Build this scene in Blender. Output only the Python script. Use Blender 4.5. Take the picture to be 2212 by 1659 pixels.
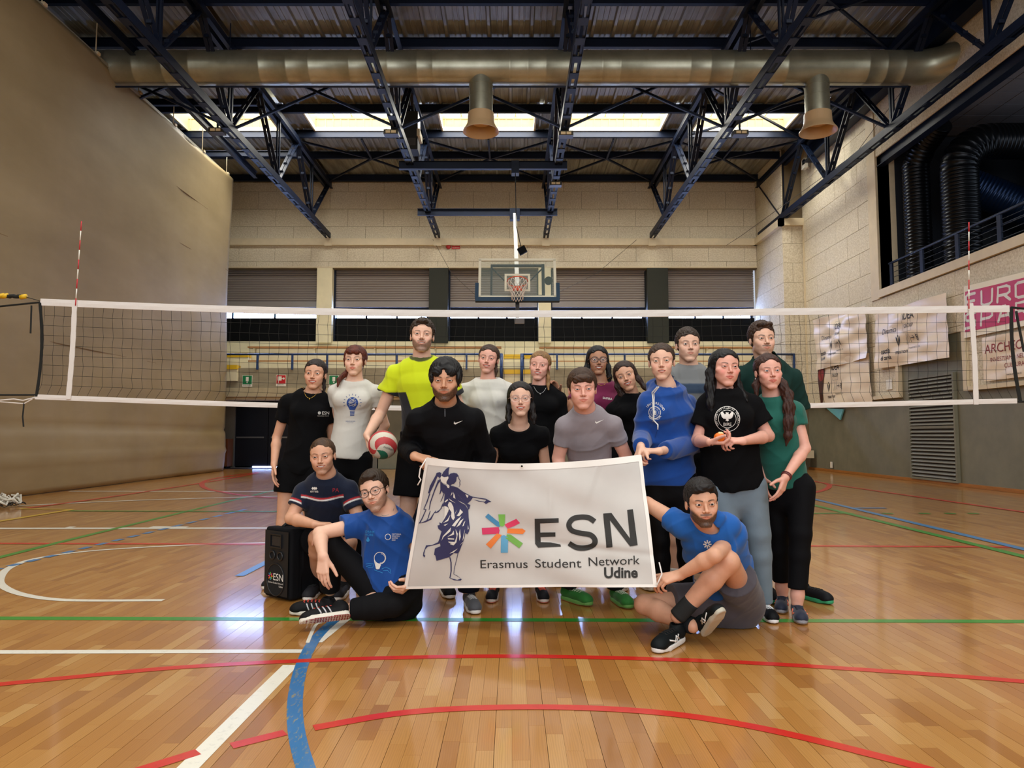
import bpy, bmesh, math, random
import numpy as np
from mathutils import Vector, Matrix, Quaternion
for o_ in list(bpy.data.objects): bpy.data.objects.remove(o_)
random.seed(7)
SC = bpy.context.scene
COL = SC.collection
PI = math.pi
# ------------------------------------------------ camera
FPX, CX, CY, CAMZ = 1534.0, 1106.0, 829.5, 1.10
PITCH = math.atan(110.5/FPX)
cam_d = bpy.data.cameras.new('camera'); cam = bpy.data.objects.new('camera', cam_d); COL.objects.link(cam)
cam.location = (0, 0, CAMZ); cam.rotation_euler = (PI/2+PITCH, 0, 0)
cam_d.sensor_fit = 'HORIZONTAL'; cam_d.sensor_width = 36.0; cam_d.lens = 36.0*FPX/2212.0
cam_d.clip_start = 0.05; cam_d.clip_end = 200
SC.camera = cam
# ------------------------------------------------ colour management, world, big lights
SC.view_settings.view_transform = 'Standard'; SC.view_settings.look = 'None'
SC.view_settings.gamma = 1.0; SC.view_settings.use_curve_mapping = False
SC.view_settings.exposure = 0.28
SC.cycles.max_bounces = 6; SC.cycles.diffuse_bounces = 3; SC.cycles.glossy_bounces = 3
SC.cycles.transmission_bounces = 4; SC.cycles.transparent_max_bounces = 16
SC.cycles.caustics_reflective = False; SC.cycles.caustics_refractive = False
SC.cycles.sample_clamp_indirect = 6.0
W = bpy.data.worlds.new('daylight'); SC.world = W; W.use_nodes = True
W.node_tree.nodes['Background'].inputs[0].default_value = (0.80, 0.87, 1.0, 1)
W.node_tree.nodes['Background'].inputs[1].default_value = 0.55
def area(name, loc, rot, sx, sy, power, col=(1, 1, 1)):
    d = bpy.data.lights.new(name, 'AREA'); d.shape = 'RECTANGLE'; d.size = sx; d.size_y = sy; d.energy = power; d.color = col
    o = bpy.data.objects.new(name, d); COL.objects.link(o); o.location = loc; o.rotation_euler = rot
    return o
# skylight rows in the bays of the roof that lie above and behind the camera
area('skylight_row', (0.3, 8.0, 10.2), (0, 0, 0), 17, 1.7, 620, (1, .98, .93))
area('skylight_row', (0.3, 1.5, 10.2), (0, 0, 0), 17, 1.7, 620, (1, .98, .93))
area('skylight_row', (0.3, -4.5, 10.2), (0, 0, 0), 17, 1.7, 500, (1, .98, .93))
# tall glazing in the end wall behind the camera
area('end_glazing', (0.5, -7.5, 4.6), (PI/2-0.12, 0, 0), 15, 4.5, 640, (.97, .98, 1))
# daylight under the skylights in view
area('skylight_row', (-0.7, 20.6, 10.62), (0, 0, 0), 17.5, 1.4, 1150, (1, .99, .95))

# window light inside the upper gallery
area('gallery_window', (13.8, 12.5, 6.9), (0, PI/2, 0), 2.2, 6, 55, (.75, .86, 1))

# ------------------------------------------------ pixel -> world helpers (2212 x 1659 frame)
cp, sp = math.cos(PITCH), math.sin(PITCH)
def ray(u, v):
    a = (u-CX)/FPX; b = (CY-v)/FPX
    return Vector((a, cp-b*sp, sp+b*cp))
def P(u, v, Y):
    d = ray(u, v); return Vector((0, 0, CAMZ)) + d*(Y/d.y)
def PXx(u, v, X):
    d = ray(u, v); return Vector((0, 0, CAMZ)) + d*(X/d.x)
def G(u, v, z=0.0):
    d = ray(u, v); return Vector((0, 0, CAMZ)) + d*((z-CAMZ)/d.z)
def S(Y): return FPX/(Y*cp)

# ------------------------------------------------ colours and materials
def lin(c):
    if isinstance(c, str):
        c = c.lstrip('#'); c = [int(c[i:i+2], 16)/255 for i in (0, 2, 4)]
    return tuple(x/12.92 if x <= .04045 else ((x+.055)/1.055)**2.4 for x in c)
class NT:
    def __init__(s, m):
        m.use_nodes = True; s.t = m.node_tree; s.b = s.t.nodes['Principled BSDF']
    def n(s, typ, **kw):
        nd = s.t.nodes.new(typ)
        for k, v in kw.items(): setattr(nd, k, v)
        return nd
    def l(s, a, b): s.t.links.new(a, b)
    def mix(s, f, a, b, typ='MIX'):
        nd = s.n('ShaderNodeMix', data_type='RGBA', blend_type=typ)
        for sock, val in ((0, f), (6, a), (7, b)):
            if hasattr(val, 'is_linked'): s.l(val, nd.inputs[sock])
            elif sock == 0: nd.inputs[0].default_value = val
            else: nd.inputs[sock].default_value = (*val[:3], 1)
        return nd.outputs[2]
    def math(s, op, a, b=0.0):
        nd = s.n('ShaderNodeMath', operation=op)
        for i, val in enumerate((a, b)):
            if hasattr(val, 'is_linked'): s.l(val, nd.inputs[i])
            else: nd.inputs[i].default_value = val
        return nd.outputs[0]
    def coord(s, kind='Object', scale=(1, 1, 1)):
        tc = s.n('ShaderNodeTexCoord'); mp = s.n('ShaderNodeMapping'); mp.inputs['Scale'].default_value = scale
        s.l(tc.outputs[kind], mp.inputs[0]); return mp.outputs[0]
    def wpos(s, scale=(1, 1, 1)):
        g = s.n('ShaderNodeNewGeometry'); mp = s.n('ShaderNodeMapping'); mp.inputs['Scale'].default_value = scale
        s.l(g.outputs['Position'], mp.inputs[0]); return mp.outputs[0]
    def noise(s, vec, scale=5, detail=4, rough=.55, dist=0.0):
        nd = s.n('ShaderNodeTexNoise'); nd.inputs['Scale'].default_value = scale; nd.inputs['Detail'].default_value = detail
        nd.inputs['Roughness'].default_value = rough; nd.inputs['Distortion'].default_value = dist
        s.l(vec, nd.inputs['Vector']); return nd.outputs[0]
    def ramp(s, f, stops):
        nd = s.n('ShaderNodeValToRGB'); s.l(f, nd.inputs[0]); e = nd.color_ramp.elements
        while len(e) < len(stops): e.new(0.5)
        for i, (p, c) in enumerate(stops):
            e[i].position = p; e[i].color = (*c[:3], 1)
        return nd.outputs[0]
    def bump(s, h, strength=.3, dist=.002):
        nd = s.n('ShaderNodeBump'); nd.inputs['Strength'].default_value = strength; nd.inputs['Distance'].default_value = dist
        s.l(h, nd.inputs['Height']); s.l(nd.outputs[0], s.b.inputs['Normal'])
MATS = {}
def mat(name, color='#808080', rough=.6, metal=0.0, var=0.0, vscale=4.0, bump=0.0, bscale=60.0, bdist=.002, emit=0.0, spec=.5, sheen=0.0, alpha=None, coat=0.0, vdark=None, stretch=(1, 1, 1), world=True, trans=0.0):
    """procedural material: base colour with soft noise variation and fine bump"""
    if name in MATS: return MATS[name]
    m = bpy.data.materials.new(name); t = NT(m); c = lin(color); MATS[name] = m
    t.b.inputs['Roughness'].default_value = rough; t.b.inputs['Metallic'].default_value = metal
    t.b.inputs['Specular IOR Level'].default_value = spec; t.b.inputs['Base Color'].default_value = (*c, 1)
    if sheen: t.b.inputs['Sheen Weight'].default_value = sheen; t.b.inputs['Sheen Roughness'].default_value = .5
    if coat: t.b.inputs['Coat Weight'].default_value = coat; t.b.inputs['Coat Roughness'].default_value = .15
    if trans: t.b.inputs['Transmission Weight'].default_value = trans
    if alpha is not None: t.b.inputs['Alpha'].default_value = alpha
    if emit:
        t.b.inputs['Emission Color'].default_value = (*c, 1); t.b.inputs['Emission Strength'].default_value = emit
    if var or bump: vec = t.wpos(stretch) if world else t.coord('Object', stretch)
    if var:
        f = t.noise(vec, vscale, 5, .6)
        d = lin(vdark) if vdark else tuple(x*(1-var) for x in c)
        t.l(t.ramp(f, [(.3, d), (.7, tuple(min(1, x*(1+var*.4)) for x in c) if not vdark else c)]), t.b.inputs['Base Color'])
    if bump: t.bump(t.noise(vec, bscale, 3, .6), bump, bdist)
    return m

# ------------------------------------------------ mesh helpers
def mesh_obj(name, verts, faces, m, parent=None, smooth=False):
    me = bpy.data.meshes.new(name)
    me.from_pydata([tuple(v) for v in verts], [], faces); me.update()
    if smooth: me.polygons.foreach_set('use_smooth', [True]*len(me.polygons))
    o = bpy.data.objects.new(name, me); COL.objects.link(o)
    if m: me.materials.append(m)
    if parent: o.parent = parent
    return o
def np_obj(name, V, F, m, parent=None, smooth=True):
    """fast mesh from numpy arrays; F (n,4) or (n,3)"""
    me = bpy.data.meshes.new(name); n = F.shape[1]
    me.vertices.add(len(V)); me.vertices.foreach_set('co', np.ascontiguousarray(V, dtype=np.float32).ravel())
    me.loops.add(F.size); me.loops.foreach_set('vertex_index', np.ascontiguousarray(F, dtype=np.int32).ravel())
    me.polygons.add(len(F)); me.polygons.foreach_set('loop_start', np.arange(0, F.size, n, dtype=np.int32))
    me.polygons.foreach_set('use_smooth', np.full(len(F), smooth))
    me.update(calc_edges=True); me.validate()
    o = bpy.data.objects.new(name, me); COL.objects.link(o)
    if m: me.materials.append(m)
    if parent: o.parent = parent
    return o
BF = [(0, 3, 2, 1), (4, 5, 6, 7), (0, 1, 5, 4), (1, 2, 6, 5), (2, 3, 7, 6), (3, 0, 4, 7)]
class MB:
    def __init__(s): s.v = []; s.f = []; s.mi = []; s.cur = 0
    def add(s, vs, fs):
        n = len(s.v); s.v += [tuple(v) for v in vs]; s.f += [tuple(i+n for i in f) for f in fs]; s.mi += [s.cur]*len(fs); return s
    def box(s, x0, x1, y0, y1, z0, z1):
        return s.add([(x0, y0, z0), (x1, y0, z0), (x1, y1, z0), (x0, y1, z0), (x0, y0, z1), (x1, y0, z1), (x1, y1, z1), (x0, y1, z1)], BF)
    def obox(s, c, ax, ay, az):
        """oriented box: centre and three half-axis vectors"""
        c, ax, ay, az = map(Vector, (c, ax, ay, az))
        return s.add([c+i*ax+j*ay+k*az for k in (-1, 1) for i, j in ((-1, -1), (1, -1), (1, 1), (-1, 1))], BF)
    def bar(s, p, q, w, h, up=(0, 0, 1)):
        p, q = Vector(p), Vector(q); d = (q-p); l = d.length; d.normalize(); up = Vector(up)
        if abs(d.dot(up)) > .97: up = Vector((0, 1, 0)) if abs(d.y) < .9 else Vector((1, 0, 0))
        r = d.cross(up).normalized(); u = r.cross(d).normalized()
        return s.obox((p+q)/2, d*l/2, r*w/2, u*h/2) if False else s.obox((p+q)/2, r*w/2, d*l/2, u*h/2)
    def ibeam(s, p, q, w, h, t=.012, up=(0, 0, 1)):
        p, q = Vector(p), Vector(q); d = (q-p).normalized(); up = Vector(up)
        if abs(d.dot(up)) > .97: up = Vector((0, 1, 0))
        r = d.cross(up).normalized(); u = r.cross(d).normalized()
        s.bar(p+u*(h/2), q+u*(h/2), w, t, u); s.bar(p-u*(h/2), q-u*(h/2), w, t, u); s.bar(p, q, t, h, u)
        return s
    def tube(s, pts, r, n=8, cap=True, closed=False):
        pts = [Vector(p) for p in pts]; m = len(pts)
        rs = r if isinstance(r, (list, tuple)) else [r]*m
        rings = []; prev = None
        for i, p in enumerate(pts):
            a = pts[(i-1) % m] if (closed or i > 0) else p; b = pts[(i+1) % m] if (closed or i < m-1) else p
            d = (b-a).normalized()
            if prev is None:
                up = Vector((0, 0, 1)) if abs(d.z) < .9 else Vector((1, 0, 0)); x = d.cross(up).normalized()
            else:
                x = (prev-d*prev.dot(d)).normalized()
            prev = x; y = d.cross(x)
            rings.append([p+(x*math.cos(2*PI*k/n)+y*math.sin(2*PI*k/n))*rs[i] for k in range(n)])
        vs = [v for rg in rings for v in rg]; fs = []
        for i in range(m if closed else m-1):
            j = (i+1) % m
            for k in range(n): fs.append((i*n+k, i*n+(k+1) % n, j*n+(k+1) % n, j*n+k))
        if cap and not closed: fs += [tuple(range(n))[::-1], tuple((m-1)*n+k for k in range(n))]
        return s.add(vs, fs)
    def lathe(s, prof, n=32, c=(0, 0, 0), axis='z'):
        vs = []
        for r, z in prof:
            for k in range(n):
                a = 2*PI*k/n; x, y = r*math.cos(a), r*math.sin(a)
                q = (x, y, z) if axis == 'z' else ((z, x, y) if axis == 'x' else (x, z, y))
                vs.append((c[0]+q[0], c[1]+q[1], c[2]+q[2]))
        fs = [(i*n+k, i*n+(k+1) % n, (i+1)*n+(k+1) % n, (i+1)*n+k) for i in range(len(prof)-1) for k in range(n)]
        return s.add(vs, fs)
    def build(s, name, m, parent=None, smooth=False):
        o = mesh_obj(name, s.v, s.f, None, parent, smooth)
        for q in (m if isinstance(m, list) else [m]): o.data.materials.append(q)
        if isinstance(m, list): o.data.polygons.foreach_set('material_index', s.mi)
        return o
def tag(o, label=None, cat=None, group=None, kind=None):
    if label: o['label'] = label
    if cat: o['category'] = cat
    if group: o['group'] = group
    if kind: o['kind'] = kind
    return o
def empty(name, loc=(0, 0, 0), **kw):
    o = bpy.data.objects.new(name, None); COL.objects.link(o); o.location = loc; o.empty_display_size = .1
    return tag(o, **kw)
def keep(parent, *objs):
    """parent objects that were built in world coordinates to an empty, keeping them in place"""
    bpy.context.view_layer.update()
    M = Matrix.Translation(parent.location).inverted()
    for o in objs: o.parent = parent; o.matrix_parent_inverse = M
def smooth_by_angle(o, ang=.6):
    o.data.polygons.foreach_set('use_smooth', [True]*len(o.data.polygons))
    o.data.set_sharp_from_angle(angle=ang)

# ------------------------------------------------ flat print helpers (2-D shapes -> triangles)
_fc = {}
def text2d(s, size=1.0, align='CENTER', offset=0.0, space=1.0, shear=0.0, xscale=1.0):
    """built-in font, returned as 2-D vertices and faces, baseline at y = 0"""
    key = (s, align, offset, space, shear)
    if key not in _fc:
        c = bpy.data.curves.new('t', 'FONT'); c.body = s; c.size = 1.0; c.align_x = align; c.offset = offset; c.space_character = space; c.shear = shear
        c.resolution_u = 4
        o = bpy.data.objects.new('t', c); COL.objects.link(o); bpy.context.view_layer.update()
        me = bpy.data.meshes.new_from_object(o.evaluated_get(bpy.context.evaluated_depsgraph_get()))
        V = [(v.co.x, v.co.y) for v in me.vertices]; F = [tuple(p.vertices) for p in me.polygons]
        bpy.data.objects.remove(o); bpy.data.curves.remove(c); bpy.data.meshes.remove(me); _fc[key] = (V, F)
    V, F = _fc[key]
    return [(x*size*xscale, y*size) for x, y in V], F
def poly2d(pts): return list(pts), [tuple(range(len(pts)))]
def ring2d(cx, cy, r0, r1, n=40, a0=0, a1=2*PI):
    V = []; F = []; full = abs(a1-a0-2*PI) < 1e-6
    for k in range(n+1):
        a = a0+(a1-a0)*k/n; V += [(cx+r0*math.cos(a), cy+r0*math.sin(a)), (cx+r1*math.cos(a), cy+r1*math.sin(a))]
    F = [(2*k, 2*k+2, 2*k+3, 2*k+1) for k in range(n)]
    return V, F
def disc2d(cx, cy, r, n=24, ry=None):
    return poly2d([(cx+r*math.cos(2*PI*k/n), cy+(ry or r)*math.sin(2*PI*k/n)) for k in range(n)])
def rect2d(x0, x1, y0, y1): return poly2d([(x0, y0), (x1, y0), (x1, y1), (x0, y1)])
def stroke2d(pts, w):
    """polyline with width (w a number or list)"""
    n = len(pts); V = []; ws = w if isinstance(w, (list, tuple)) else [w]*n
    for i, (x, y) in enumerate(pts):
        a = pts[max(i-1, 0)]; b = pts[min(i+1, n-1)]; dx, dy = b[0]-a[0], b[1]-a[1]; l = math.hypot(dx, dy) or 1
        V += [(x-dy/l*ws[i]/2, y+dx/l*ws[i]/2), (x+dy/l*ws[i]/2, y-dx/l*ws[i]/2)]
    return V, [(2*i, 2*i+1, 2*i+3, 2*i+2) for i in range(n-1)]
def xf2d(sh, dx=0, dy=0, s=1.0, rot=0, sx=1.0, sy=1.0):
    V, F = sh; c, q = math.cos(rot), math.sin(rot)
    return [(dx+s*(c*x*sx-q*y*sy), dy+s*(q*x*sx+c*y*sy)) for x, y in V], F
def arc_text(s, R, a_mid, size, span, inward=False):
    """letters along a circle, one by one; returns list of shapes"""
    out = []; n = len(s)
    for i, ch in enumerate(s):
        if ch == ' ': continue
        a = a_mid+(span*(.5-(i+.5)/n))*(1 if not inward else -1)
        sh = text2d(ch, size)
        rr = R-size*.35 if not inward else R+size*.35
        out.append(xf2d(sh, rr*math.cos(a), rr*math.sin(a), rot=a-PI/2 if not inward else a+PI/2))
    return out
def flat_print(name, shapes, fn, m, parent, cut=0.03):
    """lay 2-D shapes on a surface through fn(x, y) -> point; long edges are subdivided"""
    bm = bmesh.new()
    for V, F in shapes:
        vs = [bm.verts.new((x, y, 0)) for x, y in V]
        for f in F:
            if len(set(f)) > 2:
                try: bm.faces.new([vs[i] for i in f])
                except ValueError: pass
    bm.normal_update(); bmesh.ops.triangulate(bm, faces=[f for f in bm.faces if len(f.verts) > 3], ngon_method='EAR_CLIP')
    for _ in range(6):
        es = [e for e in bm.edges if e.calc_length() > cut]
        if not es or len(bm.verts) > 12000: break
        bmesh.ops.subdivide_edges(bm, edges=es, cuts=1)
        bmesh.ops.triangulate(bm, faces=[f for f in bm.faces if len(f.verts) > 3])
    xs = np.array([(v.co.x, v.co.y) for v in bm.verts])
    out = fn(xs)
    for v, c in zip(bm.verts, out): v.co = c
    me = bpy.data.meshes.new(name); bm.to_mesh(me); bm.free()
    o = bpy.data.objects.new(name, me); COL.objects.link(o); me.materials.append(m)
    if parent: o.parent = parent
    return o
# ================================================================ MATERIALS OF THE HALL
M_navy = mat('navy_steel', '#08152b', .5, var=.25, vscale=2, spec=.3)
M_galv = mat('galvanised', '#b9b8a4', .36, .75, var=.12, vscale=2.0, bump=.05, bscale=9, bdist=.01, vdark='#9a9884')
M_roofdeck = mat('roof_deck_metal', '#a9a79c', .5, .35, var=.3, vscale=1.2, vdark='#7b786c', stretch=(6, .6, 1))
M_panel = mat('wood_wool_panel', '#e6dcc6', .95, var=.2, vscale=26, bump=.7, bscale=70, bdist=.006, vdark='#bfb093')
M_joint = mat('panel_joint_dark', '#6f5f47', .95)
M_cream = mat('cream_painted_steel', '#d8c7a6', .6, var=.08)
M_conc = mat('raw_concrete', '#a1967c', .9, var=.22, vscale=2.2, bump=.3, bscale=25, vdark='#877c64', stretch=(.6, .6, 2))
M_grey = mat('grey_green_paint', '#7d7a66', .62, var=.13, vscale=1.6, bump=.15, bscale=12, vdark='#6b6957')
M_greydk = mat('dark_grey_paint', '#4a4a48', .7, var=.1)
M_black = mat('black_board', '#050607', .7, spec=.15)
M_shut = mat('shutter_slat_grey', '#8c827b', .5, .1)
M_pale = mat('pale_precast_concrete', '#e2d6b2', .8, var=.07, vscale=3)
M_benchwood = mat('bench_wood', '#b07c4a', .5, var=.15, stretch=(1, 8, 8))
M_yellow = mat('yellow_paint', '#e0b41c', .5)
M_blackduct = mat('black_duct_metal', '#16181c', .3, .7)
M_tile = mat('grey_ceiling_tile', '#6b6a70', .7, var=.1)
M_skirt = mat('orange_wood_skirting', '#a86a2e', .45, var=.2, stretch=(8, 1, 8))
M_white = mat('white_paint', '#e9e4d6', .5)
M_glow = mat('daylight_pane', '#9dbaff', .3, emit=30.0)
M_sky = mat('skylight_glazing', '#fff9e2', .3, emit=3.2)
M_upst = mat('skylight_upstand_cream', '#f1e6bf', .6)

# ================================================================ FLOOR
def plank_material():
    m = bpy.data.materials.new('oak_strip'); t = NT(m)
    g = t.n('ShaderNodeNewGeometry'); oi = t.n('ShaderNodeObjectInfo')
    rnd = t.math('FRACT', t.math('ADD', g.outputs['Random Per Island'], t.math('MULTIPLY', oi.outputs['Random'], 7.31)))
    base = t.ramp(rnd, [(0, lin('#9d672c')), (.15, lin('#ad7534')), (.5, lin('#b8813c')), (.9, lin('#c08c48')), (1, lin('#ca9d5c'))])
    v = t.wpos((14, 1.1, 1)); off = t.n('ShaderNodeVectorMath', operation='ADD')
    cmb = t.n('ShaderNodeCombineXYZ'); t.l(t.math('MULTIPLY', rnd, 37.0), cmb.inputs[0]); t.l(t.math('MULTIPLY', rnd, 91.0), cmb.inputs[1])
    t.l(v, off.inputs[0]); t.l(cmb.outputs[0], off.inputs[1])
    wv = t.n('ShaderNodeTexWave', wave_type='BANDS', bands_direction='X'); wv.inputs['Scale'].default_value = 2.6
    wv.inputs['Distortion'].default_value = 9.0; wv.inputs['Detail'].default_value = 2.5; wv.inputs['Detail Scale'].default_value = .9
    t.l(off.outputs[0], wv.inputs['Vector'])
    fine = t.noise(off.outputs[0], 11, 6, .7)
    c1 = t.mix(t.math('MULTIPLY', wv.outputs['Fac'], .30), base, lin('#8a5623'))
    c2 = t.mix(t.math('MULTIPLY', fine, .25), c1, lin('#96622c'))
    t.l(c2, t.b.inputs['Base Color'])
    big = t.noise(t.wpos(), 1.3, 3)
    rg = t.n('ShaderNodeMapRange'); t.l(big, rg.inputs[0]); rg.inputs[3].default_value = .28; rg.inputs[4].default_value = .42
    t.l(rg.outputs[0], t.b.inputs['Roughness'])
    t.b.inputs['Coat Weight'].default_value = .8; t.b.inputs['Coat Roughness'].default_value = .11
    t.bump(t.noise(t.wpos(), 3.5, 2), .06, .01)
    return m
M_plank = plank_material()
XL, XR, YB = -9.25, 9.62, 23.1
floor = MB().box(-9.6, 12.5, -8, 26.2, -.25, -.012).build('floor', mat('floor_base_dark', '#3c2411', .8)); tag(floor, kind='structure')
SW, GAP = .0625, .0007
rp = random.Random(11); strips = []
ncol = int((XR-XL)/SW)
for c in range(ncol):
    x0 = XL+c*SW; bx = c % 3
    y = 0.2-rp.random()*.45
    while y < YB:
        L = rp.choice((.28, .34, .42, .5, .56)); y1 = min(y+L, YB)
        strips.append((x0+(.0009 if bx == 0 else GAP/2), x0+SW-(.0009 if bx == 2 else GAP/2), y, y1-GAP)); y += L
def in_frame(s):
    return s[2] > 2.3 and abs((s[0]+s[1])/2) < s[2]*.74
near = sorted([s for s in strips if in_frame(s)], key=lambda s: s[2])[:300]
ns = set(near)
for s in near:
    o = MB().add([(s[0], s[2], -.012), (s[1], s[2], -.012), (s[1], s[3], -.012), (s[0], s[3], -.012), (s[0], s[2], 0), (s[1], s[2], 0), (s[1], s[3], 0), (s[0], s[3], 0)], BF[1:]).build('plank', M_plank, floor)
V = []; F = []
for s in strips:
    if s in ns: continue
    n = len(V)
    if s[2] < 7:
        V += [(s[0], s[2], -.012), (s[1], s[2], -.012), (s[1], s[3], -.012), (s[0], s[3], -.012), (s[0], s[2], 0), (s[1], s[2], 0), (s[1], s[3], 0), (s[0], s[3], 0)]
        F += [tuple(i+n for i in f) for f in BF[1:]]
    else:
        V += [(s[0], s[2], 0), (s[1], s[2], 0), (s[1], s[3], 0), (s[0], s[3], 0)]; F.append((n, n+1, n+2, n+3))
o = mesh_obj('planks', V, F, M_plank, floor); o['kind'] = 'stuff'

# court lines: polylines through floor points, real paint widths
def line_mat(name, col, wear=False):
    m = bpy.data.materials.new(name); t = NT(m); t.b.inputs['Roughness'].default_value = .3
    t.b.inputs['Coat Weight'].default_value = .4; t.b.inputs['Coat Roughness'].default_value = .15
    f = t.noise(t.wpos((9, 2.2, 1) if wear else (4, 4, 1)), 5.5 if wear else 6, 8, .75)
    t.l(t.ramp(f, [(.54, lin(col)), (.62, lin('#8c8760') if wear else tuple(x*.86 for x in lin(col)))]), t.b.inputs['Base Color'])
    return m
LM = {'w': line_mat('line_white', '#e8e4d4'), 'r': line_mat('line_red', '#c8281c'), 'g': line_mat('line_green', '#2f8a2c'),
      'b': line_mat('line_blue', '#1f6ea6', True), 'bb': line_mat('line_blue_clean', '#3a7cb0'), 'y': line_mat('line_yellow', '#d2a92c')}
zl = [0.0012]
def court_line(c, pix, w, label=None, smooth=True):
    pts = [G(u, v) for u, v in pix]; pts = [(p.x, p.y) for p in pts]
    if len(pts) > 2 and smooth:                       # Catmull-Rom
        q = []; ext = [pts[0]]+pts+[pts[-1]]
        for i in range(1, len(ext)-2):
            for k in range(10):
                t = k/10; a, b, c_, d = ext[i-1:i+3]
                q.append(tuple(.5*((2*b[j])+(-a[j]+c_[j])*t+(2*a[j]-5*b[j]+4*c_[j]-d[j])*t*t+(-a[j]+3*b[j]-3*c_[j]+d[j])*t**3) for j in (0, 1)))
        pts = q+[pts[-1]]
    V, F = stroke2d(pts, w); zl[0] += .00008
    o = mesh_obj('court_line', [(x, y, zl[0]) for x, y in V], F, LM[c], floor)
    if label: o['label'] = label
    return o
court_line('g', [(-1500, 1331), (3600, 1347)], .075, 'green line under the seated people')
court_line('w', [(-1300, 1412), (655, 1407)], .06)
court_line('w', [(190, 1876), (628, 1437)], .075, 'white diagonal line', False)
court_line('w', [(692, 1388), (742, 1337)], [.02, .09])
court_line('b', [(752, 1322), (715, 1347), (678, 1385), (653, 1435), (640, 1490), (637, 1545), (645, 1605), (668, 1680), (705, 1760)], .062, 'worn blue curved line')
court_line('w', [(664, 1389), (681, 1352), (694, 1346)], .02)
court_line('r', [(-560, 1545), (-250, 1505), (150, 1464), (420, 1440), (760, 1424), (1106, 1418), (1500, 1427), (1850, 1446), (2260, 1477), (2600, 1515), (2900, 1560)], .055, 'long red arc')
court_line('r', [(678, 1573), (850, 1543), (1000, 1531), (1180, 1528), (1350, 1534), (1500, 1549), (1660, 1577), (1850, 1622), (2060, 1680), (2300, 1775)], .055)
court_line('r', [(500, 1612), (616, 1583)], .055); court_line('r', [(150, 1712), (428, 1625)], .055)
court_line('w', [(353, 1297), (150, 1297), (55, 1286), (8, 1268), (0, 1250), (22, 1226), (82, 1206), (200, 1190), (400, 1178), (600, 1172)], .06)
court_line('w', [(-1100, 1143), (620, 1141)], .13); court_line('w', [(326, 1138.5), (404, 1139)], .11); court_line('w', [(145, 1139), (160, 1139)], .1)
court_line('r', [(-700, 1172), (620, 1176)], .085); court_line('r', [(1600, 1179), (2180, 1182)], .085)
court_line('g', [(-700, 1384), (0, 1204), (270, 1137), (560, 1067), (650, 1045)], .085)
for i in range(17):
    u = -22+i*41.5*(1-.012*i); v = 1233-(u+20)*.2405
    court_line('bb', [(u, v), (u+24*(1-.02*i), v-5.8*(1-.02*i))], .07)
court_line('bb', [(517, 1245), (640, 1182)], .075)
court_line('w', [(38, 1093), (300, 1081), (640, 1071)], .11); court_line('w', [(150, 1061.5), (640, 1062)], .11)
court_line('y', [(-30, 1131), (156, 1101)], .11); court_line('y', [(40, 1099.5), (156, 1101)], .11)
court_line('r', [(560, 1020), (500, 1028), (450, 1037), (436, 1046), (447, 1056), (485, 1064), (530, 1071), (620, 1078)], .11)
court_line('r', [(60, 1098), (250, 1072), (470, 1038), (560, 1021)], .11)
court_line('g', [(150, 1104), (640, 1106)], .11)
court_line('r', [(1700, 1072), (1765, 1063), (1790, 1053), (1785, 1045), (1742, 1038), (1700, 1034)], .11)
court_line('bb', [(1690, 1062), (2600, 1280)], .11); court_line('g', [(1690, 1075), (2600, 1298)], .11)
court_line('g', [(1700, 1110), (1842, 1109)], .11); court_line('bb', [(1840, 1098), (1913, 1098)], .11)
for u in (1905, 1985, 2040, 2090): court_line('g', [(u, 1109.5), (u+24, 1110)], .11)
court_line('r', [(1790, 1046), (2250, 1112)], .11)

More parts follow.
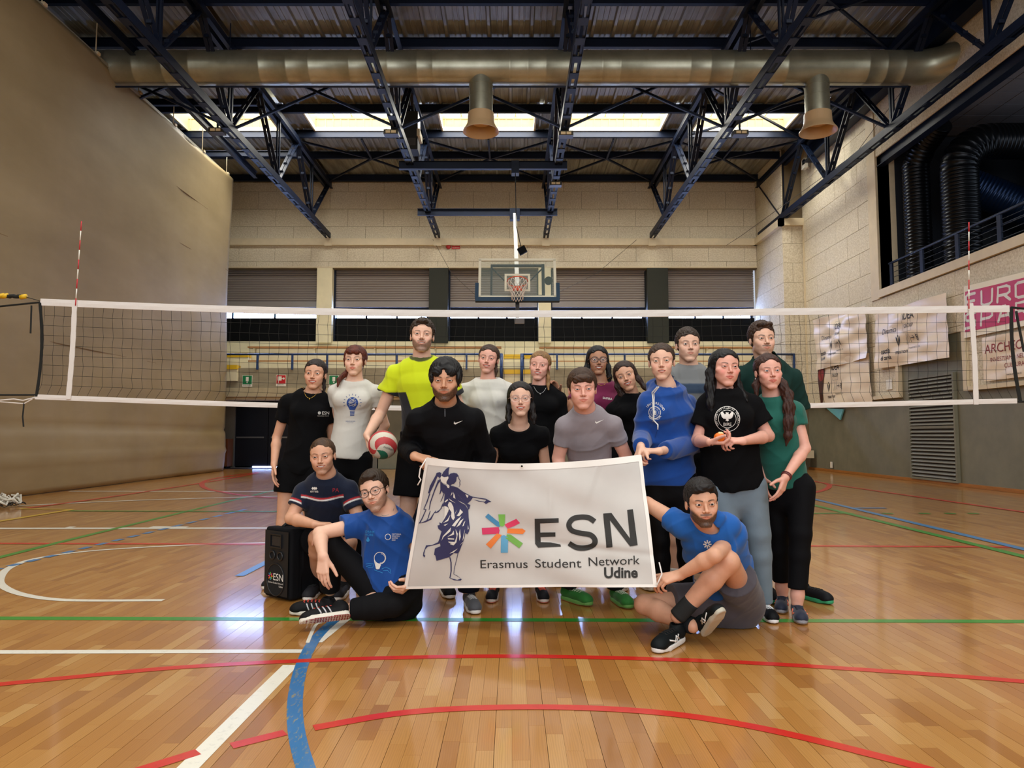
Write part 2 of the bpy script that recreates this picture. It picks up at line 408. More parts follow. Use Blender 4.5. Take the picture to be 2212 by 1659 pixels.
# ================================================================ WALL PANELS
_pc = {}
def panel_region(parent, org, U, Vv, N, ru, rv, holes=(), pw=1.37, ph=.663, u_off=0.0, v_off=0.0, th=.035, m=None):
    """staggered panels on the plane org + u*U + v*V, proud along N; clipped to the region and around holes"""
    org, U, Vv, N = map(Vector, (org, U, Vv, N)); g = .007; m = m or M_panel; rr = random.Random(5)
    r0 = int(math.floor((rv[0]-v_off)/ph))-1
    for r in range(r0, r0+80):
        a0 = v_off+r*ph; a1 = a0+ph
        if a1 <= rv[0]+.03 or a0 >= rv[1]-.03: continue
        st = .5*pw if r % 2 else 0
        c0 = int(math.floor((ru[0]-u_off-st)/pw))-1
        for c in range(c0, c0+80):
            b0 = u_off+st+c*pw; b1 = b0+pw
            if b1 <= ru[0]+.03 or b0 >= ru[1]-.03: continue
            rects = [(max(b0, ru[0]), min(b1, ru[1]), max(a0, rv[0]), min(a1, rv[1]))]
            for h in holes:
                nr = []
                for q in rects:
                    if q[1] <= h[0] or q[0] >= h[1] or q[3] <= h[2] or q[2] >= h[3]: nr.append(q); continue
                    if q[0] < h[0]: nr.append((q[0], h[0], q[2], q[3]))
                    if q[1] > h[1]: nr.append((h[1], q[1], q[2], q[3]))
                    m0, m1 = max(q[0], h[0]), min(q[1], h[1])
                    if q[2] < h[2]: nr.append((m0, m1, q[2], h[2]))
                    if q[3] > h[3]: nr.append((m0, m1, h[3], q[3]))
                rects = nr
            for q in rects:
                w, hh = q[1]-q[0]-g, q[3]-q[2]-g
                if w < .03 or hh < .03: continue
                key = (round(w, 2), round(hh, 2), tuple(U), m.name)
                if key not in _pc:
                    b = .006; vs = []
                    for z, e in ((0, 0), (th-b, 0), (th, b)):
                        for x, y in ((-1, -1), (1, -1), (1, 1), (-1, 1)): vs.append(U*(x*(w/2-e))+Vv*(y*(hh/2-e))+N*z)
                    fs = [(0, 1, 5, 4), (1, 2, 6, 5), (2, 3, 7, 6), (3, 0, 4, 7), (4, 5, 9, 8), (5, 6, 10, 9), (6, 7, 11, 10), (7, 4, 8, 11), (8, 9, 10, 11)]
                    if U.cross(Vv).dot(N) < 0: fs = [f[::-1] for f in fs]
                    me = bpy.data.meshes.new('panel'); me.from_pydata([tuple(v) for v in vs], [], fs); me.materials.append(m); _pc[key] = me
                o = bpy.data.objects.new('panel', _pc[key]); COL.objects.link(o); o.parent = parent
                o.location = org+U*((q[0]+q[1])/2)+Vv*((q[2]+q[3])/2)+N*(rr.random()*.004-.002)

YW, XS, XW, YP = 25.5, 8.93, 9.6, 23.05      # back wall plane, set-back side wall, right wall plane, pilaster depth
ZT = 10.25
zrow = P(900, 527, YW).z                      # joint just below the beam
wall_back = MB().box(-11.95, XS+.2, YW+.04, YW+.3, 7.15, 10.9).build('wall_back', M_joint); tag(wall_back, kind='structure')
z577 = P(900, 577, YW).z; z395 = P(900, 396, YW).z
xo = P(635, 450, YW).x
panel_region(wall_back, (0, YW+.04, 0), (1, 0, 0), (0, 0, 1), (0, -1, 0), (-11.9, XS), (z577, z395+.05), (), 1.318, .652, xo, zrow-.652*20)
# cream box beam with brackets where the trusses land
zb0, zb1 = P(900, 529, YW-.15).z, P(900, 515, YW-.15).z
beam = MB().box(-11.95, XS-.02, YW-.16, YW+.03, zb0, zb1).build('trim_beam_back', M_cream); tag(beam, kind='structure')
TX = [-6.67, -2.70, 1.23, 5.09, 8.99]
for x in TX[:4]: MB().box(x-.14, x+.14, YW-.19, YW-.162, zb0-.04, zb1+.01).build('bracket', M_cream, beam)

# --- windows band under the panels: columns, shutters, daylight gap, black boards
zA, zB, zC, zD = z577, P(900, 664, YW+.35).z, P(900, 687, YW+.35).z, P(900, 741, YW+.1).z
soff = MB().box(-11.95, XS, YW-.03, YW+1.0, zA-.03, zA+.02).build('trim_window_head', M_cream); tag(soff, kind='structure')
def xw(u, Y=YW): return P(u, 600, Y).x
cols = [(xw(685), xw(718), M_pale), (xw(927), xw(968), mat('dark_olive_board', '#25261c', .8)), (xw(1163), xw(1190), M_pale), (xw(1398), xw(1443), MATS['dark_olive_board'])]
for i, (a, b, m_) in enumerate(cols):
    o = MB().box(a, b, YW-.02, YW+.6, zD, zA-.03).build('trim_column', m_); tag(o, kind='structure')
edges = [(-11.9, cols[0][0]), (cols[0][1], cols[1][0]), (cols[1][1], cols[2][0]), (cols[2][1], cols[3][0]), (cols[3][1], XS)]
for i, (a, b) in enumerate(edges):
    w = MB().box(a, b, YW+.55, YW+.6, zD, zA-.03).build('window_%d' % (i+1), M_greydk); tag(w, kind='structure')
    sb = MB(); z = zA-.05; y0 = YW+.34
    while z > zB+.22:
        sb.add([(a+.04, y0, z), (b-.04, y0, z), (b-.04, y0-.028, z-.045), (a+.04, y0-.028, z-.045), (b-.04, y0, z-.082), (a+.04, y0, z-.082)], [(0, 1, 2, 3), (3, 2, 4, 5)]); z -= .088
    o = sb.build('shutter_slats', M_shut, w); o['kind'] = 'stuff'
    MB().box(a+.04, b-.04, YW+.3, YW+.34, zB, zB+.215).build('shutter_bottom_bar', mat('shutter_bar_grey', '#8d8580', .5), w)
    MB().box(a, a+.06, YW+.25, YW+.5, zD, zA-.03).build('shutter_guide', M_navy, w)
    n = 3 if b-a > 2 else 1
    zP = P(900, 671, YW+.46).z
    for k in range(n):
        x0 = a+.08+(b-a-.14)*k/n; x1 = a+.08+(b-a-.14)*(k+1)/n-.08
        MB().box(x0, x1, YW+.46, YW+.48, zC+.0, zP).build('pane', M_glow, w)
        MB().box(x1+.01, x1+.07, YW+.44, YW+.5, zC, zP).build('mullion', M_navy, w)
    MB().box(a+.02, b-.02, YW+.36, YW+.42, zD+.01, zC).build('black_board', M_black, w)
    MB().box(a+.02, b-.02, YW+.40, YW+.45, zP, zB+.05).build('shutter_box_edge', M_navy, w)

# --- side wall set back at the far right, pilaster and right wall
wr = MB().box(XS+.04, XS+.35, YP+.3, YW+.3, 0, 10.9).box(XS+.04, XW+.4, YP+.04, YP+.3, 0, 10.9).build('wall_right_return', M_joint); tag(wr, kind='structure')
panel_region(wr, (XS+.04, 0, 0), (0, 1, 0), (0, 0, 1), (-1, 0, 0), (YP, YW+.3), (2.35, ZT+.4), (), 1.318, .652, YW-.6, zrow-.652*20)
panel_region(wr, (0, YP+.04, 0), (1, 0, 0), (0, 0, 1), (0, -1, 0), (XS, XW), (2.35, zb1-.1), (), .7, .652, XS-.03, zrow-.652*20)
zs = P(1905, 627, 18.3).z
YO = 18.3                                    # the gallery opening runs from here towards the camera
ZG1 = 8.15
wall_r = MB()
wall_r.box(XW+.04, XW+.35, YO, YP+.04, 0, 10.9).box(XW+.04, XW+.35, 2.0, YO, 0, zs-.02).box(XW+.04, XW+.35, 2.0, YO, 8.5, 10.9).box(XW+.04, XW+.35, -8, 2.0, 0, 10.9)
wall_right = wall_r.build('wall_right', M_grey); tag(wall_right, kind='structure')
zledge = 2.12
rec = (PXx(2085, 800, XW).y, PXx(1945, 800, XW).y)      # grey recess in the panelling
recz = P(2010, 735, 16.5).z
panel_region(wall_right, (XW+.04, 0, 0), (0, 1, 0), (0, 0, 1), (-1, 0, 0), (2.0, YP), (zledge, ZT+.4), ((0, YO+.42, zs-.22, 8.42), (rec[0], rec[1], 0, recz), (rec[0]-.12, rec[1]+.12, 0, zledge+.01)), 1.37, .663, 15.9, zledge)
pl = MB()
for a, b in ((rec[1]+.12, YP), (2.0, rec[0]-.12)): pl.box(XW-.06, XW+.04, a, b, zledge-.09, zledge)
pl.box(XW-.06, XW+.04, rec[1], rec[1]+.12, zledge-.09, recz); pl.box(XW-.06, XW+.04, rec[0]-.12, rec[0], zledge-.09, recz)
o = pl.build('trim_ledge_right', M_cream); tag(o, kind='structure')
o = MB().box(XW-.012, XW+.04, -8, YP+.04, 0, .075).build('baseboard_right', M_skirt); tag(o, kind='structure')
# beam that wraps the side wall and pilaster
b2 = MB().box(XS-.13, XS+.03, YP-.13, YW, zb0, zb1).box(XS-.13, XW+.03, YP-.13, YP+.03, zb0, zb1).build('trim_beam_right', M_cream); tag(b2, kind='structure')
b3 = MB().box(XW-.02, XW+.03, YP-.12, YP-.02, 2.1, zb0).build('trim_pilaster_edge', M_cream); tag(b3, kind='structure')
# opening: column, sill, lintel
gal = MB().box(XW-.02, XW+.5, YO, YO+.42, zs-.22, 10.3).build('trim_gallery_column', M_cream); tag(gal, kind='structure')
gs = MB().box(XW-.05, XW+.42, 2.0, YO+.02, zs-.2, zs).build('trim_gallery_sill', M_cream); tag(gs, kind='structure')

# gallery room behind the opening
gl = MB()
gl.box(XW+.35, 15, 1.5, YO+.1, zs-.3, zs-.15)
gfl = gl.build('floor_gallery', M_greydk); tag(gfl, kind='structure')
gw = MB().box(15, 15.2, 1.5, YO+.1, zs-.3, 10).box(XW+.5, 15.2, YO+.05, YO+.3, zs-.3, 10).build('wall_gallery', mat('gallery_dark_wall', '#20242c', .9)); tag(gw, kind='structure')
gc = MB().box(XW+.3, 15, 1.5, YO+.1, 9.0, 9.1).build('ceiling_gallery', M_greydk); tag(gc, kind='structure')
for i in range(9):
    for j in range(27):
        x0 = XW+.32+i*.6; y0 = 2.0+j*.6
        if x0 > XW+4: continue
        MB().box(x0+.012, x0+.588, y0+.012, y0+.588, 8.97, 8.998).build('tile', M_tile, gc)
# gallery railing
rail = MB(); xr_ = XW+.16
zr = P(1925, 568, YO-.3).z
root = empty('gallery_railing', (xr_, YO-1, zs), label='dark blue steel railing with wires along the sill of the upper right gallery', cat='railing')
ob = [MB().tube([(xr_, YO-.2, zr), (xr_, 2.5, zr)], .032, 10).build('handrail', M_navy, None, True)]
y = YO-.3
while y > 3:
    ob.append(MB().box(xr_-.02, xr_+.02, y-.06, y+.06, zs, zr).build('post', M_navy)); y -= 1.35
for k in range(4):
    z = zs+(zr-zs)*(k+1)/5
    ob.append(MB().tube([(xr_, YO-.2, z), (xr_, 2.5, z)], .007, 6).build('wire', M_navy))
keep(root, *ob)
rl2 = empty('gallery_inner_railing', (XW+1.2, 14, zs), label='dark rail further inside the upper right gallery', cat='railing')
z2 = zr+.35
keep(rl2, MB().tube([(XW+1.3, YO-.1, z2-.1), (XW+1.3, 5, z2-.1)], .025).build('handrail', M_navy), MB().tube([(XW+1.3, YO-.1, z2-.8), (XW+1.3, 5, z2-.8)], .025).build('lower_rail', M_navy))
# black ducts in the gallery
def ribbed(pts, r, name='duct_pipe'):
    """spiral duct: tube with fine ribs"""
    q = []; rr = []
    for i in range(len(pts)-1):
        a, b = Vector(pts[i]), Vector(pts[i+1]); n = max(1, int((b-a).length/.085))
        for k in range(n):
            q += [a.lerp(b, (k+.0)/n), a.lerp(b, (k+.82)/n), a.lerp(b, (k+.9)/n)]; rr += [r, r, r*1.045]
    q.append(Vector(pts[-1])); rr.append(r)
    return MB().tube(q, rr, 24)
def bend(c, r, a0, a1, plane='xz', n=8):
    return [(c[0]+r*math.cos(a0+(a1-a0)*k/n), c[1], c[2]+r*math.sin(a0+(a1-a0)*k/n)) for k in range(n+1)]
x1 = P(1962, 450, 17.9).x
dr = empty('black_duct', (x1, 17.6, zs), label='narrow vertical black ribbed duct beside the gallery column', cat='duct')
keep(dr, ribbed([(x1, 17.5, zs-.1), (x1, 17.5, 7.9), (x1+.05, 17.2, 8.3), (x1+.1, 16.6, 8.6)], .30).build('duct_pipe', M_blackduct, None, True))
x2 = P(2052, 450, 16.9).x
dr = empty('black_duct', (x2, 16.5, zs), label='large black ribbed duct arching over inside the upper right gallery', cat='duct')
arc = bend((x2+.75, 16.5, 7.35), .75, PI, PI/2)
keep(dr, ribbed([(x2, 16.5, zs-.1)]+arc+[(x2+1.5, 16.5, 8.1)]+bend((x2+1.5, 16.5, 7.35), .75, PI/2, 0)+[(x2+2.25, 16.5, 6.2)], .40).build('duct_pipe', M_blackduct, None, True))
x3 = P(2100, 500, 16.9).x
dr = empty('black_duct', (x3, 17.2, zs), label='slim black pipe standing right of the arched gallery duct', cat='duct')
keep(dr, ribbed([(x3+.1, 17.3, zs-.1), (x3+.1, 17.3, 7.5)], .15).build('duct_pipe', M_blackduct, None, True))
dr = empty('black_duct', (x3+1.5, 15.5, zs), label='slanting dark blue duct at the far right of the gallery', cat='duct')
keep(dr, ribbed([(x3+.3, 17.5, 7.4), (x3+3.2, 16.5, 5.6)], .42).build('duct_pipe', mat('dark_blue_duct', '#142a4a', .3, .6), None, True))

# ================================================================ LOWER BACK: stands, fascia, doors
zf1 = P(600, 795, YP).z; zf0 = P(600, 838, YP).z; zl0 = P(600, 857, YP-.05).z
fas = MB().box(-11.95, XS+.02, YP, YP+.25, zf0, zf1).build('trim_stand_fascia', M_conc); tag(fas, kind='structure')
bm2 = MB().box(-11.95, XS+.02, YP-.06, YP+.3, zl0, zf0).build('trim_stand_beam', mat('beam_concrete', '#b8a988', .85, var=.15, vscale=3)); tag(bm2, kind='structure')
uB = MB().box(xw(830, YP+1.2), XS+.05, YP+.35, YP+.6, 0, zl0).build('wall_back_lower', M_grey); tag(uB, kind='structure')
uB2 = MB().box(-11.95, xw(516, YP+1.2), YP+1.2, YP+1.4, 0, zl0).box(xw(760, YP+1.2), xw(832, YP+1.2), YP+.35, YP+1.4, 0, zl0).build('wall_back_recess', mat('recess_grey', '#6b675f', .7, var=.08)); tag(uB2, kind='structure')
d = empty('door_1', (xw(600, YP+1.3), YP+1.3, 0), kind='structure')
x0, x1 = xw(516, YP+1.3), xw(660, YP+1.3); xm = (x0+x1)/2
M_door = mat('blue_black_door', '#070a18', .35)
keep(d, MB().box(x0, xm-.01, YP+1.28, YP+1.33, .05, 2.3).build('door_leaf', M_door), MB().box(xm+.01, x1, YP+1.28, YP+1.33, .05, 2.3).build('door_leaf', M_door),
     MB().box(x0+.1, xm-.12, YP+1.2, YP+1.23, 1.0, 1.05).build('push_bar', mat('steel_bar', '#9a9a9a', .3, .8)), MB().box(xm+.12, x1-.1, YP+1.2, YP+1.23, 1.0, 1.05).build('push_bar', MATS['steel_bar']),
     MB().box(xm-.5, x1, YP+1.26, YP+1.29, .0, .045).build('daylight_gap', M_glow))
dd = MB().box(x0-.02, x1+3, YP+1.34, YP+1.4, 0, zl0).box(-11.95, x1+3, YP+.3, YP+1.4, 2.32, 2.4).build('trim_door_surround', M_black); tag(dd, kind='structure')
# stands: pale concrete steps
def step(i): return YP+.25+i*.78, zf1-.02+i*.33
st = MB()
for i in range(4):
    y, z = step(i); st.box(-11.95, XS+.02, y, y+.9, z-1.0, z+.25)
stands = st.build('trim_spectator_steps', M_pale); tag(stands, kind='structure')
def bench(u0, u1, v, Y, lab):
    a, b = P(u0, v, Y), P(u1, v, Y)
    r = empty('bench', ((a.x+b.x)/2, Y, a.z-.3), label=lab, cat='bench')
    ob = [MB().box(a.x, b.x, Y-.14, Y+.14, a.z-.025, a.z+.03).build('seat', M_benchwood)]
    for k in range(max(2, int((b.x-a.x)/1.5))):
        x = a.x+.2+(b.x-a.x-.4)*k/(max(2, int((b.x-a.x)/1.5))-1); ob.append(MB().box(x-.03, x+.03, Y-.08, Y+.1, a.z-.32, a.z-.02).build('bracket', M_pale))
    keep(r, *ob)
bench(538, 1083, 751, 24.6, 'upper wooden bench on the left half of the stands')
bench(1165, 1655, 751.5, 24.6, 'upper wooden bench on the right half of the stands')
bench(517, 1050, 781, 23.75, 'lower wooden bench on the left half of the stands')
bench(1165, 1660, 782, 23.75, 'lower wooden bench on the right half of the stands')
for lab, sp_ in (('yellow-edged stair flight at the left end of the stands', ((484, 536, 767), (484, 512, 793))),
                 ('yellow-edged stair flight between the blue gate posts', ((1088, 1150, 770), (1088, 1146, 803), (1095, 1140, 832)))):
    r = empty('stair_flight', P(sp_[0][0]+20, 800, 23.0), label=lab, cat='stairs'); ob = []
    for a, b, v in sp_:
        p, q = P(a, v, 22.95 if v > 790 else 23.6), P(b, v, 22.95 if v > 790 else 23.6)
        ob.append(MB().box(p.x, q.x, p.y-.02, p.y+.3, p.z-.07, p.z+.07).build('step_edge', M_yellow))
        ob.append(MB().box(p.x, q.x, p.y, p.y+.3, p.z-.45, p.z-.075).build('step', M_pale))
    keep(r, *ob)
# blue railing of the stands, in sections
M_rail = mat('rail_blue', '#1b3a6a', .4)
zrl = P(900, 765.5, YP-.02).z
def rail_sec(u0, u1, lab, n):
    xa, xb = P(u0, 766, YP).x, P(u1, 766, YP).x
    r = empty('stand_railing', ((xa+xb)/2, YP, zf1), label=lab, cat='railing')
    ob = [MB().tube([(xa, YP-.02, zrl), (xb, YP-.02, zrl)], .032, 8).build('handrail', M_rail, None, True)]
    for k in range(n):
        x = xa+.03+(xb-xa-.06)*k/(n-1); ob.append(MB().box(x-.03, x+.03, YP-.05, YP+.01, zf1-.05, zrl).build('post', M_rail))
    keep(r, *ob)
rail_sec(480, 1085, 'blue handrail along the stands, left of the gate', 9)
rail_sec(1128, 1716, 'blue handrail along the stands, right of the gate', 9)
gp = empty('gate_posts', P(1106, 800, 22.9), label='pair of tall blue gate posts at the middle of the stands', cat='gate')
ob = []
for u in (1083, 1127):
    a, b = P(u, 764, 22.9), P(u, 834, 22.9); ob.append(MB().tube([a, b], .05, 10).build('post', M_rail, None, True))
ob.append(MB().tube([P(1127, 773, 22.9), P(1133, 773, 22.9)], .03, 8).build('latch', M_rail)); keep(gp, *ob)
# safety signs on the fascia
def sign(u, v, colr, lab, kind_):
    p = P(u, v, YP-.02); r = empty('safety_sign', p, label=lab, cat='sign')
    hw, hh = .148, .175
    ob = [MB().box(p.x-hw-.012, p.x+hw+.012, YP-.015, YP-.003, p.z-hh-.01, p.z+hh+.012).build('plate', M_white),
          MB().box(p.x-hw, p.x+hw, YP-.019, YP-.0155, p.z-hh+.07, p.z+hh).build('coloured_field', colr)]
    f = lambda q: np.c_[p.x+q[:, 0], np.full(len(q), YP-.0215), p.z+q[:, 1]]
    if kind_ == 'exit': sh = [rect2d(-.045, .045, -.01, .135), disc2d(0, -.045, .025), rect2d(-.008, .008, -.03, 0)]
    else: sh = [rect2d(-.115, .02, .0, .135), rect2d(.02, .06, .055, .075), disc2d(.085, .065, .035), rect2d(-.1, -.075, -.08, .0)]
    ob.append(flat_print('pictogram', sh, f, M_white, None, .5))
    ob.append(flat_print('caption', [xf2d(text2d('EMERGENZA' if kind_ == 'exit' else 'IDRANTE', .045), 0, -.155)], f, M_black, None, .5))
    keep(r, *ob)
M_sgn = mat('sign_green', '#0f7a46', .4); M_sgr = mat('sign_red', '#c01820', .4)
sign(534, 823, M_sgn, 'green emergency sign on the concrete fascia nearest the curtain', 'exit')
sign(607, 822, M_sgr, 'red hose reel sign on the concrete fascia', 'hose')
sign(721, 823, M_sgn, 'green emergency sign behind the woman with the light bulb shirt', 'exit')
# wooden cabinet in the recess with paper notice
p = G(484, 1008); p.y = YP+.9
cb = empty('wooden_cabinet', (P(484, 1000, YP+.9).x, YP+.9, 0), label='small reddish wooden cabinet with a paper notice beside the curtain end', cat='cabinet')
xa, xb = P(462, 1000, YP+.9).x, P(496, 1000, YP+.9).x
M_cab = mat('cabinet_wood', '#7c4520', .5, var=.2, stretch=(4, 4, 1))
keep(cb, MB().box(xa, xb, YP+.7, YP+1.15, .06, .98).build('body', M_cab), MB().box(xa+.02, (xa+xb)/2-.005, YP+.675, YP+.698, .1, .95).build('door', M_cab), MB().box((xa+xb)/2+.005, xb-.02, YP+.675, YP+.698, .1, .95).build('door', M_cab),
     MB().box(xb-.42, xb-.12, YP+.667, YP+.673, .48, .76).build('paper_notice', M_white), MB().box(xa+.05, xb-.05, YP+.75, YP+1.1, 0, .06).build('plinth', M_black),
     flat_print('handwriting', [xf2d(text2d('Toy/found', .075, shear=.2), 0, 0)], lambda q: np.c_[xb-.27+q[:, 0], np.full(len(q), YP+.665), .6+q[:, 1]], M_black, None, .5))
# socket and small things at the right end of the lower back wall
p = P(1797, 1004, 22.0)
o = MB().box(XW-.03, XW-.0, PXx(1797, 1004, XW).y-.05, PXx(1797, 1004, XW).y+.05, PXx(1797, 1004, XW).z-.09, PXx(1797, 1004, XW).z+.09).build('wall_socket', M_white); tag(o, 'small white socket low on the grey right wall', 'socket')
p = P(1744, 982, 22.9)
o = MB().box(XW-.85, XW-.05, 22.55, 22.99, p.z-.1, p.z+.14).build('wall_box', M_cream); tag(o, 'cream box low on the wall behind the woman in green', 'box')
# red alarm on back wall
p = P(976, 533, YW)
al = empty('fire_alarm', p, label='small red alarm beacon with red label high on the back wall', cat='alarm')
keep(al, MB().lathe([(.0, p.y-.12), (.07, p.y-.1), (.09, p.y-.05), (.09, p.y)], 16, (p.x-.12, 0, p.z), 'y').build('beacon', mat('alarm_red', '#b01818', .4)), MB().box(p.x+.0, p.x+.3, p.y-.03, p.y, p.z-.08, p.z+.08).build('label_plate', M_sgr),
     flat_print('lettering', [xf2d(text2d('ALLARME', .055), p.x+.15, p.z+.015), xf2d(text2d('INCENDIO', .055), p.x+.15, p.z-.06)], lambda q: np.c_[q[:, 0], np.full(len(q), p.y-.032), q[:, 1]], M_white, None, .5))

# ================================================================ LEFT CURTAIN
def curtain():
    ys = np.linspace(3.0, 22.0, 120); zs_ = np.linspace(0.02, 9.2, 90)
    Y, Z = np.meshgrid(ys, zs_)
    X = -8.93+.03*np.sin(Y*.55+Z*.9)+.02*np.sin(Y*1.7-Z*.4)*(.4+.6*Z/9)
    X += .012*np.sin(Y*5.3+.4*np.sin(Z*1.1))*np.exp(-((Z-1.6)/1.4)**2)+.012*np.sin(Y*3.9)*np.exp(-((Y-20)/2.5)**2)
    X += np.where(Z < 1.25, .05*np.sin(np.clip(Z/1.25, 0, 1)*PI)**.6, 0)          # padded lower roll
    X += .035*np.exp(-((Z-.62)/.05)**2)-.03*np.exp(-((Z-1.27)/.03)**2)
    for zz in (2.9, 4.6, 6.25, 7.7): X -= .012*np.exp(-((Z-zz)/.018)**2)
    V = np.c_[X.ravel(), Y.ravel(), Z.ravel()]; n = len(ys)
    i = np.arange(len(zs_)-1)[:, None]*n+np.arange(n-1)[None]; i = i.ravel()
    F = np.c_[i, i+1, i+n+1, i+n]; m = bpy.data.materials.new('tan_curtain_cloth'); t = NT(m)
    f = t.noise(t.wpos((.5, .35, .9)), 1.1, 4, .6)
    f2 = t.noise(t.wpos((1, 1.1, .12)), 2.2, 5, .6)
    c = t.mix(t.math('MULTIPLY', f2, .3), t.ramp(f, [(.3, lin('#8d7a54')), (.7, lin('#a3906a'))]), lin('#7d6c4c'))
    t.l(c, t.b.inputs['Base Color']); t.b.inputs['Roughness'].default_value = .62; t.b.inputs['Specular IOR Level'].default_value = .35
    t.bump(t.noise(t.wpos(), 160, 2), .12, .002)
    o = np_obj('curtain_cloth', V, F, m); sf = o.modifiers.new('thick', 'SOLIDIFY'); sf.thickness = .05; sf.offset = 1
    return o
cr = empty('dividing_curtain', (-8.93, 12, 0), label='tall tan dividing curtain hanging along the left side of the hall', cat='curtain')
ob = [curtain()]
for z in (2.9, 4.6, 6.25, 7.7): ob.append(MB().box(-8.935, -8.92+.014, 3, 22, z-.006, z+.006).build('seam', mat('curtain_seam', '#7d643e', .8)))
ob.append(MB().box(-8.99, -8.89, 3.0, 22.03, 9.18, 9.25).build('top_batten', mat('batten_grey', '#8d8878', .5)))
y = 4.2
while y < 22:
    ob.append(MB().box(-9.02, -8.86, y-.05, y+.05, 9.24, 9.30).build('hanger_clip', M_cream))
    ob.append(MB().tube([(-8.94, y, 9.28), (-8.94, y, 9.95)], .012, 6).build('hanger_wire', M_cream)); y += 1.75
keep(cr, *ob)
wl = MB().box(-12.2, -12.0, -8, 26, 0, 10.9).build('wall_left', M_grey); tag(wl, kind='structure')
fl2 = MB().box(-12, -9.6, -8, 26, -.25, -.01).build('floor_beyond_curtain', mat('floor_beyond', '#a8763c', .4)); tag(fl2, kind='structure')
wf = MB().box(-12.2, -8, -8.3, -8.0, 0, 10.9).box(9, 12.5, -8.3, -8.0, 0, 10.9).box(-12.2, 12.5, -8.3, -8, 8, 10.9).build('wall_front', M_grey); tag(wf, kind='structure')
# ================================================================ ROOF
ceil = MB().box(-12.2, 15.2, -8.3, 19.75, 10.78, 10.95).box(-12.2, 15.2, 21.45, 26.2, 10.78, 10.95).build('ceiling', M_roofdeck); tag(ceil, kind='structure')
PUR = [9.5, 11.2, 12.9, 14.6, 16.3, 18.0, 19.72, 21.42, 23.1, 25.2]
# profiled deck: ribs along Y (joined - far past what can be picked apart), sheets between purlins
def deck(x0, x1, y0, y1):
    xs = []; x = x0; k = 0
    prof = ((0, 10.60), (.10, 10.60), (.13, 10.54), (.19, 10.54), (.22, 10.60), (.34, 10.60), (.35, 10.585), (.37, 10.585), (.38, 10.60), (.46, 10.60), (.47, 10.585), (.49, 10.585))
    V = []; F = []
    while x < x1:
        for dx, z in prof:
            if x+dx <= x1: V += [(x+dx, y0, z), (x+dx, y1, z)]
        x += .5
    n = len(V)//2
    F = [(2*i, 2*i+1, 2*i+3, 2*i+2) for i in range(n-1)]
    return V, F
SKX = [x for x in (-8.62, -4.68, -.73, 3.17, 7.0)]
def deck_sheets():
    for y0, y1 in zip([2.0]+PUR, PUR+[25.9]):
        if abs(y0-19.72) < .01:
            spans = [(-12, SKX[0]-1.42)]+[(SKX[i]+1.42, SKX[i+1]-1.42) for i in range(4)]+[(SKX[4]+1.42, 15)]
        else: spans = [(-12, -6.67), (-6.67, -2.7), (-2.7, 1.23), (1.23, 5.09), (5.09, 8.99), (8.99, 15)]
        for a, b in spans:
            V, F = deck(a, b, y0, y1)
            mesh_obj('deck_sheet', V, F, M_roofdeck, ceil)
deck_sheets()
# skylights
for i, x in enumerate(SKX):
    w = MB(); a, b, y0, y1 = x-1.40, x+1.40, 19.85, 21.36; zt = 10.98
    w.box(a-.05, a, y0, y1, 10.5, zt).box(b, b+.05, y0, y1, 10.5, zt).box(a-.05, b+.05, y0-.05, y0, 10.5, zt).box(a-.05, b+.05, y1, y1+.05, 10.5, zt)
    o = w.build('window_%d' % (6+i), M_upst); tag(o, kind='structure')
    MB().box(a, b, y0, y1, zt, zt+.02).build('glazing', M_sky, o)
    for k in range(1, 5): MB().box(a+2.8*k/5-.015, a+2.8*k/5+.015, y0, y1, zt-.03, zt-.002).build('glazing_bar', M_upst, o)
    for k in range(12): MB().box(a+.05+k*.235, a+.09+k*.235, y1-.02, y1, 10.55, zt-.06).build('upstand_rib', M_upst, o)
    MB().box(a, b, y1-.03, y1, 10.86, 10.89).build('upstand_lip', M_cream, o)
# purlins: one thing each
ORD = ['first', 'second', 'third', 'fourth', 'fifth', 'sixth', 'seventh', 'eighth', 'ninth', 'tenth']
for i_, y in enumerate(PUR):
    r = empty('purlin', (0, y, 10.42), group='roof purlins', label='dark blue steel purlin under the roof deck, %s from the back wall' % ORD[len(PUR)-1-i_], cat='beam')
    keep(r, MB().ibeam((-12, y, 10.42), (9.6 if y < 22.5 else 8.94, y, 10.42), .10, .22, .014).build('steel_section', M_navy))
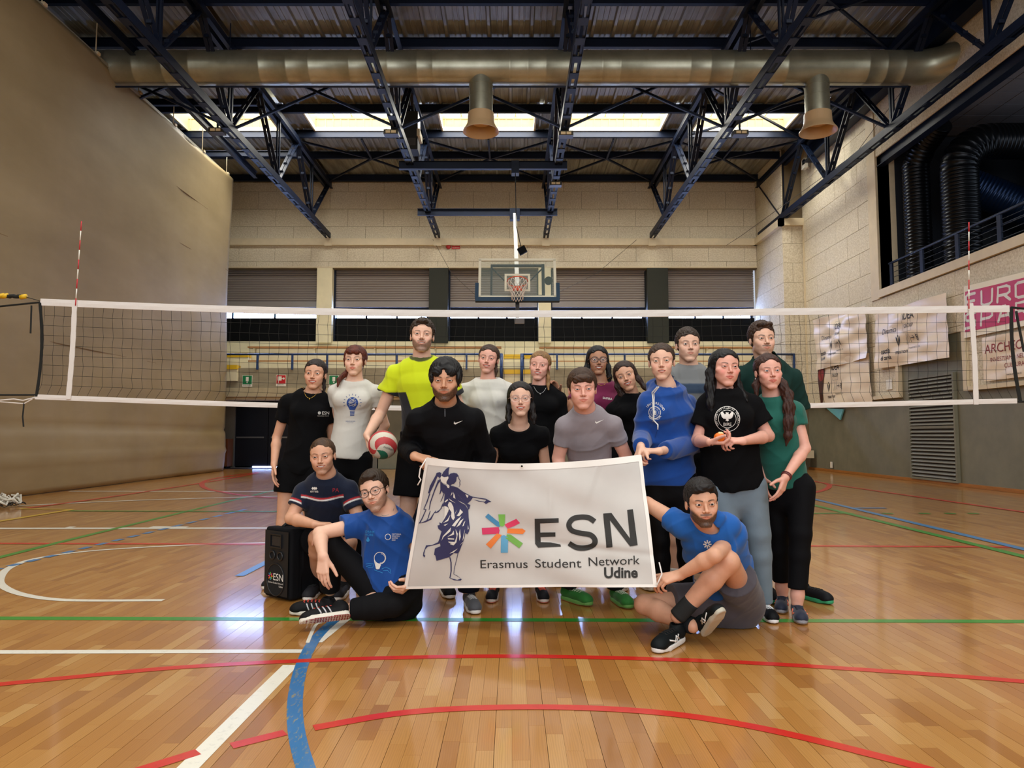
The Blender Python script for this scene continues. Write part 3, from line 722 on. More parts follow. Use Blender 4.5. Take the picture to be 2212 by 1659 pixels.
# trusses
ZBc, ZTc = 8.32, 10.18
def truss(x, y_end, y0, lab, xr=0):
    r = empty('roof_truss', (x, y_end, ZBc), label=lab, cat='truss'); ob = []
    # bottom chord: twin channels with batten plates leaving slots
    for s in (-1, 1):
        ob.append(MB().box(x+s*.085-.012, x+s*.085+.012, y0, y_end, ZBc-.09, ZBc+.09).box(x+s*.085-(.055 if s > 0 else 0), x+s*.085+(0 if s > 0 else .055), y0, y_end, ZBc-.09, ZBc-.078).build('bottom_chord', M_navy))
    y = y0+.2
    while y < y_end:
        ob.append(MB().box(x-.085, x+.085, y-.11, y+.11, ZBc-.105, ZBc-.091).build('batten_plate', M_navy)); y += .62
    for s in (-1, 1):
        ob.append(MB().box(x+s*.085-.012, x+s*.085+.012, y0, y_end, ZTc-.11, ZTc+.11).box(x+s*.1-.05, x+s*.1+.05, y0, y_end, ZTc-.12, ZTc-.105).build('top_chord', M_navy))
    bn = [6.1, 9.5, 12.9, 16.3, 19.72, 23.1]; tn = [7.8, 11.2, 14.6, 18.0, 21.42, 25.2]
    for i, y in enumerate(bn):
        if y < y0: continue
        q = MB()
        for s in (-.035, .035): q.bar((x+s, y, ZBc), (x+s, y, ZTc), .035, .07, (0, 1, 0))
        ob.append(q.build('post', M_navy))
        for t_ in (tn[i-1] if i else None, tn[i]):
            if t_ is None: continue
            q = MB()
            for s in (-.05, .05): q.bar((x+s, y, ZBc), (x+s, t_, ZTc), .03, .08, (1, 0, 0))
            dv = Vector((0, t_-y, ZTc-ZBc))
            for k in range(1, 5): c = Vector((x, y, ZBc))+dv*(k/5); q.box(c.x-.05, c.x+.05, c.y-.04, c.y+.04, c.z-.04, c.z+.04)
            ob.append(q.build('diagonal', M_galv if False else M_navy))
        ob.append(MB().box(x-.015, x+.015, y-.22, y+.22, ZBc-.02, ZBc+.2).build('gusset_plate', M_navy))
    keep(r, *ob)
for x, l in zip(TX, ('roof truss nearest the curtain, landing on the left of the back wall', 'roof truss left of the basketball hoop', 'roof truss right of the basketball hoop', 'roof truss that passes left of the right-hand air diffuser', 'roof truss along the right wall')):
    truss(x, YW-.2 if x < 8.9 else YW-.25, 6.0, l)
# second blue girder below the lintel of the gallery opening
g2 = empty('gallery_girder', (XW+.2, 12, 8.3), label='deep dark blue girder over the gallery opening at upper right', cat='beam')
keep(g2, MB().ibeam((XW+.12, 2, 8.32), (XW+.12, YO-.02, 8.32), .2, .30, .02).build('steel_section', M_navy), MB().ibeam((XW-.2, 2, 10.0), (XW-.2, 22, 10.0), .3, .5, .03).build('upper_section', M_navy))
# light fittings under truss chords
def spot(u, v, Y, lab):
    p = P(u, v, Y); r = empty('floodlight', p, label=lab, cat='light')
    ob = [MB().box(p.x-.17, p.x+.17, p.y-.12, p.y+.1, p.z-.05, p.z+.06).build('housing', mat('lamp_housing', '#3b362b', .4, .3)),
          MB().box(p.x-.12, p.x-.01, p.y-.135, p.y-.121, p.z-.03, p.z+.03).box(p.x+.01, p.x+.12, p.y-.135, p.y-.121, p.z-.03, p.z+.03).build('lens', mat('lamp_lens', '#f0d8a8', .2)),
          MB().box(p.x-.02, p.x+.02, p.y-.02, p.y+.02, p.z+.06, p.z+.25).build('bracket', M_navy)]
    keep(r, *ob)
spot(470, 285, 16.3, 'small floodlight under the truss nearest the curtain'); spot(846, 289, 16.2, 'small floodlight under the truss left of the hoop')
spot(1222, 292, 16.2, 'small floodlight under the truss right of the hoop, in front of a skylight'); spot(1598, 290, 16.2, 'small floodlight beside the right-hand diffuser')
spot(1200, 399, 19.7, 'small floodlight lower on the truss right of the hoop')
# cross bracing in the vertical plane at Y 16.5 and in the roof plane
xs_ = TX
def brace(lab, segs, r_=.035):
    mid = sum((Vector(a)+Vector(b) for a, b in segs), Vector())/(2*len(segs))
    r = empty('cross_brace', mid, label=lab, cat='brace', group='roof cross braces')
    keep(r, *[MB().bar(a, b, r_*1.6, r_*1.6).build('strut', M_navy) for a, b in segs])
BL = 'thin dark blue cross brace between two roof trusses'
BAY = ['first bay right of the curtain', 'bay left of the hoop', 'bay right of the hoop', 'bay under the right-hand diffuser']
BAY = ['bay second from the curtain', 'bay over the hoop', 'bay right of the hoop', 'bay beside the right wall']
for (a, b), bay in zip(zip(xs_[:-1], xs_[1:]), BAY):
    brace('upright dark blue cross brace below the duct, '+bay, [((a, 16.5, 8.4), (b, 16.5, 10.2)), ((b, 16.45, 8.4), (a, 16.45, 10.2))])
    m_ = (a+b)/2
    brace('flat star-shaped roof brace near the back wall, '+bay, [((a, 21.5, 10.25), (m_, 23.1, 10.3)), ((b, 21.5, 10.25), (m_, 23.1, 10.3)), ((a, 25.1, 10.25), (m_, 23.1, 10.3)), ((b, 25.1, 10.25), (m_, 23.1, 10.3)), ((m_, 21.5, 10.28), (m_, 23.1, 10.3))])
brace('upright cross brace partly hidden by the top of the curtain', [((-10.6, 16.5, 8.4), (-6.67, 16.5, 10.2)), ((-6.67, 16.45, 8.4), (-10.6, 16.45, 10.2))])
brace('flat roof brace above the right end of the duct', [((5.09, 13.0, 10.25), (8.99, 16.3, 10.25)), ((5.09, 16.3, 10.25), (8.99, 13.0, 10.25))])
brace('flat roof brace behind the right-hand diffuser', [((5.09, 18.0, 10.25), (8.99, 21.4, 10.25)), ((5.09, 21.4, 10.25), (8.99, 18.0, 10.25))])
# curtain track and side steel at the left
tr_ = empty('curtain_track', (-8.3, 14, 9.9), label='dark blue track beam over the tan curtain', cat='beam')
keep(tr_, MB().ibeam((-8.35, 4, 9.55), (-8.35, 22.6, 9.55), .12, .2).build('steel_section', M_navy), *[MB().ibeam((-10.5, y, 9.78), (-6.67, y, 9.78), .1, .16).build('outrigger', M_navy) for y in (9.0, 12.9, 18.0, 21.4)])
# ---------------------------------------------------------------- main air duct with two diffusers
DY, DZ, DR = 15.45, 9.35, .375
DM = M_galv
dr = empty('air_duct', (0, DY, DZ), label='large round galvanised air duct crossing the hall under the roof', cat='duct')
ob = []; q = []; rr = []
joints = [-9.0, -8.4, -7.75, -7.15, -5.6, -5.0, -4.5, -3.6, -3.1, -2.75, -2.1, -1.75, -.05, .35, .75, 2.0, 2.4, 3.95, 4.4, 4.9, 5.7, 6.1, 7.9, 8.3, 8.7]
q = [(-11.5, DY, DZ)]; rr = [DR]
for j in joints: q += [(j-.02, DY, DZ), (j, DY, DZ), (j+.02, DY, DZ)]; rr += [DR, DR*1.018, DR]
end = [(9.0, DY, DZ), (9.25, DY-.03, DZ), (9.55, DY-.18, DZ), (9.85, DY-.5, DZ), (10.2, DY-1.0, DZ), (11.6, DY-3.2, DZ), (12.9, DY-5.2, DZ)]
ob.append(MB().tube(q+end, rr+[DR]*len(end), 40).build('duct_pipe', DM, None, True))
for j in (-6.67, 1.3, 5.09): ob.append(MB().tube([(j+.3, DY, DZ+DR*1.03), (j+.3, DY, 10.4)], .012, 6).build('hanger', M_navy))
keep(dr, *ob)
pipe = MB().tube([(-9.5, DY-.0, DZ-DR-.06), (8.9, DY, DZ-DR-.06)], .022, 8).build('slim_pipe', M_navy); tag(pipe, 'thin dark pipe running just below the galvanised air duct', 'pipe')
M_flare = mat('diffuser_flare_beige', '#c9a77c', .4)
def diffuser(u, lab, tilt=0.0):
    x = P(u, 240, DY).x; r = empty('air_diffuser', (x, DY, 7.75), label=lab, cat='diffuser')
    zb = P(u, 285, DY).z; h = .78
    ob = [MB().lathe([(.0, DZ-.15), (.26, DZ-.15), (.265, DZ-.42), (.275, DZ-.42), (.275, DZ-.44), (.265, DZ-.44), (.265, DZ-.66), (.272, DZ-.66), (.272, DZ-.68), (.265, DZ-.68), (.265, zb+.36), (.0, zb+.36)], 36, (x, DY, 0)).build('neck', DM, None, True),
          MB().lathe([(.26, zb+.42), (.29, zb+.42), (.30, zb+.22), (.31, zb+.18), (.345, zb+.10), (.40, zb+.025), (.405, zb), (.39, zb+.004), (.33, zb+.09), (.285, zb+.18), (.265, zb+.38)], 44, (x, DY, 0)).build('flared_outlet', M_flare, None, True),
          MB().lathe([(0, zb+.24), (.19, zb+.22), (.2, zb+.20), (.16, zb+.18), (0, zb+.19)], 30, (x, DY, 0)).build('inner_cone', M_flare, None, True)]
    for o in ob: smooth_by_angle(o, .7)
    keep(r, *ob)
diffuser(1039, 'air diffuser with flared beige mouth hanging from the duct near the middle'); diffuser(1766, 'air diffuser with flared beige mouth hanging from the right end of the duct')
# fan heater box behind the duct near the second truss
p = P(880, 270, 18.5)
r = empty('heater_unit', p, label='dark box unit mounted beside the truss left of the hoop', cat='heater')
a, b = P(868, 240, 18.3), P(902, 322, 18.3)
keep(r, MB().box(a.x, b.x, 18.3, 18.8, b.z, a.z).build('housing', mat('heater_dark', '#23221c', .5)), MB().box(b.x-.02, b.x+.06, 18.25, 18.8, b.z+.35, a.z-.5).build('side_plate', M_pale), MB().box(a.x+.05, b.x-.05, 18.28, 18.3, b.z+.1, b.z+.3).build('grille', M_greydk))
# camera on the right wall
p = PXx(1738, 358, XW-.2)
r = empty('wall_camera', p, label='small white camera on the panelled right wall under the roof', cat='camera')
keep(r, MB().box(p.x-.05, p.x+.06, p.y-.12, p.y+.12, p.z-.1, p.z+.22).build('housing', M_white), MB().box(p.x-.06, p.x-.045, p.y-.128, p.y+.04, p.z+.02, p.z+.18).build('lens', M_black), MB().bar((p.x, p.y, p.z), (XW, p.y+.1, p.z-.05), .05, .05).build('bracket', M_white))

# ================================================================ BASKETBALL HOOP
hb = []
hoop = empty('basketball_hoop', (.1, 16, 4.5), label='retractable basketball hoop with glass backboard hanging from the roof', cat='basketball hoop')
def xbeam(u0, u1, v, Y):
    a, b = P(u0, v, Y), P(u1, v, Y); return MB().ibeam((a.x, Y, a.z), (b.x, Y, a.z), .12, .2).build('support_beam', M_navy)
hb += [xbeam(862, 1225, 357.5, 18.35), xbeam(902, 1204, 458.5, 22.35)]
hc = P(1117.5, 601, 16.2)                       # centre of the board
tl = .30                                        # the folded board leans
up = Vector((0, math.sin(tl), math.cos(tl))); nrm = Vector((0, -math.cos(tl), math.sin(tl)))*-1
nf = Vector((0, -math.cos(tl), math.sin(tl)))   # board front
up = Vector((0, math.sin(tl), math.cos(tl)))
ex = Vector((1, 0, 0))
def hbx(cx_, cz_, w, h, d0, d1, name, m):
    c = hc+ex*cx_+up*cz_+nf*((d0+d1)/2)
    return MB().obox(c, ex*w/2, nf*(d1-d0)/2, up*h/2).build(name, m)
M_glassb = mat('backboard_glass', '#a9bdb4', .04, alpha=.16)
M_wframe = mat('board_frame_cream', '#efe8cf', .4)
hb.append(hbx(0, 0, 1.72, .96, -.01, .0, 'glass_board', M_glassb))
for cx_, cz_, w, h in ((0, .49, 1.8, .06), (0, -.49, 1.8, .06), (-.87, 0, .06, .98), (.87, 0, .06, .98)): hb.append(hbx(cx_, cz_, w, h, -.02, .015, 'board_frame', M_wframe))
for cx_, cz_, w, h in ((0, .09, .59, .05), (0, -.32, .59, .05), (-.27, -.115, .05, .4), (.27, -.115, .05, .4)): hb.append(hbx(cx_, cz_, w, h, .001, .006, 'target_square', M_wframe))
for cx_, cz_, w, h in ((0, -.56, 1.92, .10), (-.93, -.34, .08, .4), (.93, -.34, .08, .4)): hb.append(hbx(cx_, cz_, w, h, -.05, .04, 'edge_padding', mat('padding_blue', '#173a55', .6)))
for cx_, cz_, w, h in ((0, .37, 1.24, .045), (-.6, -.05, .045, .85), (.6, -.05, .07, .9), (0, -.44, 1.24, .05)): hb.append(hbx(cx_, cz_, w, h, -.10, -.04, 'rear_frame', M_navy))
for s in (-1, 1):
    hb.append(MB().bar(hc+ex*.58*s+up*.3-nf*.08, hc+ex*.3*s-up*.02-nf*.08, .03, .03).build('rear_brace', M_navy))
rc = hc-up*.26+nf*.30                           # rim centre
circ = lambda c, r, n=40: [c+ex*r*math.cos(2*PI*k/n)+nf*r*math.sin(2*PI*k/n) for k in range(n)]
M_rim = mat('rim_orange', '#e0562a', .4)
hb.append(MB().tube(circ(rc, .235), .011, 8, closed=True).build('rim', M_rim, None, True))
hb.append(MB().obox(rc-nf*.27-up*.03, ex*.11, nf*.04, up*.05).build('rim_mount', M_rim))
nb = MB(); R_ = [.235, .215, .18, .15, .135, .13]; Zs = [0, -.08, -.17, -.26, -.34, -.42]
dn = Vector((0, 0, 1))
for k in range(12):
    for s in (-1, 1):
        pts = []
        for i, (r_, z_) in enumerate(zip(R_, Zs)):
            a = 2*PI*(k+s*i*.5)/12; pts.append(rc+ex*r_*math.cos(a)+nf*r_*math.sin(a)+up*z_*.5+dn*z_*.5)
        nb.tube(pts, .0055, 5)
o = nb.build('hoop_net', mat('hoop_cord', '#f0e4d8', .8), None, True); hb.append(o)
top = Vector((P(1112, 462, 22.3).x, 22.3, P(1112, 462, 22.3).z)); bot = hc-nf*.25-up*.1
hb.append(MB().bar(top, bot, .10, .10).build('mast', M_white))
hb.append(MB().bar(bot, hc-up*.35-nf*.1, .08, .08).build('mast_foot', M_navy)); hb.append(MB().bar(hc-up*.5-nf*.1, hc-up*.95-nf*.12, .09, .06).build('lower_post', mat('post_dark', '#201c20', .5)))
cb_ = P(1113, 362, 18.35); hb.append(MB().tube([cb_, cb_.lerp(hc+up*.3, .5)-Vector((0, 0, .3)), P(1127, 541, 18)], .01, 6).build('hoist_cable', M_black))
p = P(1128, 541, 17.9); hb.append(MB().obox(p, (.09, 0, .05), (0, .05, 0), (-.04, 0, .08)).build('hoist_weight', M_black))
hb.append(MB().box(P(1113, 357, 18.2).x-.1, P(1113, 357, 18.2).x+.1, 18.2, 18.45, cb_.z-.2, cb_.z+.14).build('pulley', M_navy))
p = P(1112, 460, 22.2); hb.append(MB().box(p.x-.16, p.x+.16, 22.2, 22.45, p.z-.2, p.z+.16).build('pivot_bracket', M_navy))
p = P(1185, 606, 16.8); hb.append(MB().lathe([(0, 16.9), (.09, 16.9), (.1, 16.8), (0, 16.78)], 20, (p.x, 0, p.z), 'y').build('horn', M_black))
p = P(1122, 694, 16.9)
hb.append(MB().box(p.x-.12, p.x+.12, p.y-.02, p.y+.02, p.z-.06, p.z+.06).build('paper_tag', mat('tag_grey', '#8e8e90', .6)))
keep(hoop, *hb)
# thin cables on the back wall
def cable(pts, lab, r=.008):
    o = MB().tube(pts, r, 6).build('cable', mat('cable_grey', '#4a443a', .6)); tag(o, lab, 'cable'); return o
cable([P(1375, 518, 25.34), P(1290, 590, 24.5), P(1185, 642, 21)], 'thin cable slanting from the back beam down to the backboard')
cable([P(1960, 180, 16.2), P(1850, 330, 19.2), P(1600, 510, 25.1), P(1569, 530, 25.3)], 'thin cable slanting across the upper right wall')
cable([P(935, 517, 25.34), P(975, 590, 25.2), P(1035, 645, 24.5)], 'thin cable slanting down left of the backboard')
# ================================================================ RIGHT WALL: louvres, banners
def wallpt(u, v): return PXx(u, v, XW-.03)
# louvre
ya, yb = PXx(2063, 900, XW).y, PXx(1968, 900, XW).y
lz0, lz1, lzm = .12, P(2015, 815, 16.2).z, P(2015, 922, 16.2).z
lv = empty('louvre_grille', (XW, (ya+yb)/2, lz0), label='tall two-part metal louvre grille in the grey right wall', cat='louvre')
M_lv = mat('louvre_metal', '#8a8676', .45, .3); M_lvd = mat('louvre_dark', '#2a261e', .8)
ob = [MB().box(XW+.0, XW+.035, ya, yb, lz0, lz1).build('backing', M_lvd)]
for a, b, z0, z1 in ((ya-.05, yb+.05, lz0-.05, lz0), (ya-.05, yb+.05, lz1, lz1+.05), (ya-.05, ya, lz0, lz1), (yb, yb+.05, lz0, lz1), (ya, yb, lzm-.04, lzm+.02)):
    ob.append(MB().box(XW-.04, XW+.035, a, b, z0, z1).build('frame', M_grey))
z = lz0+.03
while z < lz1-.04:
    if abs(z-lzm+.02) > .07:
        ob.append(MB().add([(XW-.045, ya, z-.012), (XW-.045, yb, z-.012), (XW+.02, yb, z+.05), (XW+.02, ya, z+.05), (XW-.045, ya, z), (XW-.045, yb, z), (XW+.02, yb, z+.06), (XW+.02, ya, z+.06)], BF).build('slat', M_lv))
    z += .085
keep(lv, *ob)
# banners: soft sheets between four wall corners
M_vinyl = mat('banner_vinyl', '#efdcc0', .38, var=.06, vscale=2, spec=.4)
M_ink = mat('banner_ink', '#1b1b22', .6); M_inkred = mat('banner_red', '#c41f4a', .45); M_dkred = mat('banner_dark_red', '#8e2a24', .6); M_inkblue = mat('ink_blue', '#243a8e', .6)
def wall_banner(name, corners, lab, prints, wr=.03, seed=0, mcol=None, nu=40, nv=26):
    """corners: pixel positions TL TR BR BL on the right wall; u runs left to right in the photo"""
    c = [np.array(wallpt(*q)) for q in corners]
    rs = np.random.RandomState(seed); ph = rs.rand(6)*6
    def fn(q, off=0.0):
        q = np.asarray(q, float); s, t = q[:, 0:1], q[:, 1:2]          # s 0..1, t 0..1 from top
        p = (c[0]*(1-s)+c[1]*s)*(1-t)+(c[3]*(1-s)+c[2]*s)*t
        w = np.sin(PI*np.clip(s, 0, 1))[:, 0]*.5+.5
        bump_ = wr*(np.sin(7*s[:, 0]+5*t[:, 0]+ph[0])+.6*np.sin(13*s[:, 0]-9*t[:, 0]+ph[1])+.4*np.sin(21*t[:, 0]+4*s[:, 0]+ph[2]))*w
        p[:, 0] -= .02+abs(wr)*2+bump_+off; return p
    s, t = np.meshgrid(np.linspace(0, 1, nu), np.linspace(0, 1, nv)); V = fn(np.c_[s.ravel(), t.ravel()])
    i = (np.arange(nv-1)[:, None]*nu+np.arange(nu-1)[None]).ravel(); F = np.c_[i, i+nu, i+nu+1, i+1]
    r = empty(name, tuple(V.mean(0)), label=lab, cat='banner'); ob = [np_obj('sheet', V, F, mcol or M_vinyl)]
    asp = (np.linalg.norm(c[1]-c[0]))/(np.linalg.norm(c[3]-c[0]))
    for ip, (nm, shapes, m_) in enumerate(prints):
        # shapes are in units of banner height, x from left, y down from the top
        ob.append(flat_print(nm, shapes, lambda q: fn(np.c_[q[:, 0]/asp, q[:, 1]], .006+.004*ip), m_, None, .06))
    keep(r, *ob)
def T(s, x, y, size, xs=1.0, shear=0, off=0.0, rot=0.0): return xf2d(text2d(s, size, 'LEFT', off, 1, shear), x, y, 1, rot, xs, -1)
def sponsor_prints(ox=0, oy=0, k=1.0, blue=False):
    f = lambda sh: xf2d(sh, ox, oy, k)
    mac = [f(poly2d([(0.74, .52), (.78, .56), (.79, .72), (.75, .60)])), f(poly2d([(.86, .52), (.82, .56), (.79, .72), (.85, .60)])), f(poly2d([(.80, .49), (.82, .515), (.80, .54), (.78, .515)]))]
    arrow = [f(stroke2d([(1.02, .70), (1.08, .50), (1.09, .69), (1.15, .49), (1.15, .68)], .012)), f(stroke2d([(1.16, .60), (1.28, .60)], .013)), f(stroke2d([(1.24, .56), (1.28, .60), (1.24, .64)], .013)), f(ring2d(1.36, .58, .02, .032, 12)), f(ring2d(1.36, .63, .02, .032, 12)), f(stroke2d([(1.33, .54), (1.4, .68)], .008))]
    box = [f(stroke2d([(1.0, .06), (1.24, .06), (1.24, .47), (1.0, .47), (1.0, .06)], .006))]
    return [('lettering', [f(T('Dinamica', .22, .42, .15, .9, .15)), f(T('IDEA', 1.02, .25, .2, .72, 0, .008)), f(T('GROUP', 1.02, .40, .1, .8)), f(T('coccia', .18, .80, .15, .9, 0, .02)), f(T('di carnia', .18, .92, .12, .9, 0, .015)), f(T('macron', .70, .85, .11, 1, .2, .006)), f(T('TRASPORTO - SRL', 1.06, .79, .045))], M_ink), ('emblem', mac, M_ink), ('arrow_mark', arrow+box, M_ink)]
wall_banner('sponsor_banner', [(1897, 680), (2050, 632), (2062, 772), (1898, 797)], 'creased cream sponsor banner hung over the grey recess, left of the red banner', sponsor_prints(.05, .02, .92), .035, 3)
wall_banner('sponsor_banner', [(1766, 692), (1878, 660), (1882, 773), (1772, 800)], 'rumpled cream sponsor banner at the far end of the right wall', sponsor_prints(.08, .1, .8), .05, 5)
lowp = sponsor_prints(-.32, .02, .95)
wall_banner('sponsor_banner', [(1770, 778), (1882, 762), (1888, 868), (1778, 880)], 'lower cream sponsor banner with a folded brown corner', [(a, [q for q in b if min(v[0] for v in q[0]) > .2], c) for a, b, c in lowp]+[('brown_corner', [poly2d([(0, 0), (.42, 0), (.06, 1.0), (0, 1.0)])], mat('corner_brown', '#4a2418', .6)), ('red_badge', [disc2d(.16, .3, .13, 20, .16)], M_dkred)], .02, 8)
# red shop banner
def rl(pts, w=.105): return stroke2d(pts, w)
def glyph(ch, x, y0):
    G_ = {'E': [[(.42, 0), (.08, 0), (0, .1), (0, .9), (.08, 1), (.42, 1)], [(0, .5), (.38, .5)]], 'U': [[(0, 0), (0, .85), (.12, 1), (.36, 1), (.48, .85), (.48, 0)]],
          'R': [[(0, 1), (0, 0), (.36, 0), (.48, .12), (.48, .45), (.36, .58), (0, .58)], [(.26, .58), (.5, 1)]], 'O': [[(.1, 0), (.38, 0), (.48, .12), (.48, .88), (.38, 1), (.1, 1), (0, .88), (0, .12), (.1, 0)]],
          'S': [[(.46, 0), (.1, 0), (0, .1), (0, .4), (.1, .5), (.36, .5), (.46, .6), (.46, .9), (.36, 1), (0, 1)]], 'P': [[(0, 1), (0, 0), (.36, 0), (.48, .12), (.48, .45), (.36, .58), (0, .58)]],
          'A': [[(0, 1), (.22, 0), (.3, 0), (.54, 1)], [(.1, .66), (.44, .66)]]}
    out = []
    for st_ in G_[ch]:
        q = [(.08+x+a*.62, y0+b*.27) for a, b in st_]; out.append(rl(q, .055)); out += [disc2d(a, b, .0275, 10) for a, b in q]
    return out
er = []
for i, ch in enumerate('EURO'): er += glyph(ch, i*.45, .18)
for i, ch in enumerate('SPAR'): er += glyph(ch, i*.45, .55)
wall_banner('shop_banner', [(2085, 619), (2275, 573), (2275, 692), (2085, 731)], 'large white and crimson banner with big rounded letters behind the right antenna', [('red_field', [rect2d(.05, 2.1, .11, .89)], M_inkred), ('lettering', [xf2d(s_, 0, .0) for s_ in er], M_white)], .006, 2, mat('shop_banner_white', '#f2e6c8', .45))
wall_banner('service_banner', [(2126, 730), (2262, 706), (2266, 808), (2130, 824)], 'pale banner with thin brown capital letters below the crimson one', [('lettering', [T('ARCHEOS', .1, .38, .3, 1), T('INVESTIAMO NELLA', .25, .58, .14, 1), T('CULTURA', .7, .75, .14, 1)], M_dkred), ('web_line', [T('www.archeos.it', .8, .93, .07)], M_ink)], .012, 4)
o = MB().box(XW-.02, XW-.003, PXx(1928, 832, XW).y, PXx(1916, 832, XW).y, P(1922, 843, 18.3).z, P(1922, 822, 18.3).z).build('paper_notice', M_white); tag(o, 'small white paper notice left of the louvre on the panelling', 'notice')
tq = [wallpt(1786, 882), wallpt(1822, 884), wallpt(1815, 907)]
o = mesh_obj('turquoise_flag', [tuple(Vector(p)+Vector((d, 0, 0))) for d in (.03, -.01) for p in tq], [(0, 1, 2), (5, 4, 3), (0, 3, 4, 1), (1, 4, 5, 2), (2, 5, 3, 0)], mat('turquoise', '#6db2b8', .5)); tag(o, 'turquoise cloth tip hanging below the far sponsor banner', 'flag')

# ================================================================ VOLLEYBALL NET
NY = 7.17
net = empty('volleyball_net', (0, NY, 1.3), label='black volleyball net with white tapes stretched across the court behind the group', cat='net')
top_pts = [P(u, v, NY) for u, v in ((88, 653), (165, 655), (480, 668), (800, 675), (1106, 678), (1500, 676), (1800, 672), (2180, 667))]
bot_pts = [P(u, v, NY) for u, v in ((76, 857), (145, 860), (480, 872), (800, 880), (1106, 884), (1500, 881), (1800, 875), (2196, 866))]
def interp(pts, x, k): return np.interp(x, [p.x for p in pts], [p[k] for p in pts])
def smooth_poly(pts, xs, k=2):
    c = np.polyfit([p.x for p in pts], [p[k] for p in pts], 4); return np.polyval(c, xs)
M_tape = mat('net_tape_white', '#e6e0da', .7, bump=.3, bscale=40, bdist=.004)
M_cord = mat('net_cord_black', '#14130f', .8)
xs = np.linspace(top_pts[0].x, top_pts[-1].x, 120); zt_ = smooth_poly(top_pts, xs)
xb_ = np.linspace(bot_pts[0].x, bot_pts[-1].x, 120); zb_ = smooth_poly(bot_pts, xb_)
def tape(xs, zc, h, name):
    V = []; F = []
    for i, (x, z) in enumerate(zip(xs, zc)):
        wob = .002*math.sin(i*1.7)
        for y, dz in ((-.006, -h/2), (-.008+wob, 0), (-.006, h/2), (.006, h/2), (.008, 0), (.006, -h/2)): V.append((x, NY+y, z+dz))
    for i in range(len(xs)-1):
        for k in range(6): F.append((i*6+k, i*6+(k+1) % 6, i*6+6+(k+1) % 6, i*6+6+k))
    F += [tuple(range(6)), tuple(range((len(xs)-1)*6, len(xs)*6))[::-1]]
    return mesh_obj(name, V, F, M_tape)
ob = [tape(xs, zt_, .07, 'top_tape'), tape(xb_, zb_, .05, 'bottom_tape')]
nb = MB(); rs = random.Random(4)
x = top_pts[0].x+.04; nvert = int((top_pts[-1].x-.04-x)/.1)
cols_ = []
for i in range(nvert+1):
    xt = x+i*.1; zt1 = float(smooth_poly(top_pts, xt))-.035; zb1_ = float(smooth_poly(bot_pts, xt))+.022
    pts = []
    for k in range(10):
        t_ = k/9; wig = .006*math.sin(k*2.1+i*.3)+(.03*math.sin(i*.11+.5) if 0 < k < 9 else .0)*t_+(.035*(-1 if xt < 0 else 1) if k == 9 else 0)
        pts.append(Vector((xt+wig, NY, zt1+(zb1_-zt1)*t_)))
    cols_.append(pts)
    nb.tube(pts, .0017, 4, cap=False)
for k in range(1, 9):
    nb.tube([cl[k] for cl in cols_], .0017, 4, cap=False)
o = nb.build('net_cords', M_cord); o['kind'] = 'stuff'; ob.append(o)
# lacing over the tape
# side bands with antennas
def band(ut, vt, ub, vb, w, name, m_, bulge=0, y=-.012):
    a, b = P(ut, vt, NY+y), P(ub, vb, NY+y); V = []; F = []; n = 16
    for i in range(n+1):
        t_ = i/n; c = a.lerp(b, t_)+Vector((bulge*math.sin(PI*t_), 0, 0)); ww = w*(1+.08*math.sin(i*2.3))/2
        V += [(c.x-ww, c.y, c.z), (c.x+ww, c.y, c.z), (c.x+ww, c.y-.008, c.z), (c.x-ww, c.y-.008, c.z)]
    for i in range(n):
        for k in range(4): F.append((i*4+k, i*4+(k+1) % 4, i*4+4+(k+1) % 4, i*4+4+k))
    F += [(0, 1, 2, 3), (n*4+3, n*4+2, n*4+1, n*4)]
    return mesh_obj(name, V, F, m_)
ob.append(band(162, 648, 148, 862, .05, 'side_band', M_tape, .01)); ob.append(band(2096, 655, 2108, 874, .05, 'side_band', M_tape, .01))
M_strap = mat('net_strap_black', '#131410', .8)
ob.append(band(87, 654, 79, 857, .028, 'edge_strap', M_strap, .035, 0)); ob.append(band(2184, 664, 2204, 870, .035, 'edge_strap', M_strap, -.03, 0))
for pts, w in (([(86, 653), (-60, 668)], .010), ([(79, 853), (-60, 853)], .010), ([(2184, 664), (2270, 672)], .012), ([(2200, 868), (2270, 866)], .012), ([(68, 660), (66, 720)], .008), ([(52, 870), (49, 900), (51, 922)], .007), ([(2195, 672), (2200, 700), (2212, 760)], .012)):
    ob.append(MB().tube([P(u, v, NY) for u, v in pts], w, 6).build('tension_strap', M_strap))
ob.append(MB().tube([P(u, v, NY) for u, v in ((78, 858), (50, 865), (30, 862), (-40, 868))], .007, 6).build('cord', M_tape)); ob.append(MB().tube([P(u, v, NY) for u, v in ((70, 862), (52, 872), (0, 868), (-20, 880))], .006, 6).build('cord', M_tape))
def antenna(u0, v0, u1, v1):
    a, b = P(u0, v0, NY-.025), P(u1, v1, NY-.025); r_ = []
    n = 18
    segs = MB(), MB()
    L = (b-a).length; k = 0
    while k*.1 < L:
        p_, q_ = a.lerp(b, k*.1/L), a.lerp(b, min(1, (k+1)*.1/L)); segs[k % 2].tube([p_, q_], .0055, 8); k += 1
    root_ = segs[0].build('antenna', mat('antenna_red', '#c2202a', .4), None, True); w_ = segs[1].build('white_stripe', M_white, root_, True); return root_
ob.append(antenna(176, 478, 163, 660)); ob.append(antenna(2093, 480, 2093, 670))
keep(net, *ob)
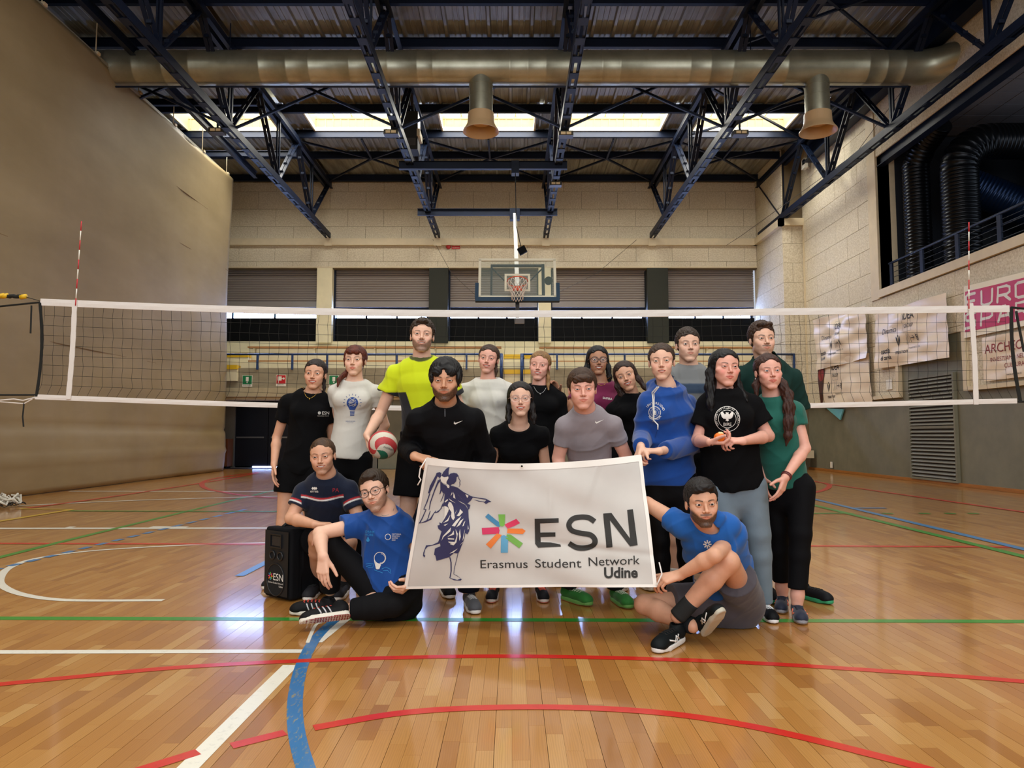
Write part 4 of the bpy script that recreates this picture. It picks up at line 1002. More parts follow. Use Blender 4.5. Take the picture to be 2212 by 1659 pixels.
# wrapped rope at the left edge
rp_ = empty('padded_rope', P(25, 641, NY), label='black and yellow wrapped rope end at the left edge above the net', cat='rope')
a = P(-60, 637, NY); b = P(54, 641, NY); ob = [MB().tube([a.lerp(b, k/24)+Vector((0, 0, .004*math.sin(k*1.8))) for k in range(25)], [.018+.004*(k % 2) for k in range(25)], 10).build('wrap', M_strap, None, True)]
for t_ in (.35, .55, .62, .97): c = a.lerp(b, t_); ob.append(MB().tube([c-Vector((.03, 0, .006)), c+Vector((.03, 0, .006))], .024, 10).build('yellow_band', M_yellow, None, True))
ob.append(MB().tube([b, P(86, 650, NY)], .004, 6).build('thin_cord', M_strap)); keep(rp_, *ob)
# heap of white net at the left edge of the floor
hp = MB(); rs = random.Random(3); g0 = G(8, 1096)
for i in range(26):
    pts = []; a = rs.random()*6; c = g0+Vector((rs.uniform(-.55, .12), rs.uniform(-.25, .25), 0))
    for k in range(9): pts.append(c+Vector((.16*math.cos(a+k*.75)*(1-.05*k), .12*math.sin(a+k*.75), .03+.16*abs(math.sin(k*.8+i))*rs.random()+.01)))
    hp.tube(pts, .011 if i % 3 else .016, 6)
o = hp.build('net_heap', mat('heap_white', '#cfcabb', .8), None, True); tag(o, 'heap of coiled white and black netting on the floor at the left edge', 'net', kind='stuff')
hp = MB()
for i in range(7):
    c = g0+Vector((rs.uniform(-.1, .2), rs.uniform(-.2, .1), 0)); a = rs.random()*6
    hp.tube([c+Vector((.11*math.cos(a+k*.7), .1*math.sin(a+k*.7), .02+.05*abs(math.sin(k+i)))) for k in range(8)], .006, 6)
hp.build('black_cords', M_cord, o, True)
# ================================================================ SIGNED-DISTANCE MODELLING (bodies and clothes as continuous surfaces)
A3 = lambda p: np.array(p, dtype=np.float32)
def smin(a, b, k):
    h = np.clip(.5+.5*(b-a)/k, 0, 1); return b*(1-h)+a*h-k*h*(1-h)
def smax(a, b, k): return -smin(-a, -b, k)
def d_cone(p, a, b, ra, rb):
    a, b = A3(a), A3(b); ba = b-a; L = float(ba@ba)
    t = np.clip(((p-a)@ba)/L, 0, 1); return np.linalg.norm(p-a-t[:, None]*ba, axis=1)-(ra+(rb-ra)*t)
def d_ell(p, c, r, R=None):
    q = p-A3(c)
    if R is not None: q = q@R            # columns of R: local axes
    r = A3(r); k0 = np.linalg.norm(q/r, axis=1); k1 = np.linalg.norm(q/(r*r), axis=1)
    return np.where(k1 > 1e-9, k0*(k0-1)/np.maximum(k1, 1e-9), -r.min())
def d_loft(p, pts, rw, rd, X, k=1.0):
    """tube of elliptical sections along pts; X[i] = sideways axis of each section; rw/rd = half width/depth"""
    pts = A3(pts); n = len(pts); best = None
    for i in range(n-1):
        a, b = pts[i], pts[i+1]; ba = b-a; L = ba@ba; t = np.clip(((p-a)@ba)/L, 0, 1)[:, None]
        x = A3(X[i])*(1-t)+A3(X[i+1])*t; x /= np.linalg.norm(x, axis=1)[:, None]
        w = ba/math.sqrt(L); yv = np.cross(w, x); yv /= np.linalg.norm(yv, axis=1)[:, None]
        q = p-a-t*ba
        # residual along the axis beyond the ends keeps the caps round
        qa = (q*w).sum(1); qx = (q*x).sum(1); qy = (q*yv).sum(1)
        W_ = rw[i]*(1-t[:, 0])+rw[i+1]*t[:, 0]; D_ = rd[i]*(1-t[:, 0])+rd[i+1]*t[:, 0]
        m = np.minimum(W_, D_)
        k0 = np.sqrt((qx/W_)**2+(qy/D_)**2+(qa/m)**2); k1 = np.sqrt((qx/W_**2)**2+(qy/D_**2)**2+(qa/m**2)**2)
        d = np.where(k1 > 1e-9, k0*(k0-1)/np.maximum(k1, 1e-9), -m)
        best = d if best is None else smin(best, d, .012)
    return best
def fold_noise(p, amp, seed=0, f=14.0, axis=None):
    """cloth folds: a few warped ridges"""
    rs = np.random.RandomState(seed); o = np.zeros(len(p))
    for i in range(4):
        w = rs.randn(3); w /= np.linalg.norm(w)
        if axis is not None: w = w-A3(axis)*(w@A3(axis))*.75; w /= np.linalg.norm(w)
        w2 = rs.randn(3)*5; ph = rs.rand()*6; ff = f*(1+.7*i)
        s = np.sin(p@w*ff+ph+1.3*np.sin(p@w2+ph*2)); m = .5+.5*np.sin(p@(rs.randn(3)*6)+ph)
        o += (1-np.abs(s))**2*m/(1+.5*i)
    return amp*(o-.6)
OFF8 = np.array([(i, j, k) for i in (0, 1) for j in (0, 1) for k in (0, 1)])
def surface(fn, lo, hi, h, lip=1.25, pad=0.004):
    """sparse surface nets: returns vertices (n,3) and quads (m,4)"""
    lo = A3(lo)-2*h; hi = A3(hi)+2*h; B = 5
    nb = np.ceil((hi-lo)/(h*B)).astype(int)+1
    g = np.stack(np.meshgrid(*[np.arange(n) for n in nb], indexing='ij'), -1).reshape(-1, 3)
    # two-level culling
    cen = (lo+(g+.5)*h*B).astype(np.float32); d = fn(cen); g = g[np.abs(d) < (h*B*.866*lip+pad)]
    if len(g) == 0: return np.zeros((0, 3)), np.zeros((0, 4), int)
    loc = np.stack(np.meshgrid(*[np.arange(B+1)]*3, indexing='ij'), -1).reshape(-1, 3)
    idx = g[:, None, :]*B+loc[None]                      # 
    D = np.empty(idx.shape[:2]); ch = 300
    for s in range(0, len(g), ch):
        q = (idx[s:s+ch].reshape(-1, 3)*h+lo).astype(np.float32); D[s:s+ch] = fn(q).reshape(-1, idx.shape[1])
    D = D.reshape(-1, B+1, B+1, B+1); ins = D < 0
    # active cells
    c = np.zeros((len(g), B, B, B), int)
    for o in OFF8: c += ins[:, o[0]:o[0]+B, o[1]:o[1]+B, o[2]:o[2]+B]
    act = np.argwhere((c > 0) & (c < 8))
    bi, ci = act[:, 0], act[:, 1:]
    vals = np.stack([D[bi, ci[:, 0]+o[0], ci[:, 1]+o[1], ci[:, 2]+o[2]] for o in OFF8], 1)
    P_ = np.zeros((len(act), 3)); N_ = np.zeros(len(act))
    for i in range(8):
        for j in range(i+1, 8):
            if np.abs(OFF8[i]-OFF8[j]).sum() != 1: continue
            a, b = vals[:, i], vals[:, j]; m = (a < 0) != (b < 0); t = np.where(m, a/np.where(m, a-b, 1), 0)
            P_ += m[:, None]*(OFF8[i]+t[:, None]*(OFF8[j]-OFF8[i])); N_ += m
    cell = g[bi]*B+ci; V = lo+h*(cell+P_/N_[:, None])
    dim = nb*B+3; key = (cell[:, 0]*dim[1]+cell[:, 1])*dim[2]+cell[:, 2]
    od = np.argsort(key); ks = key[od]
    F = []
    for ax in range(3):
        a1, a2 = (ax+1) % 3, (ax+2) % 3; sl = [slice(None), slice(0, B), slice(0, B), slice(0, B)]; sl2 = list(sl); sl2[ax+1] = slice(1, B+1)
        A_, B_ = ins[tuple(sl)], ins[tuple(sl2)]; e = np.argwhere(A_ != B_); cc = g[e[:, 0]]*B+e[:, 1:]; sg = A_[tuple(e.T)]
        q = []
        for s1, s2 in ((0, 0), (1, 0), (1, 1), (0, 1)):
            k_ = cc.copy(); k_[:, a1] -= s1; k_[:, a2] -= s2; kk = (k_[:, 0]*dim[1]+k_[:, 1])*dim[2]+k_[:, 2]
            p_ = np.searchsorted(ks, kk); p_ = np.minimum(p_, len(ks)-1); ok = ks[p_] == kk; q.append(np.where(ok, od[p_], -1))
        q = np.stack(q, 1); good = (q >= 0).all(1); q = q[good]; sg = sg[good]
        q[sg] = q[sg][:, ::1]; q[~sg] = q[~sg][:, ::-1]; F.append(q)
    return V, np.concatenate(F)
def project(fn, V, it=2, e=.0008):
    for _ in range(it):
        d = fn(V); gx = np.stack([fn(V+A3(v)*e)-d for v in ((1, 0, 0), (0, 1, 0), (0, 0, 1))], 1)/e
        gn = np.maximum((gx**2).sum(1), .25); V = V-np.clip(d/gn, -.004, .004)[:, None]*gx
    return V
def refine(V, F, sel_fn, fn, levels=1):
    """conforming subdivision of the selected zone, projected back on the surface"""
    me = bpy.data.meshes.new('r'); me.from_pydata(V, [], F) if False else None
    n = F.shape[1]; me.vertices.add(len(V)); me.vertices.foreach_set('co', np.ascontiguousarray(V, dtype=np.float32).ravel())
    me.loops.add(F.size); me.loops.foreach_set('vertex_index', np.ascontiguousarray(F, dtype=np.int32).ravel())
    me.polygons.add(len(F)); me.polygons.foreach_set('loop_start', np.arange(0, F.size, n, dtype=np.int32)); me.update(calc_edges=True)
    for l in range(levels):
        bm = bmesh.new(); bm.from_mesh(me); co = np.empty(len(me.vertices)*3, np.float32); me.vertices.foreach_get('co', co); s = sel_fn(co.reshape(-1, 3), l)
        ev = np.empty(len(me.edges)*2, np.int32); me.edges.foreach_get('vertices', ev); ev = ev.reshape(-1, 2); ok = np.nonzero(s[ev[:, 0]] & s[ev[:, 1]])[0]
        bm.edges.ensure_lookup_table(); bmesh.ops.subdivide_edges(bm, edges=[bm.edges[i] for i in ok], cuts=1, use_grid_fill=True)
        if l == levels-1: bmesh.ops.triangulate(bm, faces=[f for f in bm.faces if len(f.verts) > 4])
        bm.to_mesh(me); bm.free()
    co = np.empty(len(me.vertices)*3, np.float32); me.vertices.foreach_get('co', co); V = co.reshape(-1, 3)
    m = sel_fn(V, 0); V[m] = project(fn, V[m], 2); me.vertices.foreach_set('co', V.ravel()); me.update()
    return me, V
def quads2tris(F): return np.concatenate([F[:, [0, 1, 2]], F[:, [0, 2, 3]]])
def unit(v): v = A3(v); return v/max(np.linalg.norm(v), 1e-9)
def rotm(yaw=0, pitch=0, roll=0):
    """head frame: columns = (left-right x, face-forward y, up z); yaw>0 turns the face to the picture's right, pitch>0 looks down, roll>0 tilts to the picture's right"""
    # base: face looks towards the camera (-Y): local y -> -Y, local x -> -X (subject's right hand side is picture-left), z up
    Rz = lambda a: np.array([[math.cos(a), -math.sin(a), 0], [math.sin(a), math.cos(a), 0], [0, 0, 1]])
    Rx = lambda a: np.array([[1, 0, 0], [0, math.cos(a), -math.sin(a)], [0, math.sin(a), math.cos(a)]])
    Ry = lambda a: np.array([[math.cos(a), 0, math.sin(a)], [0, 1, 0], [-math.sin(a), 0, math.cos(a)]])
    base = np.array([[-1, 0, 0], [0, -1, 0], [0, 0, 1.]])
    return (Rz(yaw)@Ry(roll)@base@Rx(-pitch)).astype(np.float32)
def set_cols(o, col, name='col'):
    """per-vertex colour (n,3) or mask"""
    a = o.data.color_attributes.new(name, 'FLOAT_COLOR', 'POINT'); n = len(o.data.vertices)
    c = np.ones((n, 4), np.float32); c[:, :3] = col; a.data.foreach_set('color', c.ravel())
# ================================================================ PEOPLE BUILDER
def skin_mat(name, base, rough=.48):
    m = bpy.data.materials.new(name); t = NT(m)
    a = t.n('ShaderNodeAttribute'); a.attribute_name = 'col'
    n1 = t.noise(t.wpos(), 34, 4, .6)
    c = t.mix(.5, t.ramp(n1, [(.3, tuple(x*.9 for x in lin(base))), (.7, tuple(min(1, x*1.05) for x in lin(base)))]), lin(base))
    t.l(t.mix(1.0, c, a.outputs['Color'], 'MULTIPLY'), t.b.inputs['Base Color'])
    t.b.inputs['Roughness'].default_value = rough; t.b.inputs['Specular IOR Level'].default_value = .4
    t.b.inputs['Subsurface Weight'].default_value = .12; t.b.inputs['Subsurface Radius'].default_value = (1, .35, .2); t.b.inputs['Subsurface Scale'].default_value = .006
    t.bump(t.noise(t.wpos(), 300, 2), .08, .001)
    return m
def hair_mat(name, c1, c2=None):
    if name in MATS: return MATS[name]
    m = bpy.data.materials.new(name); t = NT(m); MATS[name] = m; c = lin(c1); d = lin(c2) if c2 else tuple(x*.45 for x in c)
    f = t.noise(t.wpos((1, 1, .13)), 260, 4, .7); g = t.noise(t.wpos(), 30, 2)
    t.l(t.ramp(t.math('ADD', t.math('MULTIPLY', f, .7), t.math('MULTIPLY', g, .3)), [(.38, d), (.62, c)]), t.b.inputs['Base Color'])
    t.b.inputs['Roughness'].default_value = .48; t.b.inputs['Specular IOR Level'].default_value = .3; t.bump(f, .55, .003)
    return m
def cloth_mat(name, c, rough=.85, var=.08, sheen=.15, knit=500, spec=.25):
    if name in MATS: return MATS[name]
    m = bpy.data.materials.new(name); t = NT(m); MATS[name] = m; L = lin(c)
    f = t.noise(t.wpos(), 9, 4, .6)
    t.l(t.ramp(f, [(.3, tuple(x*(1-var) for x in L)), (.7, tuple(min(1, x*(1+var)) for x in L))]), t.b.inputs['Base Color'])
    t.b.inputs['Roughness'].default_value = rough; t.b.inputs['Sheen Weight'].default_value = sheen if max(L) > .03 else 0; t.b.inputs['Specular IOR Level'].default_value = spec if max(L) > .03 else .15
    t.bump(t.noise(t.wpos(), knit, 2), .15, .001)
    return m
M_eyew = mat('eye_white', '#d6cdc4', .3, spec=.3); M_iris = {}
def cloth_vc(name, rough=.8):
    """cloth whose dyed panels come from a colour attribute"""
    m = bpy.data.materials.new(name); t = NT(m); a = t.n('ShaderNodeAttribute'); a.attribute_name = 'col'; f = t.noise(t.wpos(), 9, 4, .6)
    t.l(t.mix(t.math('MULTIPLY', f, .14), a.outputs['Color'], (.0, .0, .0)), t.b.inputs['Base Color']); t.b.inputs['Roughness'].default_value = rough; t.b.inputs['Sheen Weight'].default_value = .12; t.b.inputs['Specular IOR Level'].default_value = .25
    t.bump(t.noise(t.wpos(), 500, 2), .15, .001); return m
def paint(n, base, layers):
    """base colour and (mask, colour) layers"""
    c = np.tile(np.array(lin(base)), (n, 1))
    for k, col in layers: k = np.clip(k, 0, 1)[:, None]; c = c*(1-k)+np.array(lin(col))*k
    return c
def iris_mat(c):
    if c not in M_iris: M_iris[c] = mat('iris_'+c.strip('#'), c, .4, spec=.2)
    return M_iris[c]
M_pupil = mat('pupil', '#060505', .2, spec=.2); M_teeth = mat('teeth', '#efe8dc', .25)
def J(t): return np.array(P(*t), dtype=np.float32) if not isinstance(t, np.ndarray) else t.astype(np.float32)

def head_fn(f, smile, hs):
    """face in head units (head 0.23 m high, chin z=-.115, crown .115, face towards +y)"""
    jw = f.get('jaw', 1.0)*(.88 if f.get('fem', 0) else 1); fem = f.get('fem', 0); ns = f.get('nose', .88 if f.get('fem', 0) else 1.0); op = f.get('open', 0.0); ch = f.get('cheek', 0.0); lg = f.get('long', 0.0)
    def fn(q):
        x = np.abs(q[:, 0]); Q = np.c_[x, q[:, 1], q[:, 2]]
        d = d_ell(q, (0, -.016, .032), (.0735, .094, .083))
        d = smin(d, d_ell(q, (0, .030, .028), (.061, .048, .052)), .02)
        d = smin(d, d_ell(q, (0, .026, -.034-lg*.5), (.0600*jw, .052, .068)), .024)
        d = smin(d, d_cone(Q, (.0425*jw, .006, -.052-lg), (.013, .060, -.098-lg), .0165, .016), .018)
        d = smin(d, d_ell(q, (0, .066, -.097-lg), (.017, .016, .015)), .012)
        d = smin(d, d_ell(Q, (.042, .049, -.018), (.019+ch*.01, .020, .017)), .020)
        d = smin(d, d_ell(Q, (.033, .043, -.052), (.021, .026, .027)), .02)
        if smile > 0: d = smin(d, d_ell(Q, (.036, .064, -.034), (.015, .013, .015)), .018)
        d = smin(d, d_cone(Q, (.006, .074, .019), (.042, .058, .021), .0100-.002*fem, .009), .012)
        d = smax(d, -d_ell(Q, (.031, .0970, .002), (.020, .0165, .012)), .010)
        d = smin(d, d_cone(q, (0, .074, .014), (0, .092*1+.004*ns, -.026), .0075, .0085*ns), .007)
        d = smin(d, d_ell(q, (0, .0975+.003*ns, -.028), (.0095*ns, .0095, .0085)), .005)
        d = smin(d, d_ell(Q, (.0115*ns, .088, -.0315), (.0075, .010, .0065)), .004)
        d = smin(d, d_ell(q, (0, .064, -.060), (.030, .022, .024)), .016)
        cw = .0235+.006*smile; cz = -.0595+.0065*smile; cyb = .0765-.004*smile
        ul, ll = .0034+.0014*fem, .0046+.0014*fem
        d = smin(d, d_cone(Q, (cw, cyb, cz), (.004, .0862, -.0555-.001*smile+op*.004), .0022, ul), .0035)
        d = smin(d, d_cone(Q, (cw, cyb, cz-.001), (.0, .0855, -.0655-op*.006), .0022, ll), .0035)
        if op > 0:
            zc = -.0600+(.0055*smile)*(x/.026)**2
            hgt = (.0022+.0048*op)*np.clip(1-(x/(cw*.93))**2, -1, 1)
            d = smax(d, -np.maximum(np.abs(q[:, 2]-zc)-hgt, .0765-q[:, 1]), .0015)
        else:
            zc = -.0600+(.006*smile)*(x/.027)**2
            d = smax(d, -np.maximum(np.maximum(np.abs(q[:, 2]-zc)-.0007, x-cw), .081-q[:, 1]), .002)
        # eyes: lids over the ball, almond opening
        s = d_ell(Q, (.031, .0700, .002), (.0133,)*3); d = smin(d, s, .004)
        o = f.get('eye', .8); e = x-.031; zc = .002+.0012*np.clip(e/.014, -1, 1)
        hu = (.0052*o)*np.clip(1-(e/.0148)**2, -1, 1); hl = (.0040*o)*np.clip(1-(e/.0148)**2, -1, 1)
        dz = q[:, 2]-zc; dop = np.where(dz > 0, dz-hu, -dz-hl)
        d = smax(d, -np.maximum(np.maximum(dop, s-.004), .0655-q[:, 1]), .0012)
        # ears
        er = d_ell(Q, (.0735, -.010, -.006), (.0075, .0150, .0265), None); er = smax(er, -d_ell(Q, (.0825, -.005, -.003), (.006, .009, .016)), .004)
        d = smin(d, er, .006)
        return d
    return fn
def lip_geo(q, f, smile):
    x = np.abs(q[:, 0]); cw = .0235+.006*smile; cz = -.0595+.0065*smile; op = f.get('open', 0.0); fem = f.get('fem', 0)
    t = np.clip(x/cw, 0, 1.2); zt = -.0555+op*.004+(cz+.0555)*t**1.5; zb = -.0655-op*.006+(cz+.0655)*t**1.5
    up = zt+(.0036+.0022*fem)*(1-t**2); lo = zb-(.0046+.0022*fem)*(1-t**2)
    m = np.minimum(up-q[:, 2], q[:, 2]-lo); return np.clip(m/.0015+.3, 0, 1)*(q[:, 1] > .06)*(t < 1.02)
def face_colors(q, f, hairc, smile):
    n = len(q); c = np.ones((n, 3)); x = np.abs(q[:, 0])
    blush = f.get('blush', .18)
    g = np.exp(-(((x-.042)/.016)**2+((q[:, 2]+.028)/.017)**2))*(q[:, 1] > .03)
    c *= 1-g[:, None]*blush*A3((.0, .42, .36))
    g = np.exp(-((x/.010)**2+((q[:, 2]+.03)/.010)**2))*(q[:, 1] > .085); c *= 1-g[:, None]*blush*A3((.02, .3, .28))
    g = np.exp(-(((x-.031)/.017)**2+((q[:, 2]-.006)/.011)**2))*(q[:, 1] > .05); c *= 1-g[:, None]*A3((.16, .24, .24))
    lp = lip_geo(q, f, smile); lc = A3(f.get('lips', (.86, .50, .50) if f.get('fem') else (.86, .60, .58))); c = c*(1-lp[:, None])+lc*lp[:, None]
    # mouth line and mouth interior
    g = np.exp(-((q[:, 2]+.0600-.006*smile*(x/.027)**2)/.0011)**2)*(x < .0235+.006*smile)*(q[:, 1] > .06)*.6
    c *= 1-g[:, None]*A3((.6, .8, .8))
    op = f.get('open', 0); cw_ = .0235+.006*smile; inside = (q[:, 1] < .0795)*(q[:, 1] > .06)*(np.abs(q[:, 2]+.06-(.0055*smile)*(x/.026)**2) < (.0022+.0048*op)*np.clip(1-(x/(cw_*.93))**2, 0, 1)+.0005)*(x < cw_*.9)*(op > 0); c[inside > 0] = (.25, .08, .08)
    # nostrils
    g = np.exp(-(((x-.0065)/.0028)**2+((q[:, 2]+.0365)/.0024)**2))*(q[:, 1] > .07); c *= 1-g[:, None]*A3((.7, .85, .85))
    # lash line
    o = f.get('eye', .8); e = x-.031; hu = .002+.0012*np.clip(e/.014, -1, 1)+.0052*o*np.clip(1-(e/.0155)**2, -.3, 1)
    g = np.exp(-((q[:, 2]-hu-.0006)/.0014)**2)*(np.abs(e) < .0165)*(q[:, 1] > .055)*f.get('lash', .75); c *= 1-g[:, None]*.88
    hl = .002-.0040*o*np.clip(1-(e/.0155)**2, -.3, 1)
    g = np.exp(-((q[:, 2]-hl+.0003)/.0010)**2)*(np.abs(e) < .0150)*(q[:, 1] > .055)*f.get('lash', .75)*.5; c *= 1-g[:, None]*.7
    # brows
    hc = A3(lin(hairc))*f.get('browk', 1.0); t = (x-.012)/.036; bz = .0195+f.get('browz', 0)+.0055*np.sin(np.clip(t, 0, 1)*2.3)-.003*np.clip(t-.6, 0, 1)
    th = f.get('browt', .0031)*(1-.45*np.clip(t, 0, 1)); g = np.exp(-((q[:, 2]-bz)/th)**2)*np.clip((x-.010)/.004, 0, 1)*np.clip((.050-x)/.006, 0, 1)*(q[:, 1] > .03)*f.get('brow', .95)
    c = c*(1-g[:, None])+(hc+.02)*g[:, None]
    bd = f.get('beard', 0)
    if bd:
        rs = np.random.RandomState(1).rand(n)*.30-.16
        line = -.050+.030*np.clip((x-.030)/.03, 0, 1)     # cheek line rises to the sideburn
        g = np.clip((line-q[:, 2])/.014, 0, 1)*np.clip((q[:, 2]+.112-.30*np.clip(.055-q[:, 1], 0, .1))/.007+.6, 0, 1)*np.clip((q[:, 1]-.002)/.01, 0, 1)
        g *= 1-lp; mo = np.exp(-(((q[:, 2]+.0475)/.0052)**2))*np.clip((.031-x)/.006, 0, 1)*(q[:, 1] > .06)
        g = np.clip(np.maximum(g*(1-.6*np.exp(-((x/.02)**2+((q[:, 2]+.054)/.012)**2))), mo*f.get('must', 1.0)), 0, 1)
        if f.get('goatee'): g = np.maximum(np.exp(-((x/.022)**2+((q[:, 2]+.098)/.016)**2))*(q[:, 1] > .03), mo*f.get('must', 1))+.2*g
        if f.get('mustonly'): g = mo+.12*g
        g = np.clip(g*(bd+rs), 0, .93); c = c*(1-g[:, None])+(hc*1.0+.012)*g[:, None]
    return c

def d_lock(p, a, b, ra, rb, k):
    a, b = A3(a), A3(b); ba = b-a; L = float(ba@ba); t = np.clip(((p-a)@ba)/L, 0, 1); v = p-a-t[:, None]*ba
    an = np.arctan2(v[:, 1], v[:, 0]); tt = (k+t)*2.1; w = .10*np.sin(an*4+tt*2.2)+.09*np.sin(an*9-tt*3.1)+.05*np.sin(an*17+tt*5)+.06*np.sin(tt*3)
    return np.linalg.norm(v, axis=1)-(ra+(rb-ra)*t)*(1+w)
def hair_fn(st):
    """st: dict of hair-style parameters in head units"""
    top = st.get('top', .012); side = st.get('side', .0105); back = st.get('back', .008); hl = st.get('line', .0); rough = st.get('rough', .003)
    wid = st.get('facew', .060)
    def fn(q):
        x = np.abs(q[:, 0]); Q = np.c_[x, q[:, 1], q[:, 2]]
        ph = np.arctan2(q[:, 0], q[:, 1]+.02); flow = ph*26+8*np.sin(q[:, 2]*38+ph*3)+3*np.sin(q[:, 0]*70+q[:, 1]*50)
        nz = rough*(.55*np.sin(flow)+.35*np.sin(flow*2.3+1))
        if st.get('curl', 0):
            w = st['curl']; nz = nz+w*np.sin(q[:, 0]*210+2*np.sin(q[:, 2]*90))*np.sin(q[:, 1]*190+1)*np.sin(q[:, 2]*230+2*np.sin(q[:, 0]*120))
        d = d_ell(q, (0, -.018-back*.3, .034+top*.30), (.0745+side, .0955+back, .084+top*.75))
        for e in st.get('ells', ()): d = smin(d, d_ell(q, e[0], e[1]), .015)
        d = d-nz
        rem = d_ell(q, (st.get('part', 0), .106, -.020+hl), (wid, .076, .101))
        pl = np.maximum(-(q[:, 1]-.040-st.get('sb', 0))*.9+(q[:, 2]-.03)*.45, q[:, 2]-.056); rem = np.minimum(rem, pl); rem = np.minimum(rem, np.maximum(q[:, 2]+.022, -q[:, 1]-.014))
        if st.get('earcut', 1): rem = np.minimum(rem, d_ell(Q, (.084, -.006, -.014), (.03, .015, .027)))
        nape = st.get('nape', -.062); rem = np.minimum(rem, (q[:, 2]-nape)*1.0)
        d = smax(d, -rem-nz*.25, .004)
        for e in st.get('front', ()): d = smin(d, d_ell(q, e[0], e[1])-nz*.8, .008)
        for lk in st.get('locks', ()):
            pts = lk[0]; rs_ = lk[1]
            for i in range(len(pts)-1): d = smin(d, d_lock(q, pts[i], pts[i+1], rs_[i], rs_[i+1], i), lk[2] if len(lk) > 2 else .012)
        return d*.85
    return fn

def hand_prims(w, d, palm, right, sc, curl=(.35, .45, .3), spread=.12, thumb=(.55, .75, .35), tcurl=.3):
    """returns (palm cones, finger cones)"""
    d = unit(d); palm = A3(palm); palm = unit(palm-d*(palm@d)); th = np.cross(d, palm)*(1 if right else -1)
    pc, fc = [], []; lens = (.043, .048, .044, .034); offs = (.026, .009, -.009, -.025); kn = (.083, .086, .082, .075)
    for i in range(4):
        k = w+sc*(d*kn[i]+th*offs[i]); base = w+sc*th*offs[i]*.55
        pc.append((base, k, .0150*sc, .0112*sc))
        a = spread*(1.5-i)/1.5; d0 = unit(d*math.cos(a*.5)+th*math.sin(a*.5)); L = lens[i]*sc; p = k; ang = 0; rr = .0092*sc*(.88 if i == 3 else 1)
        for j, (l_, c_) in enumerate(zip((1.0, .62, .5), curl)):
            ang += c_*(1+.12*(i-1)); v = d0*math.cos(ang)+palm*math.sin(ang); e = p+v*L*l_; fc.append((p, e, rr, rr*.9)); p = e; rr *= .9
    tb = w+sc*(d*.018+th*.020+palm*.006); td = unit(d*thumb[0]+th*thumb[1]+palm*thumb[2])
    k1 = tb+td*.042*sc; t2 = unit(td*math.cos(tcurl)+unit(d)*math.sin(tcurl)); k2 = k1+t2*.032*sc; t3 = unit(t2+palm*.15*0+unit(d)*tcurl*.5); k3 = k2+t3*.024*sc
    fc += [(k1, k2, .0112*sc, .0098*sc), (k2, k3, .0098*sc, .0082*sc)]; pc.append((tb, k1, .0150*sc, .0115*sc))
    return pc, fc

